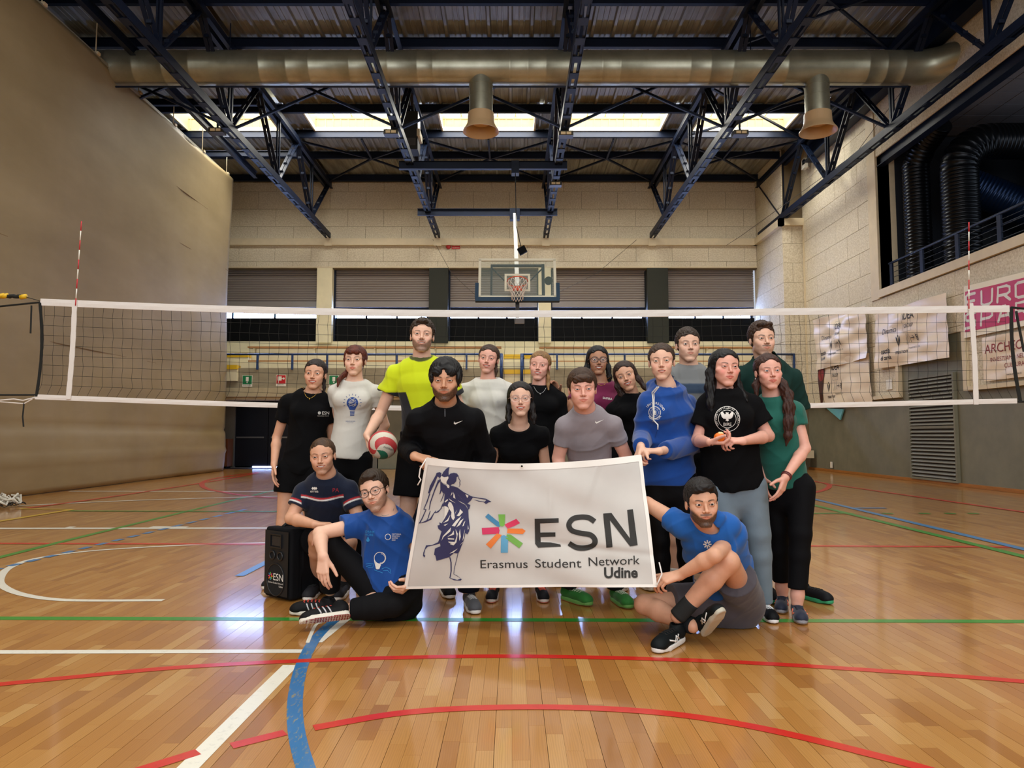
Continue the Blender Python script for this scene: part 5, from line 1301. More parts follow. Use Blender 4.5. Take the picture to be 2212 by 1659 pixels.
def bounds(pts, r):
    P_ = A3(pts); return P_.min(0)-r, P_.max(0)+r
class Person:
    def __init__(s, name_loc, label, skin, res=1.0, **k):
        s.k = k; s.parts = []; s.skin = skin; s.res = res
        s.fem = k.get('fem', 0); s.g = k.get('girth', 1.0)
        hd = k['head']; s.hs = k.get('hs', 1.0)*(.975 if s.fem else 1.02)
        s.R = rotm(*k.get('turn', (0, 0, 0))); s.hc = J(hd)
        s.nb = J(k['neck']); s.sa = J(k['sa']); s.sb = J(k['sb']); s.pc = J(k['pelvis'])
        g0 = s.pc.copy(); g0[2] = 0
        s.root = empty('person', tuple(g0), label=label, cat='person', group=None)
        if name_loc != 'x': upv = unit(s.nb-(s.sa+s.sb)/2); s.nb = s.nb+A3((0, 0, .016)); s.sa = s.sa+A3((0, 0, .010)); s.sb = s.sb+A3((0, 0, .010))
        s.comps = []; s.tips = []; s.subs = []; s.h = k.get('h', .0054)
        s.axes()
    def axes(s):
        k = s.k; sx = unit(s.sb-s.sa); hy = k.get('hipyaw', 0.0); hx = A3((math.cos(hy), math.sin(hy), 0)) if 'hipx' not in k else unit(k['hipx'])
        s.sx, s.hx = sx, hx
        wt = J(k['waist']) if 'waist' in k else (s.pc*.55+s.nb*.45)
        ch = wt*.42+s.nb*.58
        if 'waist' not in k: ch = s.pc*.26+s.nb*.74
        up = s.pc*.12+s.nb*.88 if 'waist' not in k else wt*.2+s.nb*.8
        dn = s.pc-unit(wt-s.pc)*.10
        s.sp = [dn, s.pc, wt, ch, up, s.nb]
        g = s.g; f = s.fem; sw = np.linalg.norm(s.sb-s.sa)/2
        w = [.155, .150, .122, .146, .138, .056] if f else [.155, .152, .140, .165, .155, .060]
        dd = [.105, .110, .088, .108, .085, .055] if f else [.105, .108, .105, .118, .095, .060]
        w = [x*g for x in w]; w[3] = min(w[3], max(.10, sw*.98)); w[4] = min(w[4], max(.09, sw*.85)); dd = [x*g for x in dd]
        hw = k.get('hipw')
        if hw: w[0] *= hw; w[1] *= hw
        bl = k.get('belly', 1.0); w[2] *= bl; dd[2] *= bl
        s.W, s.D = w, dd; s.X = [hx, hx, unit(hx*.6+sx*.4), unit(hx*.2+sx*.8), sx, sx]
        s.fwd = unit(np.cross(sx, unit(s.nb-ch)))
        if s.fwd[1] > 0 and not k.get('facing_away'): s.fwd = -s.fwd
    def torso(s, p, off, shoulders=True):
        d = d_loft(p, s.sp, [x+off for x in s.W], [x+off for x in s.D], s.X)
        if shoulders:
            ce = s.sp[4]; r = .056*s.g*(.88 if s.fem else 1)+off
            for j in (s.sa, s.sb):
                d = smin(d, d_cone(p, ce*.75+s.nb*.25, j, r*1.05, r*.98), .03)
            d = smin(d, d_cone(p, s.nb-(s.nb-ce)*.35, s.nb-unit(s.nb-ce)*.005, .072+off, .056+off), .035)
        if s.fem and s.k.get('bust', 1):
            b = s.k.get('bust', 1); cx = s.sp[3]
            for sg in (-1, 1): d = smin(d, d_ell(p, cx+s.sx*sg*.068*s.g+s.fwd*(s.D[3]-.034)-unit(s.nb-cx)*.005, A3((.060, .056, .058))*b*(1+off*2)), .04)
        return d
    # ---------------- head
    def build_head(s, f, hairc, eyec='#4a3424', chest=True):
        hs, R, c = s.hs, s.R, s.hc; f = dict(f); f.setdefault('fem', s.fem); smile = f.get('smile', .3)
        hf = head_fn(f, smile, hs); hw = A3((s.k.get('headw', 1.05), 1, 1)); loc = lambda p: ((p-c)@R)/(hs*hw); world = lambda q: c+(A3(q)*hs*hw)@R.T
        nr = (.049 if s.fem else .058)*s.k.get('neckr', 1.0); n0 = world((0, -.022, -.062)); up = unit(s.nb-s.sp[4])
        zlo = s.nb[2]-.16
        def fn(p):
            d = hf(loc(p))*hs
            nk = d_cone(p, n0, s.nb+up*.01, nr, nr*1.06)
            d = smin(d, nk, .014)
            if chest: d = smin(d, s.torso(p, -.014), .03)
            else: d = smin(d, d_cone(p, s.nb, s.nb-up*.08, nr*1.05, nr*1.1), .02)
            cut = np.maximum(s.nb[2]-(.13 if chest else .06)-p[:, 2], np.linalg.norm(p-(s.nb+c)/2, axis=1)-.27)
            return np.maximum(d, cut)
        pts = [world(v) for v in ((-.09, -.12, .125), (.09, .12, .125), (.09, -.12, -.12), (-.09, .12, -.12))]+[s.nb+A3((.15, .10, -.13)), s.nb-A3((.15, .10, .0))]
        lo, hi = bounds(pts, .01)
        s.comps.append((fn, lo, hi)); s.face = (f, hairc, smile)
        # eyes
        for sg in (-1, 1):
            ec = A3((.031*sg, .0702, .002)); er = .0120; n = 14; Vv = []; Ff = []; mi = []
            angs = [0, .22, .30, .49, .56, .9, 1.3, 1.8]
            gz = f.get('gaze', (0, 0))
            dv = unit((gz[0], 1, gz[1])); ux = unit(np.cross(dv, (0, 0, 1))); uz = np.cross(ux, dv)
            for i, a in enumerate(angs):
                for k_ in range(n):
                    t = 2*PI*k_/n; Vv.append(world(ec+er*(dv*math.cos(a)+(ux*math.cos(t)+uz*math.sin(t))*math.sin(a))))
            for i in range(len(angs)-1):
                for k_ in range(n): Ff.append((i*n+k_, i*n+(k_+1) % n, (i+1)*n+(k_+1) % n, (i+1)*n+k_)); mi.append(0 if i < 2 else (1 if i < 4 else 2))
            o = mesh_obj('eye', Vv, Ff, None, None, True)
            for m_ in (M_pupil, iris_mat(eyec), M_eyew): o.data.materials.append(m_)
            o.data.polygons.foreach_set('material_index', mi); s.parts.append(o)
        if f.get('open', 0) > 0:
            cw = .021+.004*smile; Vv = []; n = 12
            for i in range(n+1):
                x = -cw+2*cw*i/n; y = .0815-.010*(x/cw)**2-.001; zc = -.0588+(.0055*smile)*(x/.026)**2
                Vv += [world((x, y, zc+.0062)), world((x, y+.0008, zc-.0035)), world((x, y-.004, zc-.0035)), world((x, y-.004, zc+.0062))]
            Ff = [(4*i+j, 4*i+(j+1) % 4, 4*i+4+(j+1) % 4, 4*i+4+j) for i in range(n) for j in range(4)]+[(0, 1, 2, 3), (4*n+3, 4*n+2, 4*n+1, 4*n)]
            s.parts.append(mesh_obj('teeth', Vv, Ff, M_teeth))
        s.loc, s.world = loc, world
    def build_hair(s, st, m, name='hair', h=.0042):
        fn0 = hair_fn(st); fn = lambda p: fn0(s.loc(p))*s.hs
        ex = [s.world(v) for v in ((-.10, -.13, .14), (.10, .13, .14), (.10, -.13, -.09), (-.10, .13, -.09))]
        for lk in st.get('locks', ()): ex += [s.world(v) for v in lk[0]]
        lo, hi = bounds(ex, .02)
        V, F = surface(fn, lo, hi, h*s.res, 1.5)
        if len(V): s.parts.append(np_obj(name, V, F, m))
    # ---------------- arms: a=(shoulder, elbow, wrist)
    def build_arm(s, side, elbow, wrist, d, palm, right=None, sc=None, start=.0, res=.0042, **hk):
        sh = s.sa if side == 'a' else s.sb; e, w = J(elbow), J(wrist)
        right = (side == 'a') if right is None else right
        sc = sc or (.93 if s.fem else 1.06); g = s.g*(.84 if s.fem else 1.0)*s.k.get('armr', 1.0)
        pc, fc = hand_prims(w, A3(d), A3(palm), right, sc, **hk)
        start = 0; x0 = sh; fa = e*.72+w*.28; rw = .026*(.88 if s.fem else 1)
        def fn(p):
            A = d_cone(p, x0, e, .050*g-(.011*g)*start, .0385*g)
            B = smin(d_cone(p, e, fa, .0375*g, .0415*g), d_cone(p, fa, w, .0415*g, rw), .012)
            q = smin(A, B, .012)
            hnd = None
            for a, b, ra, rb in pc:
                t = d_cone(p, a, b, ra, rb); hnd = t if hnd is None else smin(hnd, t, .010*sc)
            q = smin(q, hnd, .014)
            fg = None
            for a, b, ra, rb in fc:
                t = d_cone(p, a, b, ra, rb); fg = t if fg is None else np.minimum(fg, t) if True else fg
            return smin(q, fg, .0028)
        pts = [x0, e, w]+[q for a in fc for q in a[:2]]; lo, hi = bounds(pts, .06)
        s.comps.append((fn, lo, hi)); s.tips += [b for a, b, _, _ in fc[2::3]]
        return dict(sh=sh, e=e, w=w)
    def build_leg_skin(s, hip, knee, ankle, r=(.075, .052, .052, .034), res=.008):
        h, k, a = J(hip), J(knee), J(ankle); g = s.g; m = k*.68+a*.32; r = [x*g for x in r]
        def fn(p): return smin(d_cone(p, h, k, r[0], r[1]), smin(d_cone(p, k, m, r[1]*.96, r[2]), d_cone(p, m, a, r[2], r[3]), .02), .015)
        lo, hi = bounds([h, k, a], .1); s.comps.append((fn, lo, hi)); s.legs = getattr(s, 'legs', []); s.legs.append(h)
    # ---------------- shirt
    def build_shirt(s, m, off=.010, hem=None, sleeves=(.55, .55), elbows=(None, None), wrists=(None, None), neck=(.068, .066, .050), neckdrop=.0, fold=.005, res=.0068, name='shirt', zones=None, flare=.012, seed=1, extra=None, hemn=None):
        g = s.g*(.84 if s.fem else 1); sl = []
        hemp = s.sp[1]+(s.sp[0]-s.sp[1])*(.5 if hem is None else hem); hn = unit(s.sp[1]-s.sp[2]) if hemn is None else unit(hemn)
        for i, (fr, el, wr, sh) in enumerate(zip(sleeves, elbows, wrists, (s.sa, s.sb))):
            if fr is None or el is None: continue
            e = J(el); w = J(wr) if wr is not None else None
            if fr <= 1: end = sh+(e-sh)*fr; sl.append((sh, end, None, None, unit(e-sh), fr))
            else: sl.append((sh, e, e+(w-e)*(fr-1), unit(w-e), unit(e-sh), fr))
        upv = unit(s.nb-s.sp[4]); neck = (neck[0]*1.25, neck[1]*1.25, neck[2]*.95); nc = s.nb+upv*.032+s.fwd*(.016+neckdrop*.3)-upv*neckdrop*.6; NR = np.stack([s.sx, s.fwd, np.cross(s.sx, s.fwd)], 1)
        def fn(p):
            d = s.torso(p, off)
            d = smax(d, (p-hemp)@hn, .006)
            for sh, e, w2, dw, du, fr in sl:
                r0 = .055*g+off; r1 = .043*g+off
                if w2 is None:
                    t = d_cone(p, sh, e+du*.05, r0, r1+flare); t = smax(t, (p-e)@du, .005)
                else:
                    t = smin(d_cone(p, sh, e, r0, r1+.004), smax(d_cone(p, e, w2+dw*.05, r1+.004, .032+off), (p-w2)@dw, .005), .02)
                d = smin(d, t, .022)
            if extra is not None: d = extra(p, d)
            d = d-fold_noise(p, fold*1.45, seed, 15, s.nb-s.pc)
            hole = d_ell(p, nc, (neck[0], neck[1]+neckdrop, neck[2]+neckdrop), NR)
            return smax(d, -hole, .003)
        s.shirt_fn = fn
        pts = list(s.sp)+[s.sa, s.sb]+[q for a in sl for q in a[:3] if q is not None]; lo, hi = bounds(pts, .20)
        lo = np.maximum(lo, (-9, 0, 0.005)); V, F = surface(fn, lo, hi, res*s.res, 1.4)
        o = np_obj(name, V, F, m)
        if zones is not None: set_cols(o, zones(V))
        s.parts.append(o); s.shirt = o; return o
    def frame(s, p0, u, w):
        return p0, u, w
    def printed(s, name, shapes, m, at, size=1.0, rot=0.0, cut=.02, lift=.0022, dirv=None, fn=None):
        """prints on the shirt: `at` = pixel position; shapes in metres, x right, y up as seen from the front"""
        fn = fn or s.shirt_fn; dirn = A3(dirv) if dirv is not None else A3((0, 1.0, 0)); o = J((at[0], at[1], s.sp[3][1]-.5))
        ex = A3((1, 0, 0)); 
        ex = unit(ex-dirn*(ex@dirn)); ez = unit(np.cross(ex, dirn)); ez = ez if ez[2] > 0 else -ez
        shp = [xf2d(q, 0, 0, size, rot) for q in shapes]
        # rays from in front, along the viewing side of the chest
        def lay(xy):
            p = o+np.outer(xy[:, 0], ex)+np.outer(xy[:, 1], ez); t = np.zeros(len(p)); v = unit(o-np.array((0, 0, CAMZ))); 
            for _ in range(46):
                d = fn(p+t[:, None]*v); t += np.clip(d*.75, -.01, .08)
            t = np.clip(t, np.median(t)-.12, np.median(t)+.12)
            return p+(t-lift)[:, None]*v
        sc = np.linalg.norm(o-A3((0, 0, CAMZ)))/np.linalg.norm(s.sp[3]-A3((0, 0, CAMZ)))
        shp = [xf2d(q, 0, 0, sc) for q in shp]
        ob = flat_print(name, shp, lay, m, None, cut); s.parts.append(ob); return ob
    # ---------------- trousers / shorts / leggings
    def build_pants(s, m, legs, kind='trousers', off=.008, res=.009, fold=.004, name=None, end=None, seed=3, top=.55, rr=None):
        """legs: list of (hip, knee, ankle) pixel points"""
        L = [tuple(J(q) for q in l) for l in legs]; g = s.g; prm = []
        R = rr or ((.086, .056, .054, .036) if not s.fem else (.090, .058, .056, .036)); R = [x*g for x in R]
        for h, k, a in L:
            md = k*.68+a*.32
            if kind == 'shorts': e = h+(k-h)*(end or .8); prm.append(('s', h, e, unit(k-h)))
            else: e = k+(a-k)*(end or .96); prm.append(('t', h, k, md, a, e, unit(a-k)))
        tp = s.sp[1]+(s.sp[2]-s.sp[1])*top; tn = unit(s.sp[2]-s.sp[1])
        def fn(p):
            d = d_loft(p, s.sp[:3], [x+off for x in s.W[:3]], [x+off for x in s.D[:3]], s.X[:3]); d = smax(d, (p-tp)@tn, .005)
            for q in prm:
                if q[0] == 's': t = smax(d_cone(p, q[1], q[2]+q[3]*.06, R[0]+off, R[0]+off+.004), (p-q[2])@q[3], .005)
                else:
                    ex_ = .012 if kind == 'trousers' else 0
                    t = smin(d_cone(p, q[1], q[2], R[0]+off, R[1]+off+ex_*.5), d_cone(p, q[2], q[3], R[1]+off+ex_*.5, R[2]+off+ex_), .02)
                    t = smin(t, d_cone(p, q[3], q[4]+q[6]*.05, R[2]+off+ex_, R[3]+off+ex_*1.2), .02); t = smax(t, (p-q[5])@q[6], .004)
                d = smin(d, t, .03)
            return d-fold_noise(p, fold, seed, 13)
        pts = list(s.sp[:3])+[x for q in L for x in q]; lo, hi = bounds(pts, .18); lo[2] = max(lo[2], .005)
        V, F = surface(fn, lo, hi, res, 1.35); V[:, 2] = np.maximum(V[:, 2], .004)
        s.parts.append(np_obj(name or kind, V, F, m)); s.pants_fn = fn
    # ---------------- shoe
    def build_shoe(s, heel, toe, up=(0, 0, 1), L=None, upper='#14161a', sole='#e8e6e0', accent=None, sole2=None, laces='#111111', kind='stripe'):
        """heel, toe: world points on the bottom of the sole"""
        heel, toe = A3(heel), A3(toe); f = unit(toe-heel); L = L or (.255 if s.fem else .285); toe = heel+f*L; up = A3(up); up = unit(up-f*(up@f)); x = np.cross(f, up); B = np.stack([x, f, up], 1); o = heel
        k = L/.28
        def body(p):
            q = ((p-o)@B)/k; y = q[:, 1]; wd = .043+.008*np.sin(np.clip((y-.05)/.2, 0, 1)*PI); wd = np.where(y < .04, .036, wd)
            d = d_cone(q, (0, .045, .050), (0, .235, .034), .036, .030); d2 = d_ell(q, (0, .235, .034), (.043, .046, .030)); d = smin(d, d2, .02)
            d = smin(d, d_cone(q, (0, .042, .055), (0, .055, .088), .036, .036), .02); d = smin(d, d_ell(q, (0, .17, .045), (.040, .09, .036)), .02)
            d = smax(d, -(q[:, 2]-.020), .003); d = smax(d, q[:, 2]-.102+.12*np.clip(y-.06, 0, 1), .004); d = smax(d, -d_cone(q, (0, .05, .085), (0, .058, .14), .028, .030), .004)
            return d*k
        def sl(p):
            q = ((p-o)@B)/k; y = np.clip(q[:, 1], .035, .245); w = .034+.012*np.clip((y-.03)/.16, 0, 1)-.012*np.clip((y-.2)/.06, 0, 1)
            r = np.sqrt(q[:, 0]**2+(q[:, 1]-y)**2)-w; h0 = .004*np.clip((y-.2)/.05, 0, 1)*1.5
            d = np.maximum(r, np.abs(q[:, 2]-.014-h0)-.014); return smax(d, r, .004)*k
        lo, hi = bounds([o+B@A3(v) for v in ((-.06, -.02, 0), (.06, .31, .12), (.06, -.02, .12), (-.06, .31, 0))], .02)
        V, F = surface(body, lo, hi, .0062); sh = np_obj('shoe', V, F, cloth_mat('shoe_'+upper.strip('#'), upper, .6)); s.parts.append(sh)
        V, F = surface(sl, lo, hi, .0062); so = np_obj('sole', V, F, mat('sole_'+sole.strip('#'), sole, .6)); s.subs.append((sh, so))
        if sole2:
            q = MB(); c = o+B@A3((0, .14, .002)); 
            def sl2(p): return sl(p+up*.006*0) 
            V2, F2 = surface(lambda p: np.maximum(sl(p)-.0012, ((p-o)@B)[:, 2]-.006*k), lo, hi, .0062); s.subs.append((sh, np_obj('outsole', V2, F2, mat('sole_'+sole2.strip('#'), sole2, .6))))
        lb = MB(); LP = []
        for i in range(5):
            y = .105+i*.022; pts = []
            for j in range(7):
                t = -1+j/3; pts.append(o+B@(k*A3((t*.024, y+.004*(1 if j % 2 else -1), .085-.17*(y-.08)-.012*t*t+.003))))
            LP.append(pts)
        LQ = rays_to(body, [q for l_ in LP for q in l_], [up]*(7*len(LP)), .0015)
        for i in range(len(LP)): lb.tube(list(LQ[7*i:7*i+7]), .0026, 5)
        s.subs.append((sh, lb.build('laces', mat('lace_'+laces.strip('#'), laces, .8), None, True)))
        if accent:
            for sg in (-1, 1):
                for j in range(3 if kind == 'stripe' else 2):
                    y0 = .105+j*.027; pts = [o+B@(k*A3((sg*.05, y0+.018*t, .028+.042*t))) for t in (0, .33, .66, 1)]
                    if kind == 'tick': pts = [o+B@(k*A3((sg*.05, y0_, z_))) for y0_, z_ in (((.10, .06), (.13, .033), (.20, .055)) if j == 0 else ((.15, .033), (.13, .06), (.10, .04)))]
                    pts = list(rays_to(body, pts, [x*sg]*len(pts), .001)); q = MB(); q.tube(pts, .0042, 6); s.subs.append((sh, q.build('side_stripe', mat('accent_'+accent.strip('#'), accent, .5), None, True)))
        return sh
    def sock(s, ankle, up_pt, r, c, name='sock'):
        a, b = J(ankle), J(up_pt); q = MB(); d = b-a; n = 7
        q.tube([tuple(a+d*i/n) for i in range(n+1)], [r*(1+.02*(i % 2)) for i in range(n+1)], 18); o = q.build(name, cloth_mat('sock_'+c.strip('#'), c), None, True); s.parts.append(o)
    def glasses(s, m, r=.024, lens=True, asp=.82, y=.0935, th=.0014, z=.001):
        W_ = s.world; g = MB()
        for sg in (-1, 1):
            pts = [W_((sg*.0325+r*math.cos(t)*(1+.12*math.cos(t)**2), y-.008*abs(math.cos(t)*(1 if math.cos(t)*sg > 0 else 0)), z+r*asp*math.sin(t))) for t in np.linspace(0, 2*PI, 25)[:-1]]
            g.tube(pts, th, 6, closed=True)
            g.tube([W_((sg*.058, y-.010, z+.006)), W_((sg*.072, .06, z+.006)), W_((sg*.079, .0, z+.003))], th, 6)
        g.tube([W_((-.009, y, z+.002)), W_((0, y+.003, z+.005)), W_((.009, y, z+.002))], th, 6)
        fr = g.build('glasses', m, None, True); s.parts.append(fr); s.subs = getattr(s, 'subs', [])
        if lens:
            for sg in (-1, 1):
                q = MB(); vs = [W_((sg*.0325+r*.96*math.cos(t), y-.002, z+r*.96*asp*math.sin(t))) for t in np.linspace(0, 2*PI, 21)[:-1]]; q.add(vs, [tuple(range(20))])
                s.subs.append((fr, q.build('lens', mat('lens_glass', '#dfe8ee', .03, alpha=.06, spec=.8))))
    def necklace(s, drop=.09, col='#c9a24a', pend=True):
        q = []; up = unit(s.nb-s.sp[4])
        for i in range(17):
            t = -1+i/8; p = s.nb+s.sx*t*.062+up*(.035-.0-(drop+.0)*(1-t*t)**.8)+s.fwd*.16
            q.append(p)
        fn = lambda p: np.minimum(s.torso(p, -.012), d_cone(p, s.world((0, -.022, -.062)), s.nb, .055, .058)) if not hasattr(s, 'shirt_fn') else np.minimum(np.minimum(s.torso(p, -.012), s.shirt_fn(p)), d_cone(p, s.world((0, -.022, -.062)), s.nb, .052, .054))
        q = list(rays_to(fn, q, [s.fwd]*len(q), .002, True))
        c = MB(); c.tube(q, .0013, 5)
        if pend: c.tube([q[8], A3(q[8])-A3((0, 0, .014))], .0032, 6)
        s.parts.append(c.build('necklace', mat('chain_'+col.strip('#'), col, .3, 1.0), None, True))
    def part(s, o): s.parts.append(o); return o
    def finish(s):
        if getattr(s, 'legs', None):           # hidden trunk joins the legs to the chest, so the body is one surface
            tr = [s.sp[4], s.sp[3], s.sp[2], s.sp[1]]; lg = [q for q in s.legs if np.linalg.norm(q-s.pc) < .3]; shin = [q for q in s.legs if np.linalg.norm(q-s.pc) >= .3]
            def tf(p):
                d = d_cone(p, tr[0], tr[1], .045, .045)
                for i in (1, 2): d = np.minimum(d, d_cone(p, tr[i], tr[i+1], .045, .045))
                for q in lg: d = np.minimum(d, d_cone(p, s.pc, q, .05, .05))
                for i, q in enumerate(shin):
                    lgx = s.leglines[i] if i < len(getattr(s, 'leglines', [])) else (s.pc, (s.pc+q)/2, q)
                    d = np.minimum(d, np.minimum(np.minimum(d_cone(p, s.pc, lgx[0], .03, .03), d_cone(p, lgx[0], lgx[1], .03, .03)), d_cone(p, lgx[1], q, .03, .03)))
                return d
            lo, hi = bounds(tr+s.legs+[q for l in getattr(s, 'leglines', []) for q in l], .07); s.comps.append((tf, lo, hi))
        def allf(p):
            d = np.full(len(p), 9.0, np.float32)
            for f_, lo, hi in s.comps:
                db = np.linalg.norm(np.maximum(np.maximum(lo-p, p-hi), 0), axis=1); m = db < .03
                if m.any(): d[m] = smin(d[m], f_(p[m]).astype(np.float32), .012)
                nm = ~m; d[nm] = np.minimum(d[nm], db[nm])
            return d
        lo = np.min([c[1] for c in s.comps], axis=0); hi = np.max([c[2] for c in s.comps], axis=0)
        V, F = surface(allf, lo, hi, s.h, 1.25); loc = s.loc; hf = s.comps[0][0]
        def sel(co, l):
            q = loc(co); x = np.abs(q[:, 0]); front = (q[:, 1] > .035) & (q[:, 1] < .125)
            if l == 0: return front & (x < .062) & (q[:, 2] > -.118) & (q[:, 2] < .048)
            return front & (((x < .054) & (q[:, 2] > -.012) & (q[:, 2] < .030)) | ((x < .036) & (q[:, 2] > -.078) & (q[:, 2] < -.028)))
        me, V = refine(V, F, sel, hf, 2); q = loc(V); f, hairc, smile = s.face
        near = (np.abs(q[:, 0]) < .10) & (np.abs(q[:, 1]) < .13) & (q[:, 2] > -.145) & (q[:, 2] < .14); C = np.ones((len(V), 3)); C[near] = face_colors(q[near], f, hairc, smile)
        for t_ in s.tips: C -= np.exp(-((V-t_)**2).sum(1)/.02**2)[:, None]*A3((.0, .12, .12))
        me.name = 'body'; me.polygons.foreach_set('use_smooth', [True]*len(me.polygons)); me.materials.append(s.skin); o = bpy.data.objects.new('body', me); COL.objects.link(o); set_cols(o, np.clip(C, 0, 1)); s.parts.append(o)
        bpy.context.view_layer.update(); M = Matrix.Translation(s.root.location).inverted()
        for p in s.parts: p.parent = s.root; p.matrix_parent_inverse = M
        for par, o in getattr(s, 'subs', []): o.parent = par
        return s.root
def ray_to(fn, p, n, lift, toward=False):
    """move a point along direction n until it sits on the surface, `lift` above it"""
    return rays_to(fn, [p], [n], lift, toward)[0]
def rays_to(fn, P_, N_, lift, toward=False):
    p = A3(P_); n = A3([unit(v) for v in N_]); o = p if toward else p+n*.06; t = np.zeros(len(p), np.float32)
    for _ in range(32): t += np.clip(fn(o-n*t[:, None])*.85, -.01, .03)
    r_ = o-n*(t-lift)[:, None]; bad = t > .22; r_[bad] = p[bad]; return r_
SKIN = {k: skin_mat('skin_'+k, c) for k, c in dict(fair='#e3b59b', pink='#e2a995', tan='#c89474', warm='#d6a284', olive='#c99f80', brown='#b07f62').items()}
# ================================================================ THE GROUP
def Wp(u, Y, z): return np.array(((u-CX)*Y*1.0/FPX*(cp+(z-CAMZ)/Y*sp), Y, z))
def hv(u, chin, Y, fem=0, k=1.0): return (u, chin-.115*k*(.975 if fem else 1.02)*S(Y), Y)
C_blk = cloth_mat('black_cotton', '#08080a', .92); C_blk2 = cloth_mat('black_legging', '#07070a', .8); C_wht = cloth_mat('white_cotton', '#cfccc2', .9, .04)
M_printw = mat('print_white', '#e6e4de', .7); M_prints = mat('print_silver', '#b9b9b9', .5)
def stand_legs(p, uL, uR, Y, m, kind='trousers', foot=None, shoes=None, zk=None, res=.011, off=.008, end=None, bare=False, toe=(.25, .25), L=None, rr=None, fold=.004, hipz=None, skinr=None):
    """straight standing legs; uL/uR = ankle pixel columns"""
    hz = p.pc[2]-.03 if hipz is None else hipz; hx = p.hx*.085*(1.05 if p.fem else 1)*p.g; zk = zk or hz*.54
    A = [Wp(uL, Y[0], .085), Wp(uR, Y[1], .085)]; Hh = [p.pc-hx, p.pc+hx]
    legs = []
    for h, a in zip(Hh, A):
        h = h.copy(); h[2] = hz; k = h*.5+a*.5; k[2] = zk; k[1] -= .03; legs.append((h, k, a))
    if m is not None: p.build_pants(m, legs, kind, off=off, res=res, end=end, rr=rr, fold=fold)
    if bare:
        for h, k, a in legs: p.build_leg_skin(h, k, a+A3((0, 0, -.0)), r=skinr or ((.080, .050, .050, .033) if p.fem else (.078, .054, .054, .036)))
    elif kind != 'shorts':
        p.leglines = [(h, k) for h, k, a in legs]
        for h, k, a in legs: p.build_leg_skin(k*.25+a*.75, k*.15+a*.85, a, r=(.038, .036, .036, .034))
    if shoes:
        for a, tx in zip(A, toe):
            f = unit((tx*np.sign(-1 if a is A[0] else 1), -1, 0)); h = a.copy(); h[2] = .001; h = h-f*.055; p.build_shoe(h, h+f*.3, L=L, **shoes)
    return legs
star_cols = ['#6aa84f', '#d6336c', '#e67e22', '#6aa84f', '#4a9cc9', '#e67e22', '#d6336c', '#3a78a8']
def star_shapes(R=.5, r=.13, w=.085):
    out = []
    for i in range(8):
        a = PI/2-i*PI/4; c, s_ = math.cos(a), math.sin(a)
        out.append(([(c*r-s_*(-w*.8), s_*r+c*(-w*.8)), (c*R-s_*(-w), s_*R+c*(-w)), (c*R-s_*w, s_*R+c*w), (c*r-s_*w*.8, s_*r+c*w*.8)], [(0, 1, 2, 3)]))
    return out

# ---- 1 woman, black T-shirt and shorts, far left
def p01():
    Y = 5.25; p = Person(0, 'smiling woman in black T-shirt and shorts with arm hanging, far left of the group', SKIN['warm'], fem=1, head=hv(681, 842, Y, 1), turn=(.05, 0, .05), neck=(677, 849, Y+.03), sa=(622, 872, Y+.05), sb=(708, 874, Y+.07), pelvis=(652, 1008, Y+.08), hipw=.88, bust=.8)
    p.build_head(dict(smile=1, open=.75, cheek=.3), '#1e1511')
    p.build_hair(dict(top=.005, side=.006, back=.012, nape=-.075, locks=[([(-.05, -.05, -.03), (-.062, -.04, -.09), (-.064, -.03, -.135)], [.016, .012, .006]), ([(0, -.10, -.02), (0, -.11, -.04)], [.035, .03])]), hair_mat('hair_dark_brown', '#2b1d16'))
    eL, eR = (598, 945, Y+.08), (718, 950, Y+.16)
    p.build_arm('a', eL, (592, 1003, Y-.02), (.0, -.1, -1), (1, .1, 0), start=.35, curl=(.25, .3, .2))
    p.build_arm('b', eR, (706, 1010, Y+.05), (-.1, -.3, -1), (-1, 0, 0), start=.35)
    p.build_shirt(C_blk, hem=.45, elbows=(eL, eR), sleeves=(.52, .5), off=.014, fold=.006, neckdrop=.01)
    st = [xf2d(q, -.034, 0, .026) for q in star_shapes()]
    p.printed('print', st+[xf2d(text2d('ESN', .036, 'LEFT', .002), -.014, -.013), xf2d(text2d('Erasmus Student Network', .0085, 'LEFT'), -.048, -.027)], M_printw, (699, 892), 1.0, cut=.012)
    stand_legs(p, 604, 668, (Y+.08, Y+.1), C_blk, 'shorts', shoes=dict(upper='#23242a'), bare=True, end=.42, off=.008, res=.010)
    p.necklace(.085)
    p.finish()
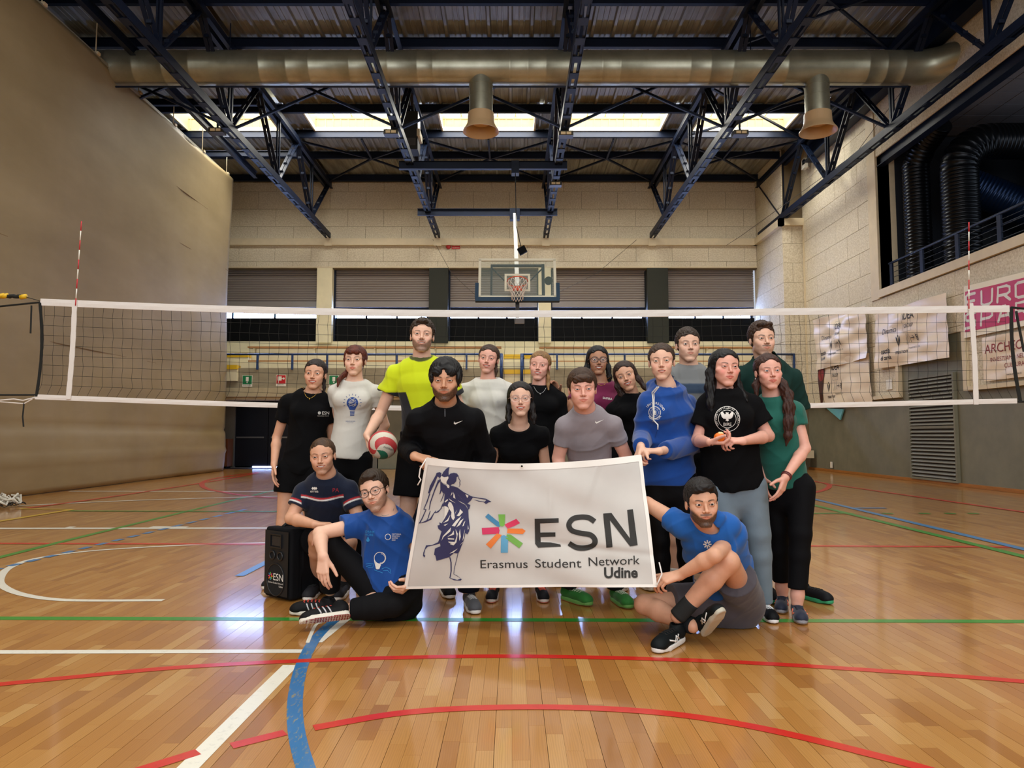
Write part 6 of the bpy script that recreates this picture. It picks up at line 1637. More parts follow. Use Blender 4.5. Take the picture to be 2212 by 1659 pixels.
# ---- 2 woman, white light-bulb T-shirt
def p02():
    Y = 5.2; p = Person(0, 'woman with auburn ponytail in white T-shirt printed with a blue light bulb', SKIN['fair'], fem=1, head=hv(767, 813, Y, 1), turn=(.0, .0, .0), neck=(766, 822, Y+.03), sa=(724, 849, Y+.05), sb=(810, 851, Y+.05), pelvis=(754, 985, Y+.08), bust=1.12)
    p.build_head(dict(smile=.15, brow=1, cheek=.2), '#2a1510')
    p.build_hair(dict(top=.008, side=.009, back=.015, nape=-.06, rough=.0025, facew=.054, locks=[([(.045, -.04, -.05), (.07, .0, -.10), (.10, .055, -.145), (.105, .075, -.20)], [.018, .018, .016, .006]), ([(.058, .045, .05), (.067, .040, .01), (.069, .028, -.05)], [.009, .007, .003]), ([(-.058, .045, .05), (-.067, .040, .01), (-.068, .028, -.06)], [.009, .007, .003])], front=[((.02, .080, .062), (.030, .014, .022)), ((-.025, .078, .060), (.028, .014, .022))]), hair_mat('hair_auburn', '#6b2c17', '#30140c'))
    eL, eR = (726, 920, Y+.18), (832, 918, Y+.15)
    p.build_arm('a', eL, (745, 985, Y+.2), (.6, .2, -.6), (0, 1, 0), start=.35); p.build_arm('b', eR, (800, 985, Y+.22), (-.6, .2, -.6), (0, 1, 0), start=.35)
    p.build_shirt(C_wht, hem=.12, elbows=(eL, eR), sleeves=(.4, .38), off=.006, fold=.004, neck=(.075, .07, .05), neckdrop=.012)
    M_b = mat('print_blue', '#24478f', .7); sh = []
    bulb = [(.045*math.cos(a), .028+.045*math.sin(a)) for a in np.linspace(-.75, PI+.75, 22)]+[(-.020, -.028), (.020, -.028)]
    sh += [poly2d(bulb)]+[stroke2d([(-.019+.001*i, -.038-.011*i), (.019-.001*i, -.036-.011*i)], .0065) for i in range(4)]
    for i in range(11):
        a = -.35+(PI+.7)*i/10; sh.append(stroke2d([(.060*math.cos(a), .028+.060*math.sin(a)), (.072*math.cos(a), .028+.072*math.sin(a))], .0035))
    p.printed('print', sh, M_b, (761, 878), 1.02, cut=.012)
    wv = [stroke2d([(x/1000, (28+dy)/1000+.004*math.sin(x/6+dy)) for x in range(-32+abs(dy)//3, 33-abs(dy)//3, 4)], .0035) for dy in (-22, -9, 5, 18, 30)]+[ring2d(-.02, .033, .004, .008, 12), ring2d(.022, .014, .004, .008, 12), ring2d(.006, .045, .003, .006, 12)]
    p.printed('print_lines', wv, C_wht, (761, 878), 1.02, cut=.012, lift=.0035)
    p.printed('print_caption', [xf2d(text2d('DREAM BIG DO', .011), 0, 0), xf2d(text2d('THE LAMP PROJECT', .006), 0, -.011)], M_b, (757, 911), 1.0)
    stand_legs(p, 733, 780, (Y+.06, Y+.08), C_blk, 'trousers', shoes=dict(upper='#d8d6d0'), off=-.002); p.finish()
# ---- 3 tall man, yellow sports shirt, ball
def p03():
    Y = 4.95; p = Person(0, 'tall man with short beard in yellow sports shirt holding a volleyball', SKIN['fair'], h=.0044, head=hv(912, 763, Y), turn=(.1, -.05, .03), neck=(911, 778, Y+.04), sa=(856, 812, Y+.06), sb=(966, 815, Y+.08), pelvis=(918, 980, Y+.1))
    p.build_head(dict(smile=.7, open=.25, beard=.62, long=.004), '#2c211a')
    p.build_hair(dict(top=.018, side=.009, rough=.003, curl=.0035, line=.004, front=[((.0, .062, .092), (.038, .028, .02))]), hair_mat('hair_brown', '#3a2a1e'))
    eL, eR = (822, 893, Y+.10), (1000, 900, Y+.15)
    p.build_arm('a', eL, (793, 940, Y-.10), (.25, -.12, -1), (1, -.1, .05), start=.35, curl=(.35, .45, .35), spread=.3)
    p.build_arm('b', eR, (985, 975, Y+.05), (-.1, -.3, -1), (-1, 0, 0), start=.35)
    M_y = cloth_mat('hi_vis_yellow', '#c9d916', .75, .04); M_dg = cloth_mat('dark_grey_mesh', '#26262b', .8)
    a_, b_ = p.sa, J(eL); du = unit(b_-a_); b2_ = J(eR); du2 = unit(b2_-p.sb)
    def zn(c):
        tx = (c-p.sp[3])@p.sx; z = c[:, 2]; k = lambda v: np.clip(v/.004+.5, 0, 1)
        edge = .118-.11*np.clip((p.sa[2]-.10-z)/.30, 0, 1)*np.clip((z-p.pc[2]+.1)/.25, 0, 1)**.5
        side = k(-tx-edge)*k(p.sa[2]-.13-z); sl = k((c-a_)@du-.118+.4*np.clip(tx+.20, -.05, .05))*k(-.125-tx)+k((c-p.sb)@du2-.115)*k(tx-.13)
        return paint(len(c), '#d3e21a', [(side, '#26262b'), (sl, '#26262b'), (k(.098-np.linalg.norm(c-p.nb-A3((0, -.02, 0)), axis=1)-.014)*.9, '#26262b')])
    p.build_shirt(cloth_vc('yellow_grey_sport'), hem=.35, elbows=(eL, eR), sleeves=(.48, .5), off=.018, fold=.007, zones=zn, res=.0056, flare=.02)
    stand_legs(p, 868, 960, (Y+.10, Y+.12), C_blk, 'shorts', shoes=dict(upper='#17181c', laces='#e8e8e8'), bare=True, end=.62, off=.026, res=.009, toe=(.1, .3)); p.finish()
# ---- 4 man, black quarter-zip, holds the banner's left corner
def p04():
    Y = 4.15; p = Person(0, 'man with thick black hair in black quarter-zip top holding the upper left banner corner', SKIN['tan'], h=.0044, head=hv(962, 869, Y, 0, 1.03), hs=1.03, turn=(.0, .05, .0), neck=(963, 876, Y+.07), sa=(905, 912, Y+.12), sb=(1018, 912, Y+.12), pelvis=(968, 1085, Y+.48), girth=1.06, waist=(965, 1010, Y+.30))
    p.build_head(dict(smile=.2, beard=.85, must=.7, jaw=1.08, cheek=.3, browt=.0036, eye=.66), '#120d0b')
    p.build_hair(dict(top=.024, side=.016, back=.012, rough=.0035, line=-.004, facew=.055, earcut=0, nape=-.055, front=[((.035, .070, .052), (.030, .018, .028)), ((-.030, .066, .052), (.036, .020, .030)), ((.066, .035, .02), (.014, .03, .034)), ((-.070, .032, .015), (.014, .03, .040))]), hair_mat('hair_black', '#131010', '#070606'))
    eL, eR = (882, 968, Y+.30), (1048, 985, Y+.30); wL, wR = (896, 986, Y+.0), (1035, 1050, Y+.25)
    p.build_arm('a', eL, wL, (.75, -.45, -.15), (.2, .3, -1), start=.7, curl=(.9, 1.2, .6), thumb=(.7, .5, .2))
    p.build_arm('b', eR, wR, (0, -.3, -1), (-1, 0, 0), start=.6)
    p.build_shirt(cloth_mat('black_jersey', '#08080b', .8), hem=.6, elbows=(eL, eR), wrists=(wL, wR), sleeves=(1.96, 1.9), off=.018, fold=.006, neck=(.064, .062, .045), neckdrop=.0)
    p.printed('zip', [stroke2d([(0, .03), (.001, -.022)], .006)], mat('zip_grey', '#55565a', .4, .5), (961, 893), 1.0, cut=.01)
    p.printed('swoosh', [poly2d([(-.026, -.004), (-.017, -.011), (.032, .011), (-.012, .000), (-.020, .001), (-.022, .009)])], M_printw, (989, 913), 1.05, .05, cut=.01)
    stand_legs(p, 886, 1014, (4.62, 4.66), cloth_mat('navy_tracksuit', '#0d1322', .85), 'trousers', shoes=dict(upper='#4a4b50', sole='#d9d8d4', laces='#c9c9c9'), off=.016, toe=(.05, .25), zk=.5); p.finish()
# ---- 5 woman, white T-shirt, back row
def p05():
    Y = 5.45; p = Person(0, 'laughing woman with brown tied hair in plain white T-shirt in the back row', SKIN['pink'], fem=1, head=hv(1055, 808, Y, 1), turn=(-.08, .0, .12), neck=(1054, 823, Y+.03), sa=(1008, 848, Y+.05), sb=(1096, 846, Y+.05), pelvis=(1056, 985, Y+.08))
    p.build_head(dict(smile=1, open=.55, eye=.5, blush=.3), '#3a281d')
    p.build_hair(dict(top=.005, side=.006, back=.01, nape=-.07, line=.004, locks=[([(-.05, -.04, -.03), (-.068, -.02, -.08), (-.07, -.01, -.13)], [.016, .012, .006])]), hair_mat('hair_mid_brown', '#4d3625', '#241810'))
    eL, eR = (996, 920, Y+.12), (1112, 920, Y+.12)
    p.build_arm('a', eL, (1000, 990, Y+.05), (0, -.2, -1), (1, 0, 0), start=.5); p.build_arm('b', eR, (1100, 990, Y+.1), (0, -.2, -1), (-1, 0, 0), start=.5)
    p.build_shirt(C_wht, hem=.2, elbows=(eL, eR), sleeves=(.6, .6), off=.018, fold=.007, neck=(.075, .072, .05), seed=5)
    p.printed('print', [ring2d(0, 0, .009, .011, 16), disc2d(-.003, .002, .0012, 8), disc2d(.003, .002, .0012, 8)], M_prints, (1076, 868), 1.0, cut=.01)
    stand_legs(p, 1035, 1075, (Y+.06, Y+.08), C_blk, shoes=dict(upper='#3a3d42')); p.finish()
# ---- 6 woman with clear glasses bending behind the banner
def p06():
    Y = 4.62; p = Person(0, 'laughing woman with clear glasses in black cap-sleeve top, bending behind the banner', SKIN['fair'], fem=1, head=hv(1124, 900, Y, 1), turn=(.0, .0, -.02), neck=(1121, 915, Y+.08), sa=(1077, 944, Y+.12), sb=(1167, 944, Y+.12), pelvis=(1120, 1090, Y+.45), waist=(1120, 1030, Y+.3))
    p.build_head(dict(smile=1, open=.7, blush=.35, eye=.55), '#1b1412')
    p.build_hair(dict(top=.006, side=.009, back=.015, nape=-.13, line=.008, facew=.062, rough=.002, locks=[([(.060, -.01, .03), (.074, -.015, -.05), (.078, .0, -.12), (.074, .02, -.155)], [.016, .017, .016, .008], .02), ([(-.060, -.01, .03), (-.074, -.015, -.05), (-.080, .0, -.12), (-.085, .01, -.165)], [.016, .018, .018, .008], .02)]), hair_mat('hair_black_brown', '#1e1613', '#0c0908'))
    eL, eR = (1058, 1015, Y+.22), (1180, 1015, Y+.22)
    p.build_arm('a', eL, (1062, 1080, Y+.15), (0, -.3, -1), (1, 0, 0), start=.25); p.build_arm('b', eR, (1182, 1080, Y+.15), (0, -.3, -1), (-1, 0, 0), start=.25)
    p.build_shirt(C_blk, hem=.5, elbows=(eL, eR), sleeves=(.26, .26), off=.013, fold=.005, neck=(.080, .075, .05), neckdrop=.02, flare=.022)
    p.glasses(mat('glasses_clear_pink', '#d8b8ae', .2), r=.0255, asp=.9)
    stand_legs(p, 1067, 1168, (Y+.32, Y+.32), C_blk, shoes=dict(upper='#1c1d22', sole='#e2dcd6', accent=None, sole2='#ef7a63', laces='#ef6a55'), toe=(.08, .08)); p.finish()
# ---- 7 blonde woman
def p07():
    Y = 5.35; p = Person(0, 'smiling blonde woman with a side braid and thin necklace in black T-shirt', SKIN['pink'], fem=1, head=hv(1166, 823, Y, 1), turn=(-.18, .0, .10), neck=(1166, 835, Y+.03), sa=(1120, 862, Y+.05), sb=(1206, 866, Y+.05), pelvis=(1165, 995, Y+.08))
    p.build_head(dict(smile=.9, open=.5, eye=.45, lash=.4, brow=.6), '#7a5c3c')
    p.build_hair(dict(top=.005, side=.006, back=.01, nape=-.07, line=.006, locks=[([(-.052, -.04, -.03), (-.070, -.01, -.09), (-.078, .03, -.14), (-.088, .05, -.18)], [.017, .014, .012, .006])]), hair_mat('hair_blonde', '#a27a4c', '#5d4228'))
    eL, eR = (1108, 930, Y+.12), (1218, 938, Y+.12)
    p.build_arm('a', eL, (1112, 1000, Y+.1), (0, -.2, -1), (1, 0, 0), start=.5); p.build_arm('b', eR, (1205, 1005, Y+.1), (0, -.2, -1), (-1, 0, 0), start=.4)
    p.build_shirt(C_blk, hem=.5, elbows=(eL, eR), sleeves=(.55, .55), off=.012, fold=.005, neck=(.076, .072, .05), seed=7)
    p.necklace(.10, '#b8b8b8')
    stand_legs(p, 1148, 1190, (Y+.06, Y+.08), C_blk, shoes=dict(upper='#c8c8c8')); p.finish()
# ---- 8 man, grey sports T-shirt leaning
def p08():
    Y = 4.22; p = Person(0, 'man with brown fringe in light grey sports T-shirt leaning forward behind the banner', SKIN['pink'], h=.0044, head=hv(1258, 884, Y), turn=(-.05, .08, -.03), neck=(1263, 888, Y+.08), sa=(1222, 926, Y+.13), sb=(1322, 924, Y+.13), pelvis=(1278, 1085, Y+.52), waist=(1276, 1010, Y+.34), belly=.9)
    p.build_head(dict(smile=.5, jaw=1.04, lash=.4, cheek=.2, eye=.68), '#4a3322', '#5a6a78')
    p.build_hair(dict(top=.014, side=.010, back=.01, rough=.003, facew=.055, front=[((.0, .072, .066), (.055, .018, .020)), ((.035, .070, .050), (.020, .014, .016)), ((-.035, .070, .052), (.020, .014, .018)), ((0, .078, .052), (.03, .010, .012))]), hair_mat('hair_chestnut', '#4e3320', '#22160e'))
    eL, eR = (1206, 990, Y+.22), (1352, 985, Y+.22)
    p.build_arm('a', eL, (1218, 1070, Y+.16), (.2, -.5, -1), (0, 0, -1), start=.3); p.build_arm('b', eR, (1338, 1065, Y+.16), (-.2, -.5, -1), (0, 0, -1), start=.3)
    p.build_shirt(cloth_mat('light_grey_sport', '#8d858a', .7, .05), hem=.5, elbows=(eL, eR), sleeves=(.55, .55), off=.011, fold=.006, flare=.006, seed=8, neck=(.064, .062, .045))
    p.printed('swoosh', [poly2d([(-.026, -.004), (-.017, -.011), (.032, .011), (-.012, .000), (-.020, .001), (-.022, .009)])], M_printw, (1294, 911), 1.05, .1, cut=.01)
    p.printed('shoulder_seam', [stroke2d([(-.06, 0), (0, .025)], .004)], mat('seam_light', '#b9b2b2', .6), (1231, 889), 1.2); p.printed('shoulder_seam', [stroke2d([(0, .025), (.06, -.005)], .004)], MATS['seam_light'], (1300, 889), 1.2)
    stand_legs(p, 1226, 1331, (Y+.62, Y+.58), cloth_mat('dark_grey_track', '#1d1e23'), shoes=dict(upper='#2f7d34', sole='#6fae5a', laces='#dfe6d0', sole2='#a97a4a'), toe=(-.75, .25), off=.012); p.finish()
# ---- 9 woman with glasses, maroon top
def p09():
    Y = 5.5; p = Person(0, 'smiling woman with dark-rimmed glasses in maroon sports top', SKIN['brown'], fem=1, head=hv(1291, 811, Y, 1), turn=(.0, .0, .0), neck=(1296, 827, Y+.03), sa=(1252, 852, Y+.05), sb=(1338, 856, Y+.05), pelvis=(1300, 995, Y+.08), girth=1.05)
    p.build_head(dict(smile=1, open=.75, brow=1, browt=.0036), '#15100e')
    p.build_hair(dict(top=.010, side=.010, back=.015, nape=-.12, line=.008, rough=.002, facew=.062, locks=[([(.062, -.02, .03), (.080, -.02, -.05), (.082, -.01, -.12)], [.018, .020, .012], .02), ([(-.062, -.02, .03), (-.082, -.02, -.05), (-.088, -.01, -.13), (-.09, .0, -.18)], [.018, .020, .018, .008], .02)]), hair_mat('hair_black', '#131010'))
    eL, eR = (1226, 884, Y+.0), (1352, 930, Y+.1)
    p.build_arm('a', eL, (1206, 846, Y-.06), (-.35, -.35, .6), (-.5, -.7, -.5), start=.5, curl=(.6, .7, .5)); p.build_arm('b', eR, (1350, 1000, Y+.05), (0, -.2, -1), (-1, 0, 0), start=.5)
    p.build_shirt(cloth_mat('maroon_sport', '#6d1640', .75), hem=.4, elbows=(eL, eR), sleeves=(.55, .55), off=.012, fold=.005, neck=(.078, .074, .05), neckdrop=.01)
    p.printed('print', [xf2d(text2d('SHFIBA', .026, 'CENTER', .002), 0, 0)], M_printw, (1312, 863), 1.0, -.12)
    p.glasses(mat('glasses_dark', '#1a1d2a', .3), r=.0255, asp=.86, th=.002); p.necklace(.07, '#c9a24a', False)
    stand_legs(p, 1280, 1320, (Y+.06, Y+.08), cloth_mat('maroon_legging', '#4a0f24'), shoes=dict(upper='#c8c8c8')); p.finish()
# ---- 10 woman leaning her head
def p10():
    Y = 5.2; p = Person(0, 'smiling woman in black top tilting her head, just left of the blue hoodie', SKIN['warm'], fem=1, head=hv(1352, 846, Y, 1), turn=(-.25, .05, -.32), neck=(1362, 853, Y+.05), sa=(1326, 888, Y+.05), sb=(1400, 888, Y+.07), pelvis=(1362, 1010, Y+.08), girth=.92)
    p.build_head(dict(smile=1, open=.7, brow=1), '#231812')
    p.build_hair(dict(top=.006, side=.009, back=.015, nape=-.12, line=.006, rough=.002, facew=.060, locks=[([(.060, -.01, .03), (.078, -.01, -.05), (.070, .0, -.12), (.045, .01, -.20)], [.018, .022, .022, .014], .02), ([(-.060, -.01, .03), (-.078, -.01, -.05), (-.098, .01, -.12), (-.125, .03, -.19)], [.016, .018, .016, .008], .02)]), hair_mat('hair_dark_brown2', '#3a241a', '#1a100c'))
    eL, eR = (1325, 960, Y+.1), (1402, 960, Y+.1)
    p.build_arm('a', eL, (1335, 1030, Y+.05), (0, -.2, -1), (1, 0, 0), start=.5); p.build_arm('b', eR, (1395, 1030, Y+.1), (0, -.2, -1), (-1, 0, 0), start=.5)
    p.build_shirt(C_blk, hem=.5, elbows=(eL, eR), sleeves=(1.6, 1.6), wrists=((1335, 1030, Y+.05), (1395, 1030, Y+.1)), off=.010, fold=.005, neck=(.072, .068, .05), seed=12)
    stand_legs(p, 1348, 1385, (Y+.06, Y+.08), C_blk, shoes=dict(upper='#c8c8c8')); p.finish()
# ---- 11 woman, blue hoodie, holds the banner's right corner
def p11():
    Y = 4.42; p = Person(0, 'woman with tied-back hair in blue university hoodie holding the upper right banner corner', SKIN['fair'], fem=1, h=.0044, head=hv(1429, 822, Y, 1, 1.02), hs=1.02, turn=(-.22, .03, -.02), neck=(1440, 842, Y+.04), sa=(1400, 876, Y+.04), sb=(1482, 878, Y+.10), pelvis=(1444, 1030, Y+.12), hipyaw=-.3, girth=1.02)
    p.build_head(dict(smile=.25, open=.15, blush=.35, lash=.5), '#3a281c', '#5a6a60')
    p.build_hair(dict(top=.006, side=.006, back=.012, nape=-.06, line=.008, locks=[([(0, -.10, .03), (-.01, -.12, .04)], [.03, .025])]), hair_mat('hair_mid_brown', '#4d3625'))
    eL, eR = (1388, 942, Y+.10), (1502, 958, Y+.08); wL, wR = (1384, 966, Y-.20), (1424, 975, Y-.22)
    p.build_arm('a', eL, wL, (-.25, -.35, -.45), (.6, -.2, -1), start=.7, curl=(.8, 1.1, .7), spread=.02, thumb=(.7, .5, .5))
    p.build_arm('b', eR, wR, (-.9, -.25, .05), (.1, .3, -1), start=.7, curl=(.8, 1.0, .7), spread=.02, thumb=(.8, .4, .2))
    hc_, hr = p.nb.copy(), unit(p.nb-p.sp[4])
    def hood(pp, d):
        ring = None
        for i in range(9):
            t = -2.4+4.8*i/8+PI/2; t2 = -2.4+4.8*(i+1)/8+PI/2
            a_ = hc_+p.sx*.082*math.cos(t+PI)-p.fwd*.075*math.sin(t)*-1*-1+hr*(-.012+.020*math.sin(t)); b_ = hc_+p.sx*.082*math.cos(t2+PI)-p.fwd*.075*math.sin(t2)+hr*(-.012+.020*math.sin(t2))
            q = d_cone(pp, a_, b_, .021, .021); ring = q if ring is None else smin(ring, q, .015)
        back = d_ell(pp, hc_-p.fwd*.085-hr*.01, (.10, .05, .07), np.stack([p.sx, p.fwd, hr], 1))
        wl, wr = J(wL), J(wR)
        hem = d_loft(pp, [p.sp[1]+(p.sp[0]-p.sp[1])*.05, p.sp[1]+(p.sp[0]-p.sp[1])*.36], [x+.012 for x in p.W[:2]], [x+.012 for x in p.D[:2]], p.X[:2])
        return smin(smin(smin(d, ring, .02), back, .03), d, .01)
    p.build_shirt(cloth_mat('royal_blue_fleece', '#17458f', .9, .06, .3), hem=.38, elbows=(eL, eR), wrists=(wL, wR), sleeves=(1.9, 1.86), off=.020, fold=.008, res=.0068, extra=hood, neck=(.064, .066, .05), seed=4)
    sh = [ring2d(0, 0, .040, .043), ring2d(0, 0, .026, .0275), rect2d(-.012, .012, -.016, -.010), rect2d(-.012, .012, .008, .013), rect2d(-.012, -.006, -.012, .010), rect2d(.006, .012, -.012, .010), rect2d(-.003, .003, -.014, .012), rect2d(-.010, .010, -.003, .001)]+arc_text('DEUSTO BILBAO ARTES', .0375, PI/2, .010, 5.6)+arc_text('UNIVERSIDAD', .066, PI/2-.2, .022, 2.3)+arc_text('PONTIFICIA', .046, -PI/2, .022, 2.0, True)
    p.printed('print', sh, M_printw, (1414, 891), 1.0, cut=.012, lift=.003)
    dr = MB()
    for du in (-.008, .010):
        pts = [ray_to(p.shirt_fn, J((1421+du*200*(1-i/9), 836+i*(8.2 if du < 0 else 10.2), Y-.18)), (0, -1, 0), .003) for i in range(10)]; dr.tube(pts, .0036, 6)
    p.part(dr.build('drawstring', mat('drawstring_white', '#e8e6e0', .8), None, True))
    p.printed('pocket_seam', [stroke2d([(0, .06), (-.02, 0)], .003)], mat('seam_navy', '#0f2f66', .8), (1421, 945), 1.0)
    lg = stand_legs(p, 1432, 1486, (Y+.14, Y+.22), cloth_mat('black_tight', '#08080a', .6), 'leggings', shoes=dict(upper='#cfcabc', sole='#e8e4da', laces='#f0eee8'), off=.004, toe=(-.5, -.1), fold=.002, res=.009)
    p.printed('leg_text', [xf2d(text2d('DOMYOS', .016), 0, 0, 1, -PI/2)], M_prints, (1468, 1027), 1.0, fn=p.pants_fn); p.finish()
# ---- 12 man behind
def p12():
    Y = 4.98; p = Person(0, 'tall man with short curly hair in grey T-shirt with a blue band', SKIN['fair'], head=hv(1486, 783, Y), turn=(-.03, .0, .0), neck=(1488, 795, Y+.04), sa=(1436, 832, Y+.06), sb=(1538, 832, Y+.06), pelvis=(1488, 985, Y+.1))
    p.build_head(dict(smile=.12, long=.002, lash=.5), '#2a1e17')
    p.build_hair(dict(top=.017, side=.006, rough=.003, curl=.0035, line=.0), hair_mat('hair_brown', '#3a2a1e'))
    eL, eR = (1424, 920, Y+.15), (1552, 915, Y+.15)
    p.build_arm('a', eL, (1430, 985, Y+.05), (0, -.2, -1), (1, 0, 0), start=.5); p.build_arm('b', eR, (1545, 985, Y+.05), (0, -.2, -1), (-1, 0, 0), start=.5)
    zb = P(1485, 829, Y).z
    p.build_shirt(cloth_vc('heather_grey_band'), hem=.4, elbows=(eL, eR), sleeves=(.5, .5), off=.014, fold=.005, zones=lambda c: paint(len(c), '#808282', [(np.clip((zb-c[:, 2])/.006, 0, 1)*np.clip((c[:, 2]-zb+.075)/.006, 0, 1), '#3d4f66')]), neck=(.066, .064, .045))
    stand_legs(p, 1459, 1522, (Y+.02, Y+.1), C_blk, 'shorts', shoes=dict(upper='#131418', sole='#2a2a2c'), bare=True, end=.7, off=.024)
    p.sock(Wp(1459, Y+.02, .10), Wp(1459, Y+.02, .185), .041, '#d8d8d6'); p.sock(Wp(1522, Y+.1, .10), Wp(1522, Y+.1, .185), .041, '#d8d8d6'); p.finish()
# ---- 13 woman, black crest T-shirt, orange
def p13():
    Y = 4.32; p = Person(0, 'woman with long black hair in eagle crest T-shirt and grey leggings peeling an orange', SKIN['pink'], fem=1, h=.0044, head=hv(1566, 836, Y, 1, 1.02), hs=1.03, turn=(.08, .0, .03), neck=(1563, 849, Y+.04), sa=(1532, 880, Y+.06), sb=(1622, 882, Y+.06), pelvis=(1583, 1042, Y+.10), girth=1.10, bust=1.1, belly=1.08)
    p.build_head(dict(smile=.35, blush=.7, jaw=1.12, cheek=1.0, brow=1, eye=.62), '#15100e')
    p.build_hair(dict(top=.006, side=.010, back=.018, nape=-.14, line=.006, rough=.0025, facew=.058, part=-.0, locks=[([(.062, -.01, .04), (.078, -.02, -.03), (.088, .0, -.12), (.092, .03, -.22), (.085, .045, -.30)], [.020, .026, .026, .022, .012], .02), ([(.04, -.06, -.05), (.05, -.05, -.2), (.055, -.02, -.30)], [.04, .04, .02], .02), ([(-.060, -.01, .04), (-.072, -.01, -.03), (-.080, .0, -.10), (-.105, .03, -.17), (-.115, .05, -.20)], [.016, .018, .018, .014, .006], .02)]), hair_mat('hair_jet', '#100d0e', '#060505'), h=.0046)
    p.part(MB().tube([p.world((.084+.008*math.cos(t), .0, -.045+.011*math.sin(t))) for t in np.linspace(0, 2*PI, 14)[:-1]], .0018, 5, closed=True).build('hoop_earring', mat('chain_c9a24a', '#c9a24a', .3, 1.0), None, True))
    eL, eR = (1506, 952, Y+.06), (1660, 942, Y+.04); wL, wR = (1533, 955, Y-.20), (1604, 953, Y-.20)
    p.build_arm('a', eL, wL, (.85, -.35, -.05), (.15, -.1, 1), start=.45, curl=(.75, .9, .7), spread=.02, thumb=(.75, .45, .5)); p.build_arm('b', eR, wR, (-.9, -.25, .05), (-.1, .5, -1), start=.45, curl=(.8, 1.1, .7), spread=.02, thumb=(.8, .4, .3))
    p.build_shirt(C_blk, hem=.34, elbows=(eL, eR), sleeves=(.62, .62), off=.026, fold=.006, seed=3, neck=(.066, .064, .045))
    sh = [ring2d(0, 0, .083, .086, 48), ring2d(0, 0, .058, .061, 48)]
    sh += arc_text('UNIVERSITATIS', .0765, PI/2+1.15, .019, 2.05*1)+[disc2d(0, .072, .0042, 10)]+arc_text('DIES', .0765, PI/2-.42, .019, .62)+arc_text('MERCURII', .0765, PI/2-1.5, .019, 1.2)+arc_text('UNI', .0675, -PI/2-.0, .019, .5, True)
    wing = [(0, .040), (.005, .046), (.010, .044), (.008, .036), (.016, .030), (.026, .044), (.034, .048), (.040, .046), (.044, .038), (.040, .034), (.043, .028), (.038, .025), (.040, .018), (.034, .016), (.034, .008), (.028, .008), (.026, .000), (.020, .003), (.014, -.002), (.010, .004), (.008, -.006), (.012, -.014), (.005, -.012), (0, -.018)]
    sh += [poly2d(wing), poly2d([(-x, y) for x, y in wing][::-1]), xf2d(text2d('BIRE', .030, 'CENTER', .0012), 0, -.046)]
    p.printed('print', sh, M_printw, (1571, 905), 1.0, cut=.012, lift=.003)
    M_lg = cloth_mat('grey_blue_legging', '#6f7f8a', .6, .04)
    lg = stand_legs(p, 1592, 1652, (Y+.06, Y+.10), M_lg, 'leggings', rr=(.098, .064, .058, .037), off=.003, res=.0075, fold=.0015, end=1.02, shoes=dict(upper='#0e0f12', sole='#e6e6e6', laces='#d8d8d8'), toe=(.1, -.08), zk=.50)
    p.part(MB().tube([J(wL)+A3((.002, 0, 0))+A3((0, .028*math.cos(t), .028*math.sin(t))) for t in np.linspace(0, 2*PI, 16)[:-1]], .003, 6, closed=True).build('hair_tie', M_pupil, None, True)); p.finish()
# ---- 14 tall man, dark green
def p14():
    Y = 4.88; p = Person(0, 'tall man with moustache and goatee in dark green T-shirt', SKIN['fair'], head=hv(1646, 771, Y, 0, .98), turn=(.02, .0, -.02), neck=(1651, 785, Y+.04), sa=(1606, 822, Y+.06), sb=(1708, 822, Y+.06), pelvis=(1668, 985, Y+.1))
    p.build_head(dict(smile=.3, beard=.75, goatee=1, must=.9, long=.005, browt=.0036), '#2e2118')
    p.build_hair(dict(top=.022, side=.008, rough=.0035, curl=.003, line=.006, front=[((.01, .060, .098), (.036, .026, .022)), ((-.03, .052, .100), (.024, .024, .018))]), hair_mat('hair_warm_brown', '#4a3020', '#21150e'))
    eL, eR = (1594, 905, Y+.15), (1728, 905, Y+.12)
    p.build_arm('a', eL, (1600, 985, Y+.05), (0, -.2, -1), (1, 0, 0), start=.5); p.build_arm('b', eR, (1715, 975, Y+.12), (0, -.2, -1), (-1, 0, 0), start=.5)
    p.build_shirt(cloth_mat('dark_green_cotton', '#16302b', .9), hem=.5, elbows=(eL, eR), sleeves=(.78, .78), off=.026, fold=.008, flare=.024, seed=14, neck=(.064, .062, .045))
    stand_legs(p, 1655, 1735, (Y+.05, Y+.02), C_blk, 'shorts', shoes=dict(upper='#14161a', sole='#2f9a6a'), bare=True, end=.8, off=.02, toe=(.1, .5)); p.finish()
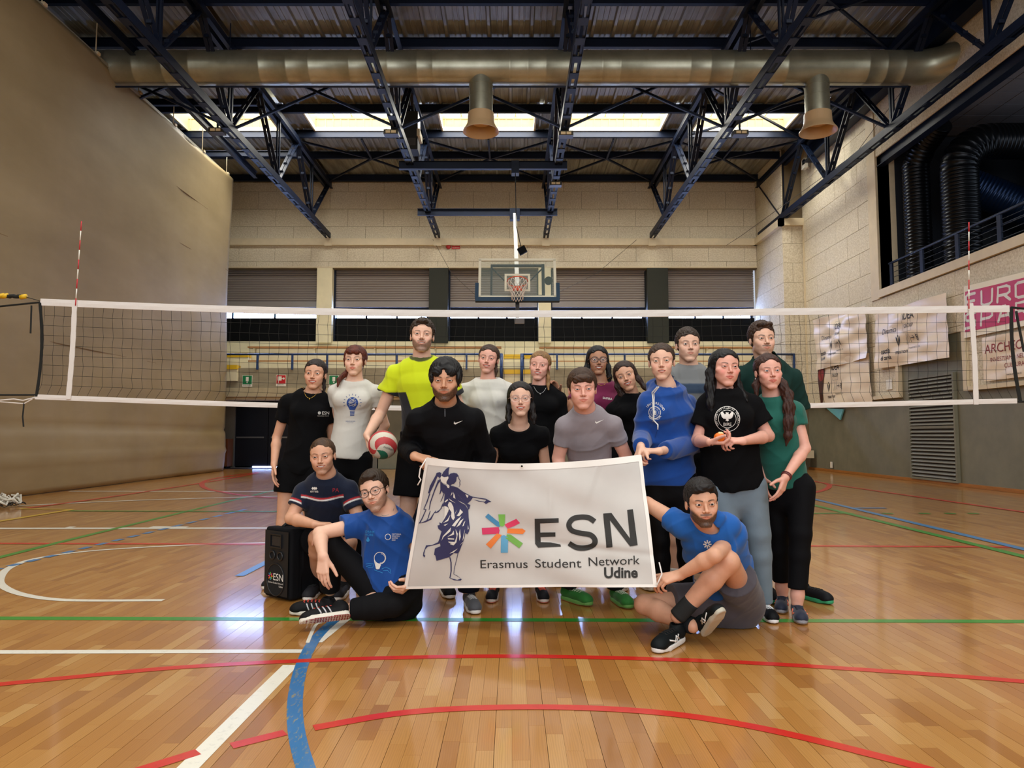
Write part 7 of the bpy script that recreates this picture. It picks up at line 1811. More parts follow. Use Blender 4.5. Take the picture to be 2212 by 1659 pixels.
# ---- 15 woman, green T-shirt at right
def p15():
    Y = 4.42; p = Person(0, 'woman with long wavy brown hair in green T-shirt and black leggings, far right', SKIN['pink'], fem=1, h=.0044, head=hv(1660, 843, Y, 1), turn=(-.06, .0, -.04), neck=(1668, 861, Y+.05), sa=(1642, 892, Y+.10), sb=(1716, 893, Y+.03), pelvis=(1696, 1042, Y+.10), hipyaw=-.7, girth=1.02, hipw=.84, bust=.9)
    p.build_head(dict(smile=.35, blush=.5, cheek=.6, jaw=1.06), '#4a2a1c', '#5f7684')
    p.build_hair(dict(top=.006, side=.007, back=.014, nape=-.09, line=.010, rough=.003, facew=.063, locks=[([(-.052, -.03, -.02), (-.078, .0, -.08), (-.090, .04, -.15), (-.085, .075, -.23), (-.070, .095, -.32), (-.060, .10, -.41), (-.045, .10, -.47)], [.022, .026, .030, .030, .028, .020, .006], .02), ([(.05, -.03, -.02), (.075, -.02, -.08), (.08, .0, -.15)], [.018, .020, .010], .02)], curl=.002), hair_mat('hair_auburn_brown', '#4a281c', '#20110c'), h=.0048)
    for sg in (-1, 1): p.part(MB().tube([p.world((sg*.079, -.003, -.034)), p.world((sg*.080, -.003, -.044))], .003, 6).build('earring', M_prints, None, True))
    eL, eR = (1636, 965, Y+.15), (1739, 968, Y-.02); wR = (1696, 1032, Y-.16)
    p.build_arm('a', eL, (1650, 1030, Y+.1), (0, -.2, -1), (1, 0, 0), start=.5); p.build_arm('b', eR, wR, (-.38, -.15, -1), (-.5, .5, 0), start=.45, curl=(.3, .35, .25))
    p.build_shirt(cloth_mat('teal_green_sport', '#1e5f52', .8, .06), hem=.22, elbows=(eL, eR), sleeves=(.42, .42), off=.014, fold=.005, seed=15, neck=(.066, .064, .05))
    b = MB(); w_ = J(wR); e_ = J(eR); dd_ = unit(e_-w_); x_ = unit(np.cross(dd_, (0, 1, 0))); y_ = np.cross(dd_, x_)
    for k in range(2): b.tube([w_+dd_*(.012+.012*k)+x_*.029*math.cos(t)+y_*.029*math.sin(t) for t in np.linspace(0, 2*PI, 18)[:-1]], .0035, 6, closed=True)
    p.part(b.build('bracelets', mat('bracelet_red', '#6a2a2c', .6), None, True))
    stand_legs(p, 1690, 1722, (Y+.22, Y-.02), C_blk2, 'leggings', rr=(.086, .060, .056, .046), off=.006, res=.008, end=.80, fold=.003, shoes=dict(upper='#1e2436', sole='#8f9096', accent='#f07a5c', sole2='#a8733c', kind='tick', laces='#1c2234'), toe=(.45, -.25), zk=.50); p.finish()
# ---- 16 squatting man, navy shirt
def p16():
    Y = 4.74; p = Person(0, 'grinning man in navy shirt with red and white stripes squatting behind the loudspeaker', SKIN['warm'], h=.0044, head=hv(697, 1024, Y), turn=(.05, .05, -.08), neck=(705, 1030, Y+.06), sa=(658, 1066, Y+.10), sb=(752, 1062, Y+.10), pelvis=(712, 1178, Y+.34), waist=(708, 1138, Y+.26))
    p.build_head(dict(smile=1, open=.5, beard=.28, must=.7, mustonly=0, eye=.7), '#4a3322')
    p.build_hair(dict(top=.004, side=.003, back=.004, line=.013, rough=.002), hair_mat('hair_light_brown', '#5a3f28', '#2a1c12'))
    eL, eR = (628, 1120, Y+.02), (778, 1128, Y+.05)
    p.build_arm('a', eL, (680, 1133, Y-.12), (.9, -.1, .02), (0, 0, -1), start=.4, curl=(.4, .4, .3)); p.build_arm('b', eR, (726, 1146, Y-.10), (-.9, -.1, -.1), (0, 0, -1), start=.4, curl=(.5, .5, .4))
    nv = cloth_mat('navy_sport', '#101a30', .8); rd = cloth_mat('stripe_red', '#a8262c', .8); wt = cloth_mat('stripe_white', '#d8d6d2', .8)
    zr = P(705, 1076, Y).z; dua, dub = unit(J(eL)-p.sa), unit(J(eR)-p.sb)
    def zn(c):
        tx = (c-p.sp[3])@p.sx; za = (c-p.sa)@dua; zb_ = (c-p.sb)@dub; front = np.abs(tx) < .135; h = c[:, 2]-zr+.012*np.cos(tx*20)
        k = lambda v: np.clip(v/.003+.5, 0, 1); ft = k(.14-np.abs(tx)); la, lb = k(-.135-tx), k(tx-.135)
        r_ = ft*k(h)*k(.011-h)+la*k(za-.075)*k(.087-za)+lb*k(zb_-.075)*k(.087-zb_); w_ = ft*k(-h)*k(h+.010)+la*k(za-.088)*k(.098-za)+lb*k(zb_-.088)*k(.098-zb_)
        return paint(len(c), '#101a30', [(r_, '#b02a30'), (w_, '#dedcd8')])
    p.build_shirt(cloth_vc('navy_striped_sport'), hem=.3, elbows=(eL, eR), sleeves=(.58, .58), off=.014, fold=.005, zones=zn, res=.0045, neck=(.066, .064, .045), seed=16)
    p.printed('print', [xf2d(text2d('errea', .028, 'CENTER', .0016), 0, -.03)]+[poly2d([(x-.010, 0), (x, .011), (x+.010, 0), (x, -.011)]) for x in (-.012, .0, .012)], M_printw, (679, 1055), 1.0, cut=.012)
    p.printed('initials', [text2d('PA', .045, 'CENTER', .001)], mat('print_red', '#9a2230', .8), (725, 1063), .95, cut=.012)
    h1, h2 = p.pc-p.hx*.09, p.pc+p.hx*.09
    legs = [(h1, Wp(684, Y-.02, .43), Wp(684, Y+.28, .10)), (h2, Wp(754, Y-.02, .40), Wp(744, Y+.28, .10))]
    p.build_pants(C_blk, legs, 'shorts', off=.018, end=.75, res=.010)
    for h, k, a in legs: p.build_leg_skin(h, k, a)
    for h, k, a in legs: f = unit((0, -1, 0)); hh = a.copy(); hh[2] = .001; p.build_shoe(hh-f*.05, hh+f*.25, upper='#2a2a2e')
    p.finish()
# ---- 17 seated man, blue shirt and glasses
def p17():
    Y = 4.28; p = Person(0, 'man with round dark glasses in printed blue T-shirt sitting beside the loudspeaker', SKIN['fair'], h=.0044, head=hv(809, 1103, Y), turn=(-.12, .02, -.26), neck=(832, 1108, Y+.06), sa=(783, 1136, Y+.08), sb=(869, 1138, Y+.10), pelvis=(846, 1278, Y+.10), waist=(835, 1210, Y+.10))
    p.build_head(dict(smile=.3, beard=.5, must=.8, long=.002, browt=.0036), '#2c1f17')
    p.build_hair(dict(top=.016, side=.007, rough=.003, line=.003, front=[((0, .060, .088), (.045, .028, .020))]), hair_mat('hair_brown', '#3a2a1e'))
    p.glasses(mat('glasses_black', '#14110f', .3), r=.0245, asp=.92, th=.0018)
    eL, eR = (690, 1152, Y-.02), (896, 1205, Y+.14); wL, wR = (698, 1203, Y-.18), (889, 1258, Y-.04)
    p.build_arm('a', eL, wL, (.05, -.25, -1), (.2, 1, -.1), start=.3, curl=(.35, .45, .3), thumb=(.7, .5, .3)); p.build_arm('b', eR, wR, (-.35, -.6, -.25), (.0, .7, .5), start=.3, curl=(.7, .9, .6), thumb=(.7, .5, .3))
    p.build_shirt(cloth_mat('blue_tech_shirt', '#0f4690', .65, .05), hem=.35, elbows=(eL, eR), sleeves=(.46, .46), off=.014, fold=.009, res=.006, seed=17, neck=(.074, .072, .05), neckdrop=.012, flare=.018)
    M_cy = mat('print_cyan', '#2f8fd0', .7)
    p.printed('print_left', [xf2d(text2d('DRINK', .021, 'LEFT', .001), -.03, .012), xf2d(text2d('MORE', .021, 'LEFT', .001), -.03, -.008), disc2d(-.008, -.036, .012, 16), poly2d([(-.017, -.030), (-.008, -.012), (.001, -.030)])], M_cy, (798, 1155), 1.0, -.05, cut=.015)
    p.printed('print_right', [ring2d(-.034, 0, .017, .020, 30), ring2d(-.030, 0, .012, .0135, 20, -1.2, 1.2)]+[xf2d(text2d(t_, .0125, 'LEFT', .0004), -.008, .015-.013*i) for i, t_ in enumerate(('NATIONAL', 'ERASMUS', 'GAMES', '2024'))], M_printw, (849, 1160), 1.0, -.02, cut=.015)
    p.printed('print_big', [ring2d(0, .02, .036, .040, 36), ring2d(.004, .018, .028, .0295, 30, -1.6, 1.6), ring2d(.002, .019, .032, .0335, 30, -1.5, 1.5), poly2d([(-.028, -.010), (.012, -.022), (.004, -.052), (-.014, -.056)]), stroke2d([(-.036, .004), (-.028, -.02), (-.016, -.052)], .004)], M_printw, (820, 1212), 1.0, -.1, cut=.015)
    p.printed('print_hands', [stroke2d([(-.09, -.03), (-.06, -.02), (-.035, -.024), (-.04, -.045), (-.07, -.05)], .003), stroke2d([(-.085, -.045), (-.05, -.03)], .003), stroke2d([(.02, -.05), (.045, -.035), (.075, -.045), (.085, -.075)], .003), stroke2d([(.03, -.06), (.06, -.055), (.075, -.07)], .003), stroke2d([(-.03, -.06), (.03, -.075)], .003)], M_cy, (820, 1212), 1.0, -.1, cut=.015)
    M_tr = cloth_mat('black_joggers', '#101012', .85)
    hx = p.hx*.09; kA = (714, 1176, Y+.06); aA = (713, 1276, Y+.20); kB = (846, 1306, Y-.08); aB = (756, 1317, Y-.08)
    hA, hB = p.pc-hx, p.pc+hx
    p.build_pants(M_tr, [(hA, kA, aA), (hB, kB, aB)], off=.010, res=.0075, fold=.006, end=.97)
    p.sock(aA, (713, 1250, Y+.17), .043, '#1a2540')
    b = J(aA); f = unit((-1, -.15, 0)); h = b-f*.045; h[2] = .001; p.build_shoe(h, h+f*.3, upper='#141416', sole='#d8d2c6', accent='#c9c9cc', laces='#e0503f')
    p.leglines = [(hA, J(kA)), (hB, J(kB))]
    for k_, a_ in ((kA, aA), (kB, aB)): b = J(a_); p.build_leg_skin(J(k_)*.2+b*.8, J(k_)*.1+b*.9, b, r=(.036, .034, .034, .034))
    b = J(aB)
    f = unit((-.93, -.30, -.10)); tz = b-f*.02+A3((.0, -.055, -.028)); p.build_shoe(tz, tz+f*.3, up=(-.12, .62, .70), upper='#141416', sole='#dcd6c8', accent='#c9c9cc', sole2='#8a3a38', laces='#e0503f')
    p.necklace(.05, '#9a9a9a', False); p.finish()
# ---- 18 seated man, blue T-shirt right
def p18():
    Y = 3.74; p = Person(0, 'bearded man in plain blue T-shirt and grey shorts sitting cross-legged at right', SKIN['warm'], h=.0044, head=hv(1516, 1136, Y), turn=(-.03, .02, -.05), neck=(1528, 1138, Y+.08), sa=(1478, 1142, Y+.14), sb=(1576, 1172, Y+.16), pelvis=(1576, 1298, Y+.44), waist=(1562, 1234, Y+.33))
    p.build_head(dict(smile=.25, beard=.9, must=.9, browt=.0042, long=.003), '#15100d', '#3a2a1c')
    p.build_hair(dict(top=.018, side=.007, rough=.003, line=.0, front=[((0, .062, .086), (.05, .026, .022)), ((.02, .07, .075), (.03, .018, .016))]), hair_mat('hair_black_brown', '#1e1613'))
    eL, eR = (1398, 1088, Y+.30), (1543, 1200, Y-.10); wL, wR = (1335, 1100, Y+.48), (1468, 1242, Y+.02)
    p.build_arm('a', eL, wL, (-.8, .2, .1), (0, .3, -1), start=.3); p.build_arm('b', eR, wR, (-.92, .0, -.25), (-.2, .5, -1), start=.3, curl=(.55, .9, .5), thumb=(.8, .4, .1))
    p.build_shirt(cloth_mat('mid_blue_cotton', '#1c5ba8', .85, .05), hem=.35, elbows=(eL, eR), sleeves=(.42, .46), off=.014, fold=.007, res=.006, seed=18, neck=(.064, .062, .045), flare=.018)
    p.printed('print', [xf2d(q, 0, 0, .05) for q in star_shapes()], M_printw, (1528, 1176), 1.0)
    p.printed('print_white', [rect2d(-.02, .03, -.05, .02)], M_printw, (1506, 1246), 1.0)
    hx = p.hx*.09; kA = (1392, 1306, Y+.36); aA = (1496, 1352, Y+.10); kB = (1574, 1213, Y+.02); aB = (1463, 1332, Y+.11)
    hA, hB = p.pc-hx, p.pc+hx
    p.build_pants(cloth_mat('grey_shorts', '#4e4a50', .8), [(hA, kA, aA), (hB, kB, aB)], 'shorts', off=.022, res=.007, fold=.007, end=.62)
    for h, k, a in ((hA, kA, aA), (hB, kB, aB)): p.build_leg_skin(h, k, a, r=(.076, .056, .056, .036), res=.006)
    p.sock(J(aB), J(aB)*.72+J(kB)*.28, .045, '#2a2c2c'); p.sock(J(aA), J(aA)*.78+J(kA)*.22, .045, '#15181a')
    b = J(aB); f = unit((-.66, -.75, -.04)); h = b-f*.05; h[2] = .008; p.build_shoe(h, h+f*.3, upper='#0f1517', sole='#e2e2de', laces='#0c0c0c', accent='#e2e2de', kind='tick')
    b = J(aA); f = unit((.55, -.80, .22)); up = unit((.35, .15, .0)); 
    hh = b+A3((.065, -.01, -.055)); p.build_shoe(hh, hh+A3((.04, -.19, .17)), L=.265, up=(-.40, .65, .68), upper='#0f1517', sole='#b9b5a4', laces='#0c0c0c', accent='#e2e2de', kind='tick'); p.finish()
import time as _tm
_t0 = _tm.time()
for fn_ in (p01, p02, p03, p04, p05, p06, p07, p08, p09, p10, p11, p12, p13, p14, p15, p16, p17, p18):
    fn_()
print('people built', round(_tm.time()-_t0, 1))
# ================================================================ BANNER
def Bpt(u, v, Y): return np.array(P(u, v, Y))
bn = empty('flag_banner', tuple(P(1140, 1130, 4.0)), label='white student network banner with a winged blue figure held across the front of the group', cat='banner')
BT = [Bpt(922, 989, 4.04), Bpt(1140, 1002, 4.06), Bpt(1384, 983, 4.08)]; BB = [Bpt(874, 1272, 4.16), Bpt(1140, 1268, 3.98), Bpt(1418, 1268, 3.74)]
def ban(q, lift=0.0):
    """q: banner coordinates, s 0..1 left to right, t 0..1 top to bottom"""
    q = np.asarray(q, float); s, t = q[:, 0], q[:, 1]
    def quad(A, s): return A[0]*((1-s)*(1-2*s))[:, None]+A[1]*(4*s*(1-s))[:, None]+A[2]*(s*(2*s-1))[:, None]
    p = quad(BT, s)*(1-t)[:, None]+quad(BB, s)*t[:, None]
    # soft folds: diagonals that run from the upper corners, small vertical ripples at the hem
    w = .010*np.sin(9*(s+.8*t)+1.0)*np.sin(PI*np.clip(t, 0, 1))+.007*np.sin(16*(s-1.15*t)+.6)*np.exp(-((s-.72)/.3)**2)+.009*np.sin(13*(t-.75*s)+2.2)*np.exp(-((s-.35)/.3)**2)*np.sin(PI*np.clip(t, 0, 1))
    w += .004*np.sin(44*s+3*t)*np.exp(-t/.16)+.010*np.exp(-(((s-.80)+.22*(t-.1))/.018)**2)*np.clip(1-t*1.6, 0, 1)-.010*np.exp(-((t-.66-.30*(s-.6))/.03)**2)*(s > .45)*np.clip((s-.45)*4, 0, 1)
    w += .006*np.exp(-((s-.60)/.01)**2)*np.exp(-((t-.32)/.12)**2)
    p[:, 1] += -w-lift; return p
def banner():
    nu, nv = 150, 96; s, t = np.meshgrid(np.linspace(0, 1, nu), np.linspace(0, 1, nv)); V = ban(np.c_[s.ravel(), t.ravel()])
    i = (np.arange(nv-1)[:, None]*nu+np.arange(nu-1)[None]).ravel(); F = np.c_[i, i+nu, i+nu+1, i+1]
    m = bpy.data.materials.new('banner_polyester'); tt = NT(m); f = tt.noise(tt.wpos(), 5, 3)
    tt.l(tt.ramp(f, [(.3, lin('#d8d5cf')), (.7, lin('#e2dfd9'))]), tt.b.inputs['Base Color']); tt.b.inputs['Roughness'].default_value = .55
    tr = tt.n('ShaderNodeBsdfTranslucent'); tr.inputs[0].default_value = (.85, .82, .78, 1); mx = tt.n('ShaderNodeMixShader'); mx.inputs[0].default_value = .28
    out = tt.t.nodes['Material Output']; tt.l(tt.b.outputs[0], mx.inputs[1]); tt.l(tr.outputs[0], mx.inputs[2]); tt.l(mx.outputs[0], out.inputs[0])
    return np_obj('sheet', V, F, m)
ob = [banner()]
M_hem = mat('banner_hem', '#e9e4dc', .7)
def edge_strip(f, name, n=60):
    V = []; F = []
    for i in range(n+1):
        for q in f(i/n): V.append(q)
    a = ban(np.array(V), .0025); F = [(2*i, 2*i+1, 2*i+3, 2*i+2) for i in range(n)]; return mesh_obj(name, a, F, M_hem, None, True)
ob += [edge_strip(lambda t: ((t, -.004), (t, .05)), 'top_hem'), edge_strip(lambda t: ((-.003, t), (.011, t)), 'side_hem'), edge_strip(lambda t: ((.989, t), (1.003, t)), 'side_hem'), edge_strip(lambda t: ((t, .982), (t, 1.002)), 'bottom_hem')]
# prints, traced in photo pixels then turned into banner coordinates
def inv(u, v):
    """pixel -> (s, t) on the flat banner frame"""
    s, t = .5, .5
    for _ in range(12):
        tl = (922+(1384-922)*s, 989*(1-s)*(1-2*s)+1002*4*s*(1-s)+983*s*(2*s-1)); bl = (874+(1418-874)*s, 1272*(1-s)*(1-2*s)+1268*4*s*(1-s)+1268*s*(2*s-1))
        uu, vv = tl[0]*(1-t)+bl[0]*t, tl[1]*(1-t)+bl[1]*t; s += (u-uu)/500; t += (v-vv)/280
    return s, t
def px(shapes): return [([inv(x, y) for x, y in V], F) for V, F in shapes]
def bprint(name, shapes, m, lift=.004, cut=.03): ob.append(flat_print(name, px(shapes), lambda q: ban(q, lift), m, None, cut))
Z = lambda pts: [(890+x*200/1185, 990+y*280/1659) for x, y in pts]
M_nvy = mat('print_navy', '#2c2c55', .7); M_bk = mat('print_black', '#24211d', .7); M_wh2 = mat('banner_white_print', '#d8d4cc', .7)
fig = [Z([(512, 108), (500, 170), (500, 225), (470, 232), (440, 240), (400, 222), (430, 170), (470, 130)]),                                       # crest of the helmet
       Z([(500, 215), (530, 192), (575, 184), (615, 192), (640, 225), (612, 240), (605, 290), (575, 325), (545, 330), (520, 355), (480, 325), (470, 300), (490, 260)]),   # helmet
       Z([(385, 290), (430, 330), (470, 350), (500, 380), (520, 350), (560, 355), (620, 375), (700, 430), (790, 480), (830, 500), (800, 540), (750, 585), (790, 600), (775, 650), (760, 660), (740, 610), (700, 575), (640, 560), (560, 560), (500, 560), (440, 610), (400, 620), (430, 560), (450, 420), (420, 450), (400, 400), (370, 460), (385, 400)]),   # shoulders
       Z([(440, 600), (500, 560), (640, 560), (720, 600), (760, 660), (765, 760), (780, 880), (770, 930), (745, 970), (720, 950), (710, 1000), (690, 1060), (640, 1180), (620, 1215), (560, 1210), (500, 1262), (330, 1308), (315, 1240), (298, 1230), (310, 1150), (385, 1120), (380, 1080), (350, 1075), (370, 1030), (400, 930), (355, 895), (345, 855), (375, 850), (370, 815), (400, 830), (450, 760), (500, 670), (470, 630)]),   # robe
       Z([(350, 1070), (270, 1105), (190, 1110), (155, 1200), (150, 1240), (170, 1265), (180, 1240), (165, 1225), (180, 1160), (215, 1125), (290, 1110), (380, 1085)]),   # rear foot
       Z([(500, 1262), (515, 1330), (515, 1440), (497, 1530), (560, 1560), (640, 1565), (662, 1548), (640, 1540), (600, 1555), (510, 1530), (530, 1440), (530, 1330), (515, 1262)]),
       Z([(620, 1215), (590, 1330), (570, 1400), (558, 1480), (600, 1500), (662, 1548), (600, 1508), (552, 1482), (562, 1400), (585, 1320), (612, 1215)]),
       Z([(780, 480), (830, 495), (1000, 520), (1075, 560), (1030, 570), (1000, 590), (970, 565), (900, 555), (830, 530), (900, 545), (985, 560), (1005, 535), (830, 505)]),
       Z([(640, 225), (648, 262), (664, 285), (655, 310), (660, 335), (650, 360), (636, 358), (650, 350), (648, 305), (655, 285), (638, 262), (634, 232)])]
wing = [[(340, 180), (300, 250), (240, 350), (215, 440), (235, 450), (300, 330), (345, 230), (390, 190)], [(325, 190), (370, 175), (400, 185), (395, 300), (380, 250), (350, 230)],
        [(230, 450), (190, 560), (150, 650), (180, 655), (130, 760), (88, 830), (180, 815), (260, 780), (300, 700), (355, 690), (400, 640), (420, 560), (380, 650), (320, 690), (325, 660), (290, 700), (240, 770), (180, 795), (110, 822), (145, 760), (195, 650), (165, 640), (205, 560), (245, 450)],
        [(355, 270), (300, 400), (240, 560), (225, 660), (232, 660), (255, 560), (312, 410), (372, 290)], [(240, 670), (210, 760), (190, 795), (200, 795), (222, 760), (250, 670)],
        [(400, 380), (370, 460), (385, 450), (410, 400)], [(440, 420), (400, 520), (380, 560), (400, 540), (455, 420)], [(385, 200), (380, 260), (330, 330), (345, 335), (395, 280), (398, 200)]]
bprint('winged_figure', [poly2d(f_) for f_ in fig]+[poly2d(Z(w_)) for w_ in wing], M_nvy, .004, .02)
lt = [[(400, 222), (440, 240), (495, 232), (500, 250), (470, 300), (470, 330), (430, 320), (395, 290), (385, 250)], [(480, 330), (505, 340), (508, 380), (485, 375), (468, 345)], [(500, 560), (530, 565), (560, 620), (570, 700), (580, 760), (560, 790), (540, 770), (530, 740), (535, 690), (500, 640), (485, 600)],
      [(440, 610), (480, 620), (500, 650), (470, 720), (410, 810), (440, 740)], [(520, 720), (490, 800), (420, 825), (480, 780)], [(530, 880), (520, 930), (430, 1000), (400, 1050), (420, 990), (490, 920)], [(670, 740), (640, 790), (580, 870), (540, 860), (600, 790)], [(720, 800), (700, 860), (680, 870), (700, 820)], [(700, 770), (650, 850), (600, 880), (650, 800)], [(590, 900), (620, 960), (600, 1070), (560, 1110), (510, 1090), (580, 1060), (605, 990)], [(650, 900), (660, 1000), (640, 1050), (635, 960)], [(715, 900), (700, 1010), (680, 1050), (700, 960)], [(565, 920), (570, 970), (480, 1000), (540, 960)], [(485, 1015), (570, 1020), (570, 1035), (490, 1032)], [(490, 1060), (570, 1065), (560, 1080), (500, 1075)], [(610, 660), (580, 720), (590, 690)], [(650, 650), (690, 690), (640, 740), (605, 735), (640, 690)], [(615, 1150), (560, 1200), (505, 1215), (560, 1180)], [(610, 440), (700, 560), (640, 480)], [(625, 540), (720, 590), (660, 565)], [(495, 510), (590, 575), (520, 540)], [(440, 555), (480, 520), (490, 535), (450, 565)], [(560, 430), (580, 470), (590, 520), (560, 500), (565, 460)], [(545, 430), (550, 455), (525, 480)], [(725, 460), (770, 480), (750, 510), (735, 480)], [(755, 850), (765, 900), (752, 910)], [(550, 335), (600, 350), (640, 365), (600, 362)], [(700, 1060), (640, 1110), (680, 1070)], [(430, 850), (490, 830), (450, 860)]]
bprint('figure_highlights', [poly2d(Z(w_)) for w_ in lt], M_wh2, .006, .02)
W_ = lambda x, y: (860+x*580/2212, 960+y*580/2212)
petals = [((860, 580), (918, 580), (912, 670), (890, 682), (868, 672), '#74b24a'), ((910, 665), (1010, 618), (1040, 655), (990, 680), (935, 698), '#d8365f'), ((935, 698), (1060, 702), (1085, 722), (1060, 748), (930, 735), '#e57a2e'), ((930, 745), (960, 748), (1060, 822), (1028, 860), (915, 775), '#6da544'), ((880, 755), (905, 750), (938, 770), (932, 895), (873, 895), '#5b9fc4'), ((845, 735), (888, 750), (862, 775), (790, 858), (750, 822), '#e27c35'), ((718, 688), (860, 684), (868, 712), (862, 738), (722, 742), '#c92a5a'), ((748, 600), (775, 573), (872, 650), (872, 682), (850, 680), '#3d7fa8')]
for i, pt in enumerate(petals): bprint('star_petal', [poly2d([W_(*q) for q in pt[:5]])], mat('petal_'+pt[5].strip('#'), pt[5], .7), .004)
E = [[(1162, 620), (1358, 618), (1358, 656), (1206, 660), (1206, 738), (1330, 738), (1330, 774), (1208, 776), (1208, 818), (1290, 822), (1370, 840), (1374, 856), (1185, 860), (1162, 830)]]
N = [[(1716, 590), (1780, 585), (1922, 795), (1900, 562), (1944, 556), (1980, 848), (1920, 856), (1768, 645), (1783, 862), (1735, 866)]]
Sc = [(1648, 655), (1600, 622), (1530, 615), (1470, 630), (1440, 675), (1462, 722), (1530, 745), (1610, 760), (1645, 800), (1632, 845), (1570, 868), (1500, 864), (1440, 830)]
def sm_(c, n=5):
    e = [c[0]]+list(c)+[c[-1]]; o = []
    for i in range(1, len(e)-2):
        for k in range(n): t = k/n; o.append(tuple(.5*(2*e[i][j]+(-e[i-1][j]+e[i+1][j])*t+(2*e[i-1][j]-5*e[i][j]+4*e[i+1][j]-e[i+2][j])*t*t+(-e[i-1][j]+3*e[i][j]-3*e[i+1][j]+e[i+2][j])*t**3) for j in (0, 1)))
    return o+[c[-1]]
bprint('big_letters', [poly2d([W_(*q) for q in e]) for e in E+N]+[stroke2d([W_(*q) for q in sm_(Sc)], 11.2)], M_bk, .004)
def ptxt(s, u, v, size, off=0.0, xs=1.0, rot=0.0, space=1.0): return xf2d(text2d(s, size, 'LEFT', off, space), u, v, 1, rot, xs, -1)
def fit(s, u0, u1, v, size, rot=0.0, off=0.0):
    V, F = text2d(s, size, 'LEFT', off); w = max(x for x, y in V); return ptxt(s, u0, v, size, off, (u1-u0)/w, rot)
bprint('caption', [fit('Erasmus', 1041, 1147, 1228, 26), fit('Student', 1162, 1262, 1227, 26), fit('Network', 1276, 1384, 1225, 26, -.03)], M_bk, .004)
bprint('caption_bold', [ptxt('Udine', 1309, 1249, 30, .03, .98)], M_bk, .004)
ob.append(flat_print('eyelet', [([inv(x, y) for x, y in ring2d(1140, 1007, 2.2, 4.2, 16)[0]], ring2d(0, 0, 1, 2, 16)[1])], lambda q: ban(q, .005), M_white, None, .5)); ob.append(flat_print('eyelet_hole', [([inv(x, y) for x, y in disc2d(1140, 1007, 2.3, 12)[0]], [tuple(range(12))])], lambda q: ban(q, .0055), M_black, None, .5))
for u, v in ((906, 1015), (904, 1042), (893, 1246), (1420, 1220)):
    pass
ob.append(MB().tube([Bpt(921, 991, 4.0), Bpt(908, 1012, 3.99), Bpt(905, 1030, 3.99), Bpt(909, 1036, 3.99), Bpt(902, 1048, 3.99)], .004, 6).build('tie_cord', M_tape, None, True))
ob.append(MB().tube([Bpt(1418, 1266, 3.72), Bpt(1430, 1240, 3.75), Bpt(1424, 1215, 3.78)], .004, 6).build('tie_cord', M_tape, None, True))
keep(bn, *ob)
# ================================================================ VOLLEYBALL
def volleyball():
    c = np.array(P(827, 961, 4.72)); r = .0955; n1, n2 = 96, 150
    th, ph = np.meshgrid(np.linspace(.001, PI-.001, n1), np.linspace(0, 2*PI, n2, endpoint=False), indexing='ij'); d = np.c_[(np.sin(th)*np.cos(ph)).ravel(), (np.sin(th)*np.sin(ph)).ravel(), np.cos(th).ravel()]
    ax = unit((-.25, -.9, -.35)); hlp = unit(np.cross(ax, (0, 0, 1))); h2 = np.cross(ax, hlp)
    def field(d):
        z = d@ax; a = np.arctan2(d@h2, d@hlp)+1.9*(1-z); return (a/(2*PI)*6) % 6
    f = field(d); gr = np.minimum(f % 1, 1-f % 1); rr = r*(1-.012*np.exp(-(gr/.03)**2))
    V = c+d*rr[:, None]; i = (np.arange(n1-1)[:, None]*n2+np.arange(n2)[None]).ravel(); j = (np.arange(n1-1)[:, None]*n2+(np.arange(n2)+1)[None] % n2).ravel()
    F = np.c_[i, i+n2, j+n2, j]; o = np_obj('shell', V, F, None)
    for q in (mat('ball_red', '#b8393b', .5), mat('ball_white', '#cfc6b4', .5), mat('ball_green', '#1d6a50', .5)): o.data.materials.append(q)
    fc = field((V[F].mean(1)-c)/r); o.data.polygons.foreach_set('material_index', np.array([0, 1, 2, 1, 0, 1])[np.clip(fc.astype(int), 0, 5)].astype(np.int32))
    b = empty('volleyball', tuple(c), label='red, white and green volleyball held against the hip of the man in yellow', cat='ball')
    fr = unit(np.array((0, 0, CAMZ))-c); ex = unit(np.cross((0, 0, 1), fr)); ez = np.cross(fr, ex)
    def lay(q): p = np.outer(q[:, 0]+.035, ex)+np.outer(q[:, 1]-.030, ez); zz = np.sqrt(np.maximum(r*r-(p**2).sum(1), 0))+.001; return c+p+zz[:, None]*fr
    t = flat_print('lettering', [xf2d(text2d('molten', .024, 'CENTER', .002), 0, 0, 1, -.35)], lay, M_ink, None, .01); keep(b, o, t)
volleyball()
# ================================================================ ORANGE
def orange():
    c = np.array(P(1554, 945, 4.09)); r = .031; M_o = mat('orange_peel', '#e8720c', .45, bump=.4, bscale=400, bdist=.001); mb = MB(); mb.cur = 0
    n1, n2 = 20, 28; V = []; F = []; mi = []
    for i in range(n1+1):
        for k in range(n2):
            a, b = PI*i/n1, 2*PI*k/n2; V.append(c+r*A3((math.sin(a)*math.cos(b), math.sin(a)*math.sin(b), .93*math.cos(a))))
    F = [(i*n2+k, i*n2+(k+1) % n2, (i+1)*n2+(k+1) % n2, (i+1)*n2+k) for i in range(n1) for k in range(n2)]
    e = empty('orange', tuple(c), label='half-peeled orange held by the woman in the eagle crest T-shirt', cat='fruit')
    pl = MB()
    for k in range(5):
        a = -1.9+k*.45; pts = [c+r*1.02*A3((math.cos(a)*math.sin(t), math.sin(a)*math.sin(t)*.9, math.cos(t)*.95)) for t in (.15, .4, .65, .85)]; pl.tube(pts, [.003, .005, .005, .002], 6)
    keep(e, mesh_obj('peel', V, F, M_o, None, True), pl.build('pith', mat('pith', '#f4d9a0', .7), None, True))
orange()
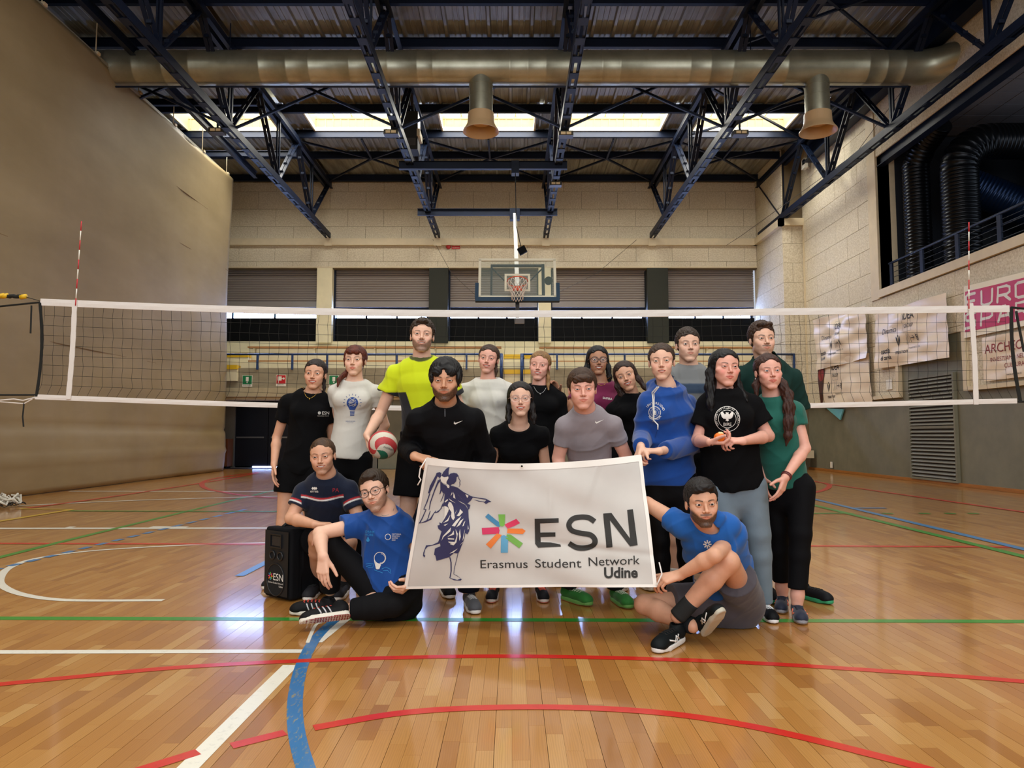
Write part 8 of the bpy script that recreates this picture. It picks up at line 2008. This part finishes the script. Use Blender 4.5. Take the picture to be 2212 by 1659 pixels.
# ================================================================ LOUDSPEAKER in its padded cover
def speaker():
    g = np.array(G(622, 1300)); yaw = math.radians(-38); fx = A3((math.cos(yaw), math.sin(yaw), 0))   # along the front, left to right
    fx = unit((math.cos(math.radians(-14)), math.sin(math.radians(-14)), 0))*1.0
    a = np.array(G(566, 1289)); b = np.array(G(623, 1302)); fx = unit(b-a); dp = unit(np.array((-fx[1], fx[0], 0))); 
    dp = dp if dp[1] > 0 else -dp
    w = np.linalg.norm(b-a)*1.03; dep = .40; H = .475; o0 = a
    def loc(x, y, z): return o0+fx*x+dp*y+A3((0, 0, z))
    M_f = cloth_mat('speaker_fabric', '#0e0f12', .85, .15); root = empty('loudspeaker', tuple(o0+fx*w/2+dp*dep/2), label='black portable loudspeaker in a fabric cover with star logo, standing beside the seated man', cat='speaker')
    R = np.stack([fx, dp, A3((0, 0, 1))], 1); cen = loc(w/2, dep/2, H/2+.004)
    def fn(p):
        q = (p-cen)@R; e = np.abs(q)-A3((w/2-.022, dep/2-.03, H/2-.022)); d = np.linalg.norm(np.maximum(e, 0), axis=1)+np.minimum(e.max(1), 0)-.018
        d = d-.006*np.sin(q[:, 2]*16+1)*(q[:, 1] > -.1)-fold_noise(p, .004, 4, 16)*(q[:, 1] > -.12)
        return d
    lo, hi = bounds([cen-R@A3((w/2, dep/2, H/2)), cen+R@A3((w/2, dep/2, H/2)), cen+R@A3((w/2, -dep/2, H/2)), cen+R@A3((-w/2, dep/2, -H/2))], .03); V, F = surface(fn, lo, hi, .007, 1.3); V[:, 2] = np.maximum(V[:, 2], .003); ob = [np_obj('cover', V, F, M_f)]
    def front(q, l=.0): return np.array([loc(w/2+x, .003-l, H/2+y) for x, y in q])
    ob.append(flat_print('front_panel', [rect2d(-w/2+.022, w/2-.022, -H/2+.03, H/2-.02)], lambda q: front(q, .004), mat('speaker_front', '#131417', .6), None, .5))
    hb_ = MB(); f = lambda x, y, z: loc(w/2+x, z, H/2+y)
    for x0, x1, y0, y1 in ((-.055, .055, .190, .198), (-.055, .055, .105, .113), (-.063, -.055, .105, .198), (.055, .063, .105, .198)): hb_.add([f(x0, y0, -.012), f(x1, y0, -.012), f(x1, y1, -.012), f(x0, y1, -.012), f(x0, y0, .0), f(x1, y0, .0), f(x1, y1, .0), f(x0, y1, .0)], BF)
    ob.append(hb_.build('horn_frame', mat('speaker_plastic', '#1a1b1e', .35)))
    ob.append(flat_print('horn', [rect2d(-.045, .045, .120, .183)], lambda q: front(q, .008), mat('horn_grey', '#24272c', .25), None, .5))
    for x in (-.038, .048):
        ob.append(MB().tube([loc(w/2+x+.026*math.cos(t), -.006, H/2+.055+.026*math.sin(t)) for t in np.linspace(0, 2*PI, 25)[:-1]], .006, 8, closed=True).build('port_ring', MATS['speaker_plastic'], None, True))
        ob.append(flat_print('port', [disc2d(x, .055, .024)], lambda q: front(q, .0055), mat('port_black', '#020203', .9), None, .5))
    ob.append(flat_print('woofer_grille', [disc2d(.0, -.105, .094, 32, .105)], lambda q: front(q, .0065), mat('woofer_cloth', '#090a0c', .95), None, .5))
    ob.append(MB().tube([loc(w/2+.095*math.cos(t), -.004, H/2-.105+.106*math.sin(t)) for t in np.linspace(0, 2*PI, 33)[:-1]], .004, 8, closed=True).build('woofer_ring', MATS['speaker_plastic'], None, True))
    for q, c in zip(star_shapes(), star_cols): ob.append(flat_print('star_petal', [xf2d(q, -.052, -.085, .052)], lambda q: front(q, .0095), mat('petal_s'+c.strip('#'), c, .6), None, .5))
    ob.append(flat_print('lettering', [xf2d(text2d('ESN', .066, 'LEFT', .002), -.024, -.108), xf2d(text2d('Erasmus Student Network', .0155, 'LEFT'), -.078, -.130), xf2d(text2d('Udine', .018, 'LEFT', .0006), .042, -.150)], lambda q: front(q, .0095), M_printw, None, .5))
    hd = [loc(w*.35, dep*.2, H-.004), loc(w*.35, dep*.25, H+.012), loc(w*.5, dep*.5, H+.016), loc(w*.62, dep*.75, H+.012), loc(w*.62, dep*.8, H-.004)]
    ob.append(MB().tube(hd, .012, 8).build('carry_strap', mat('strap_black', '#0a0a0b', .7), None, True)); keep(root, *ob)
speaker()
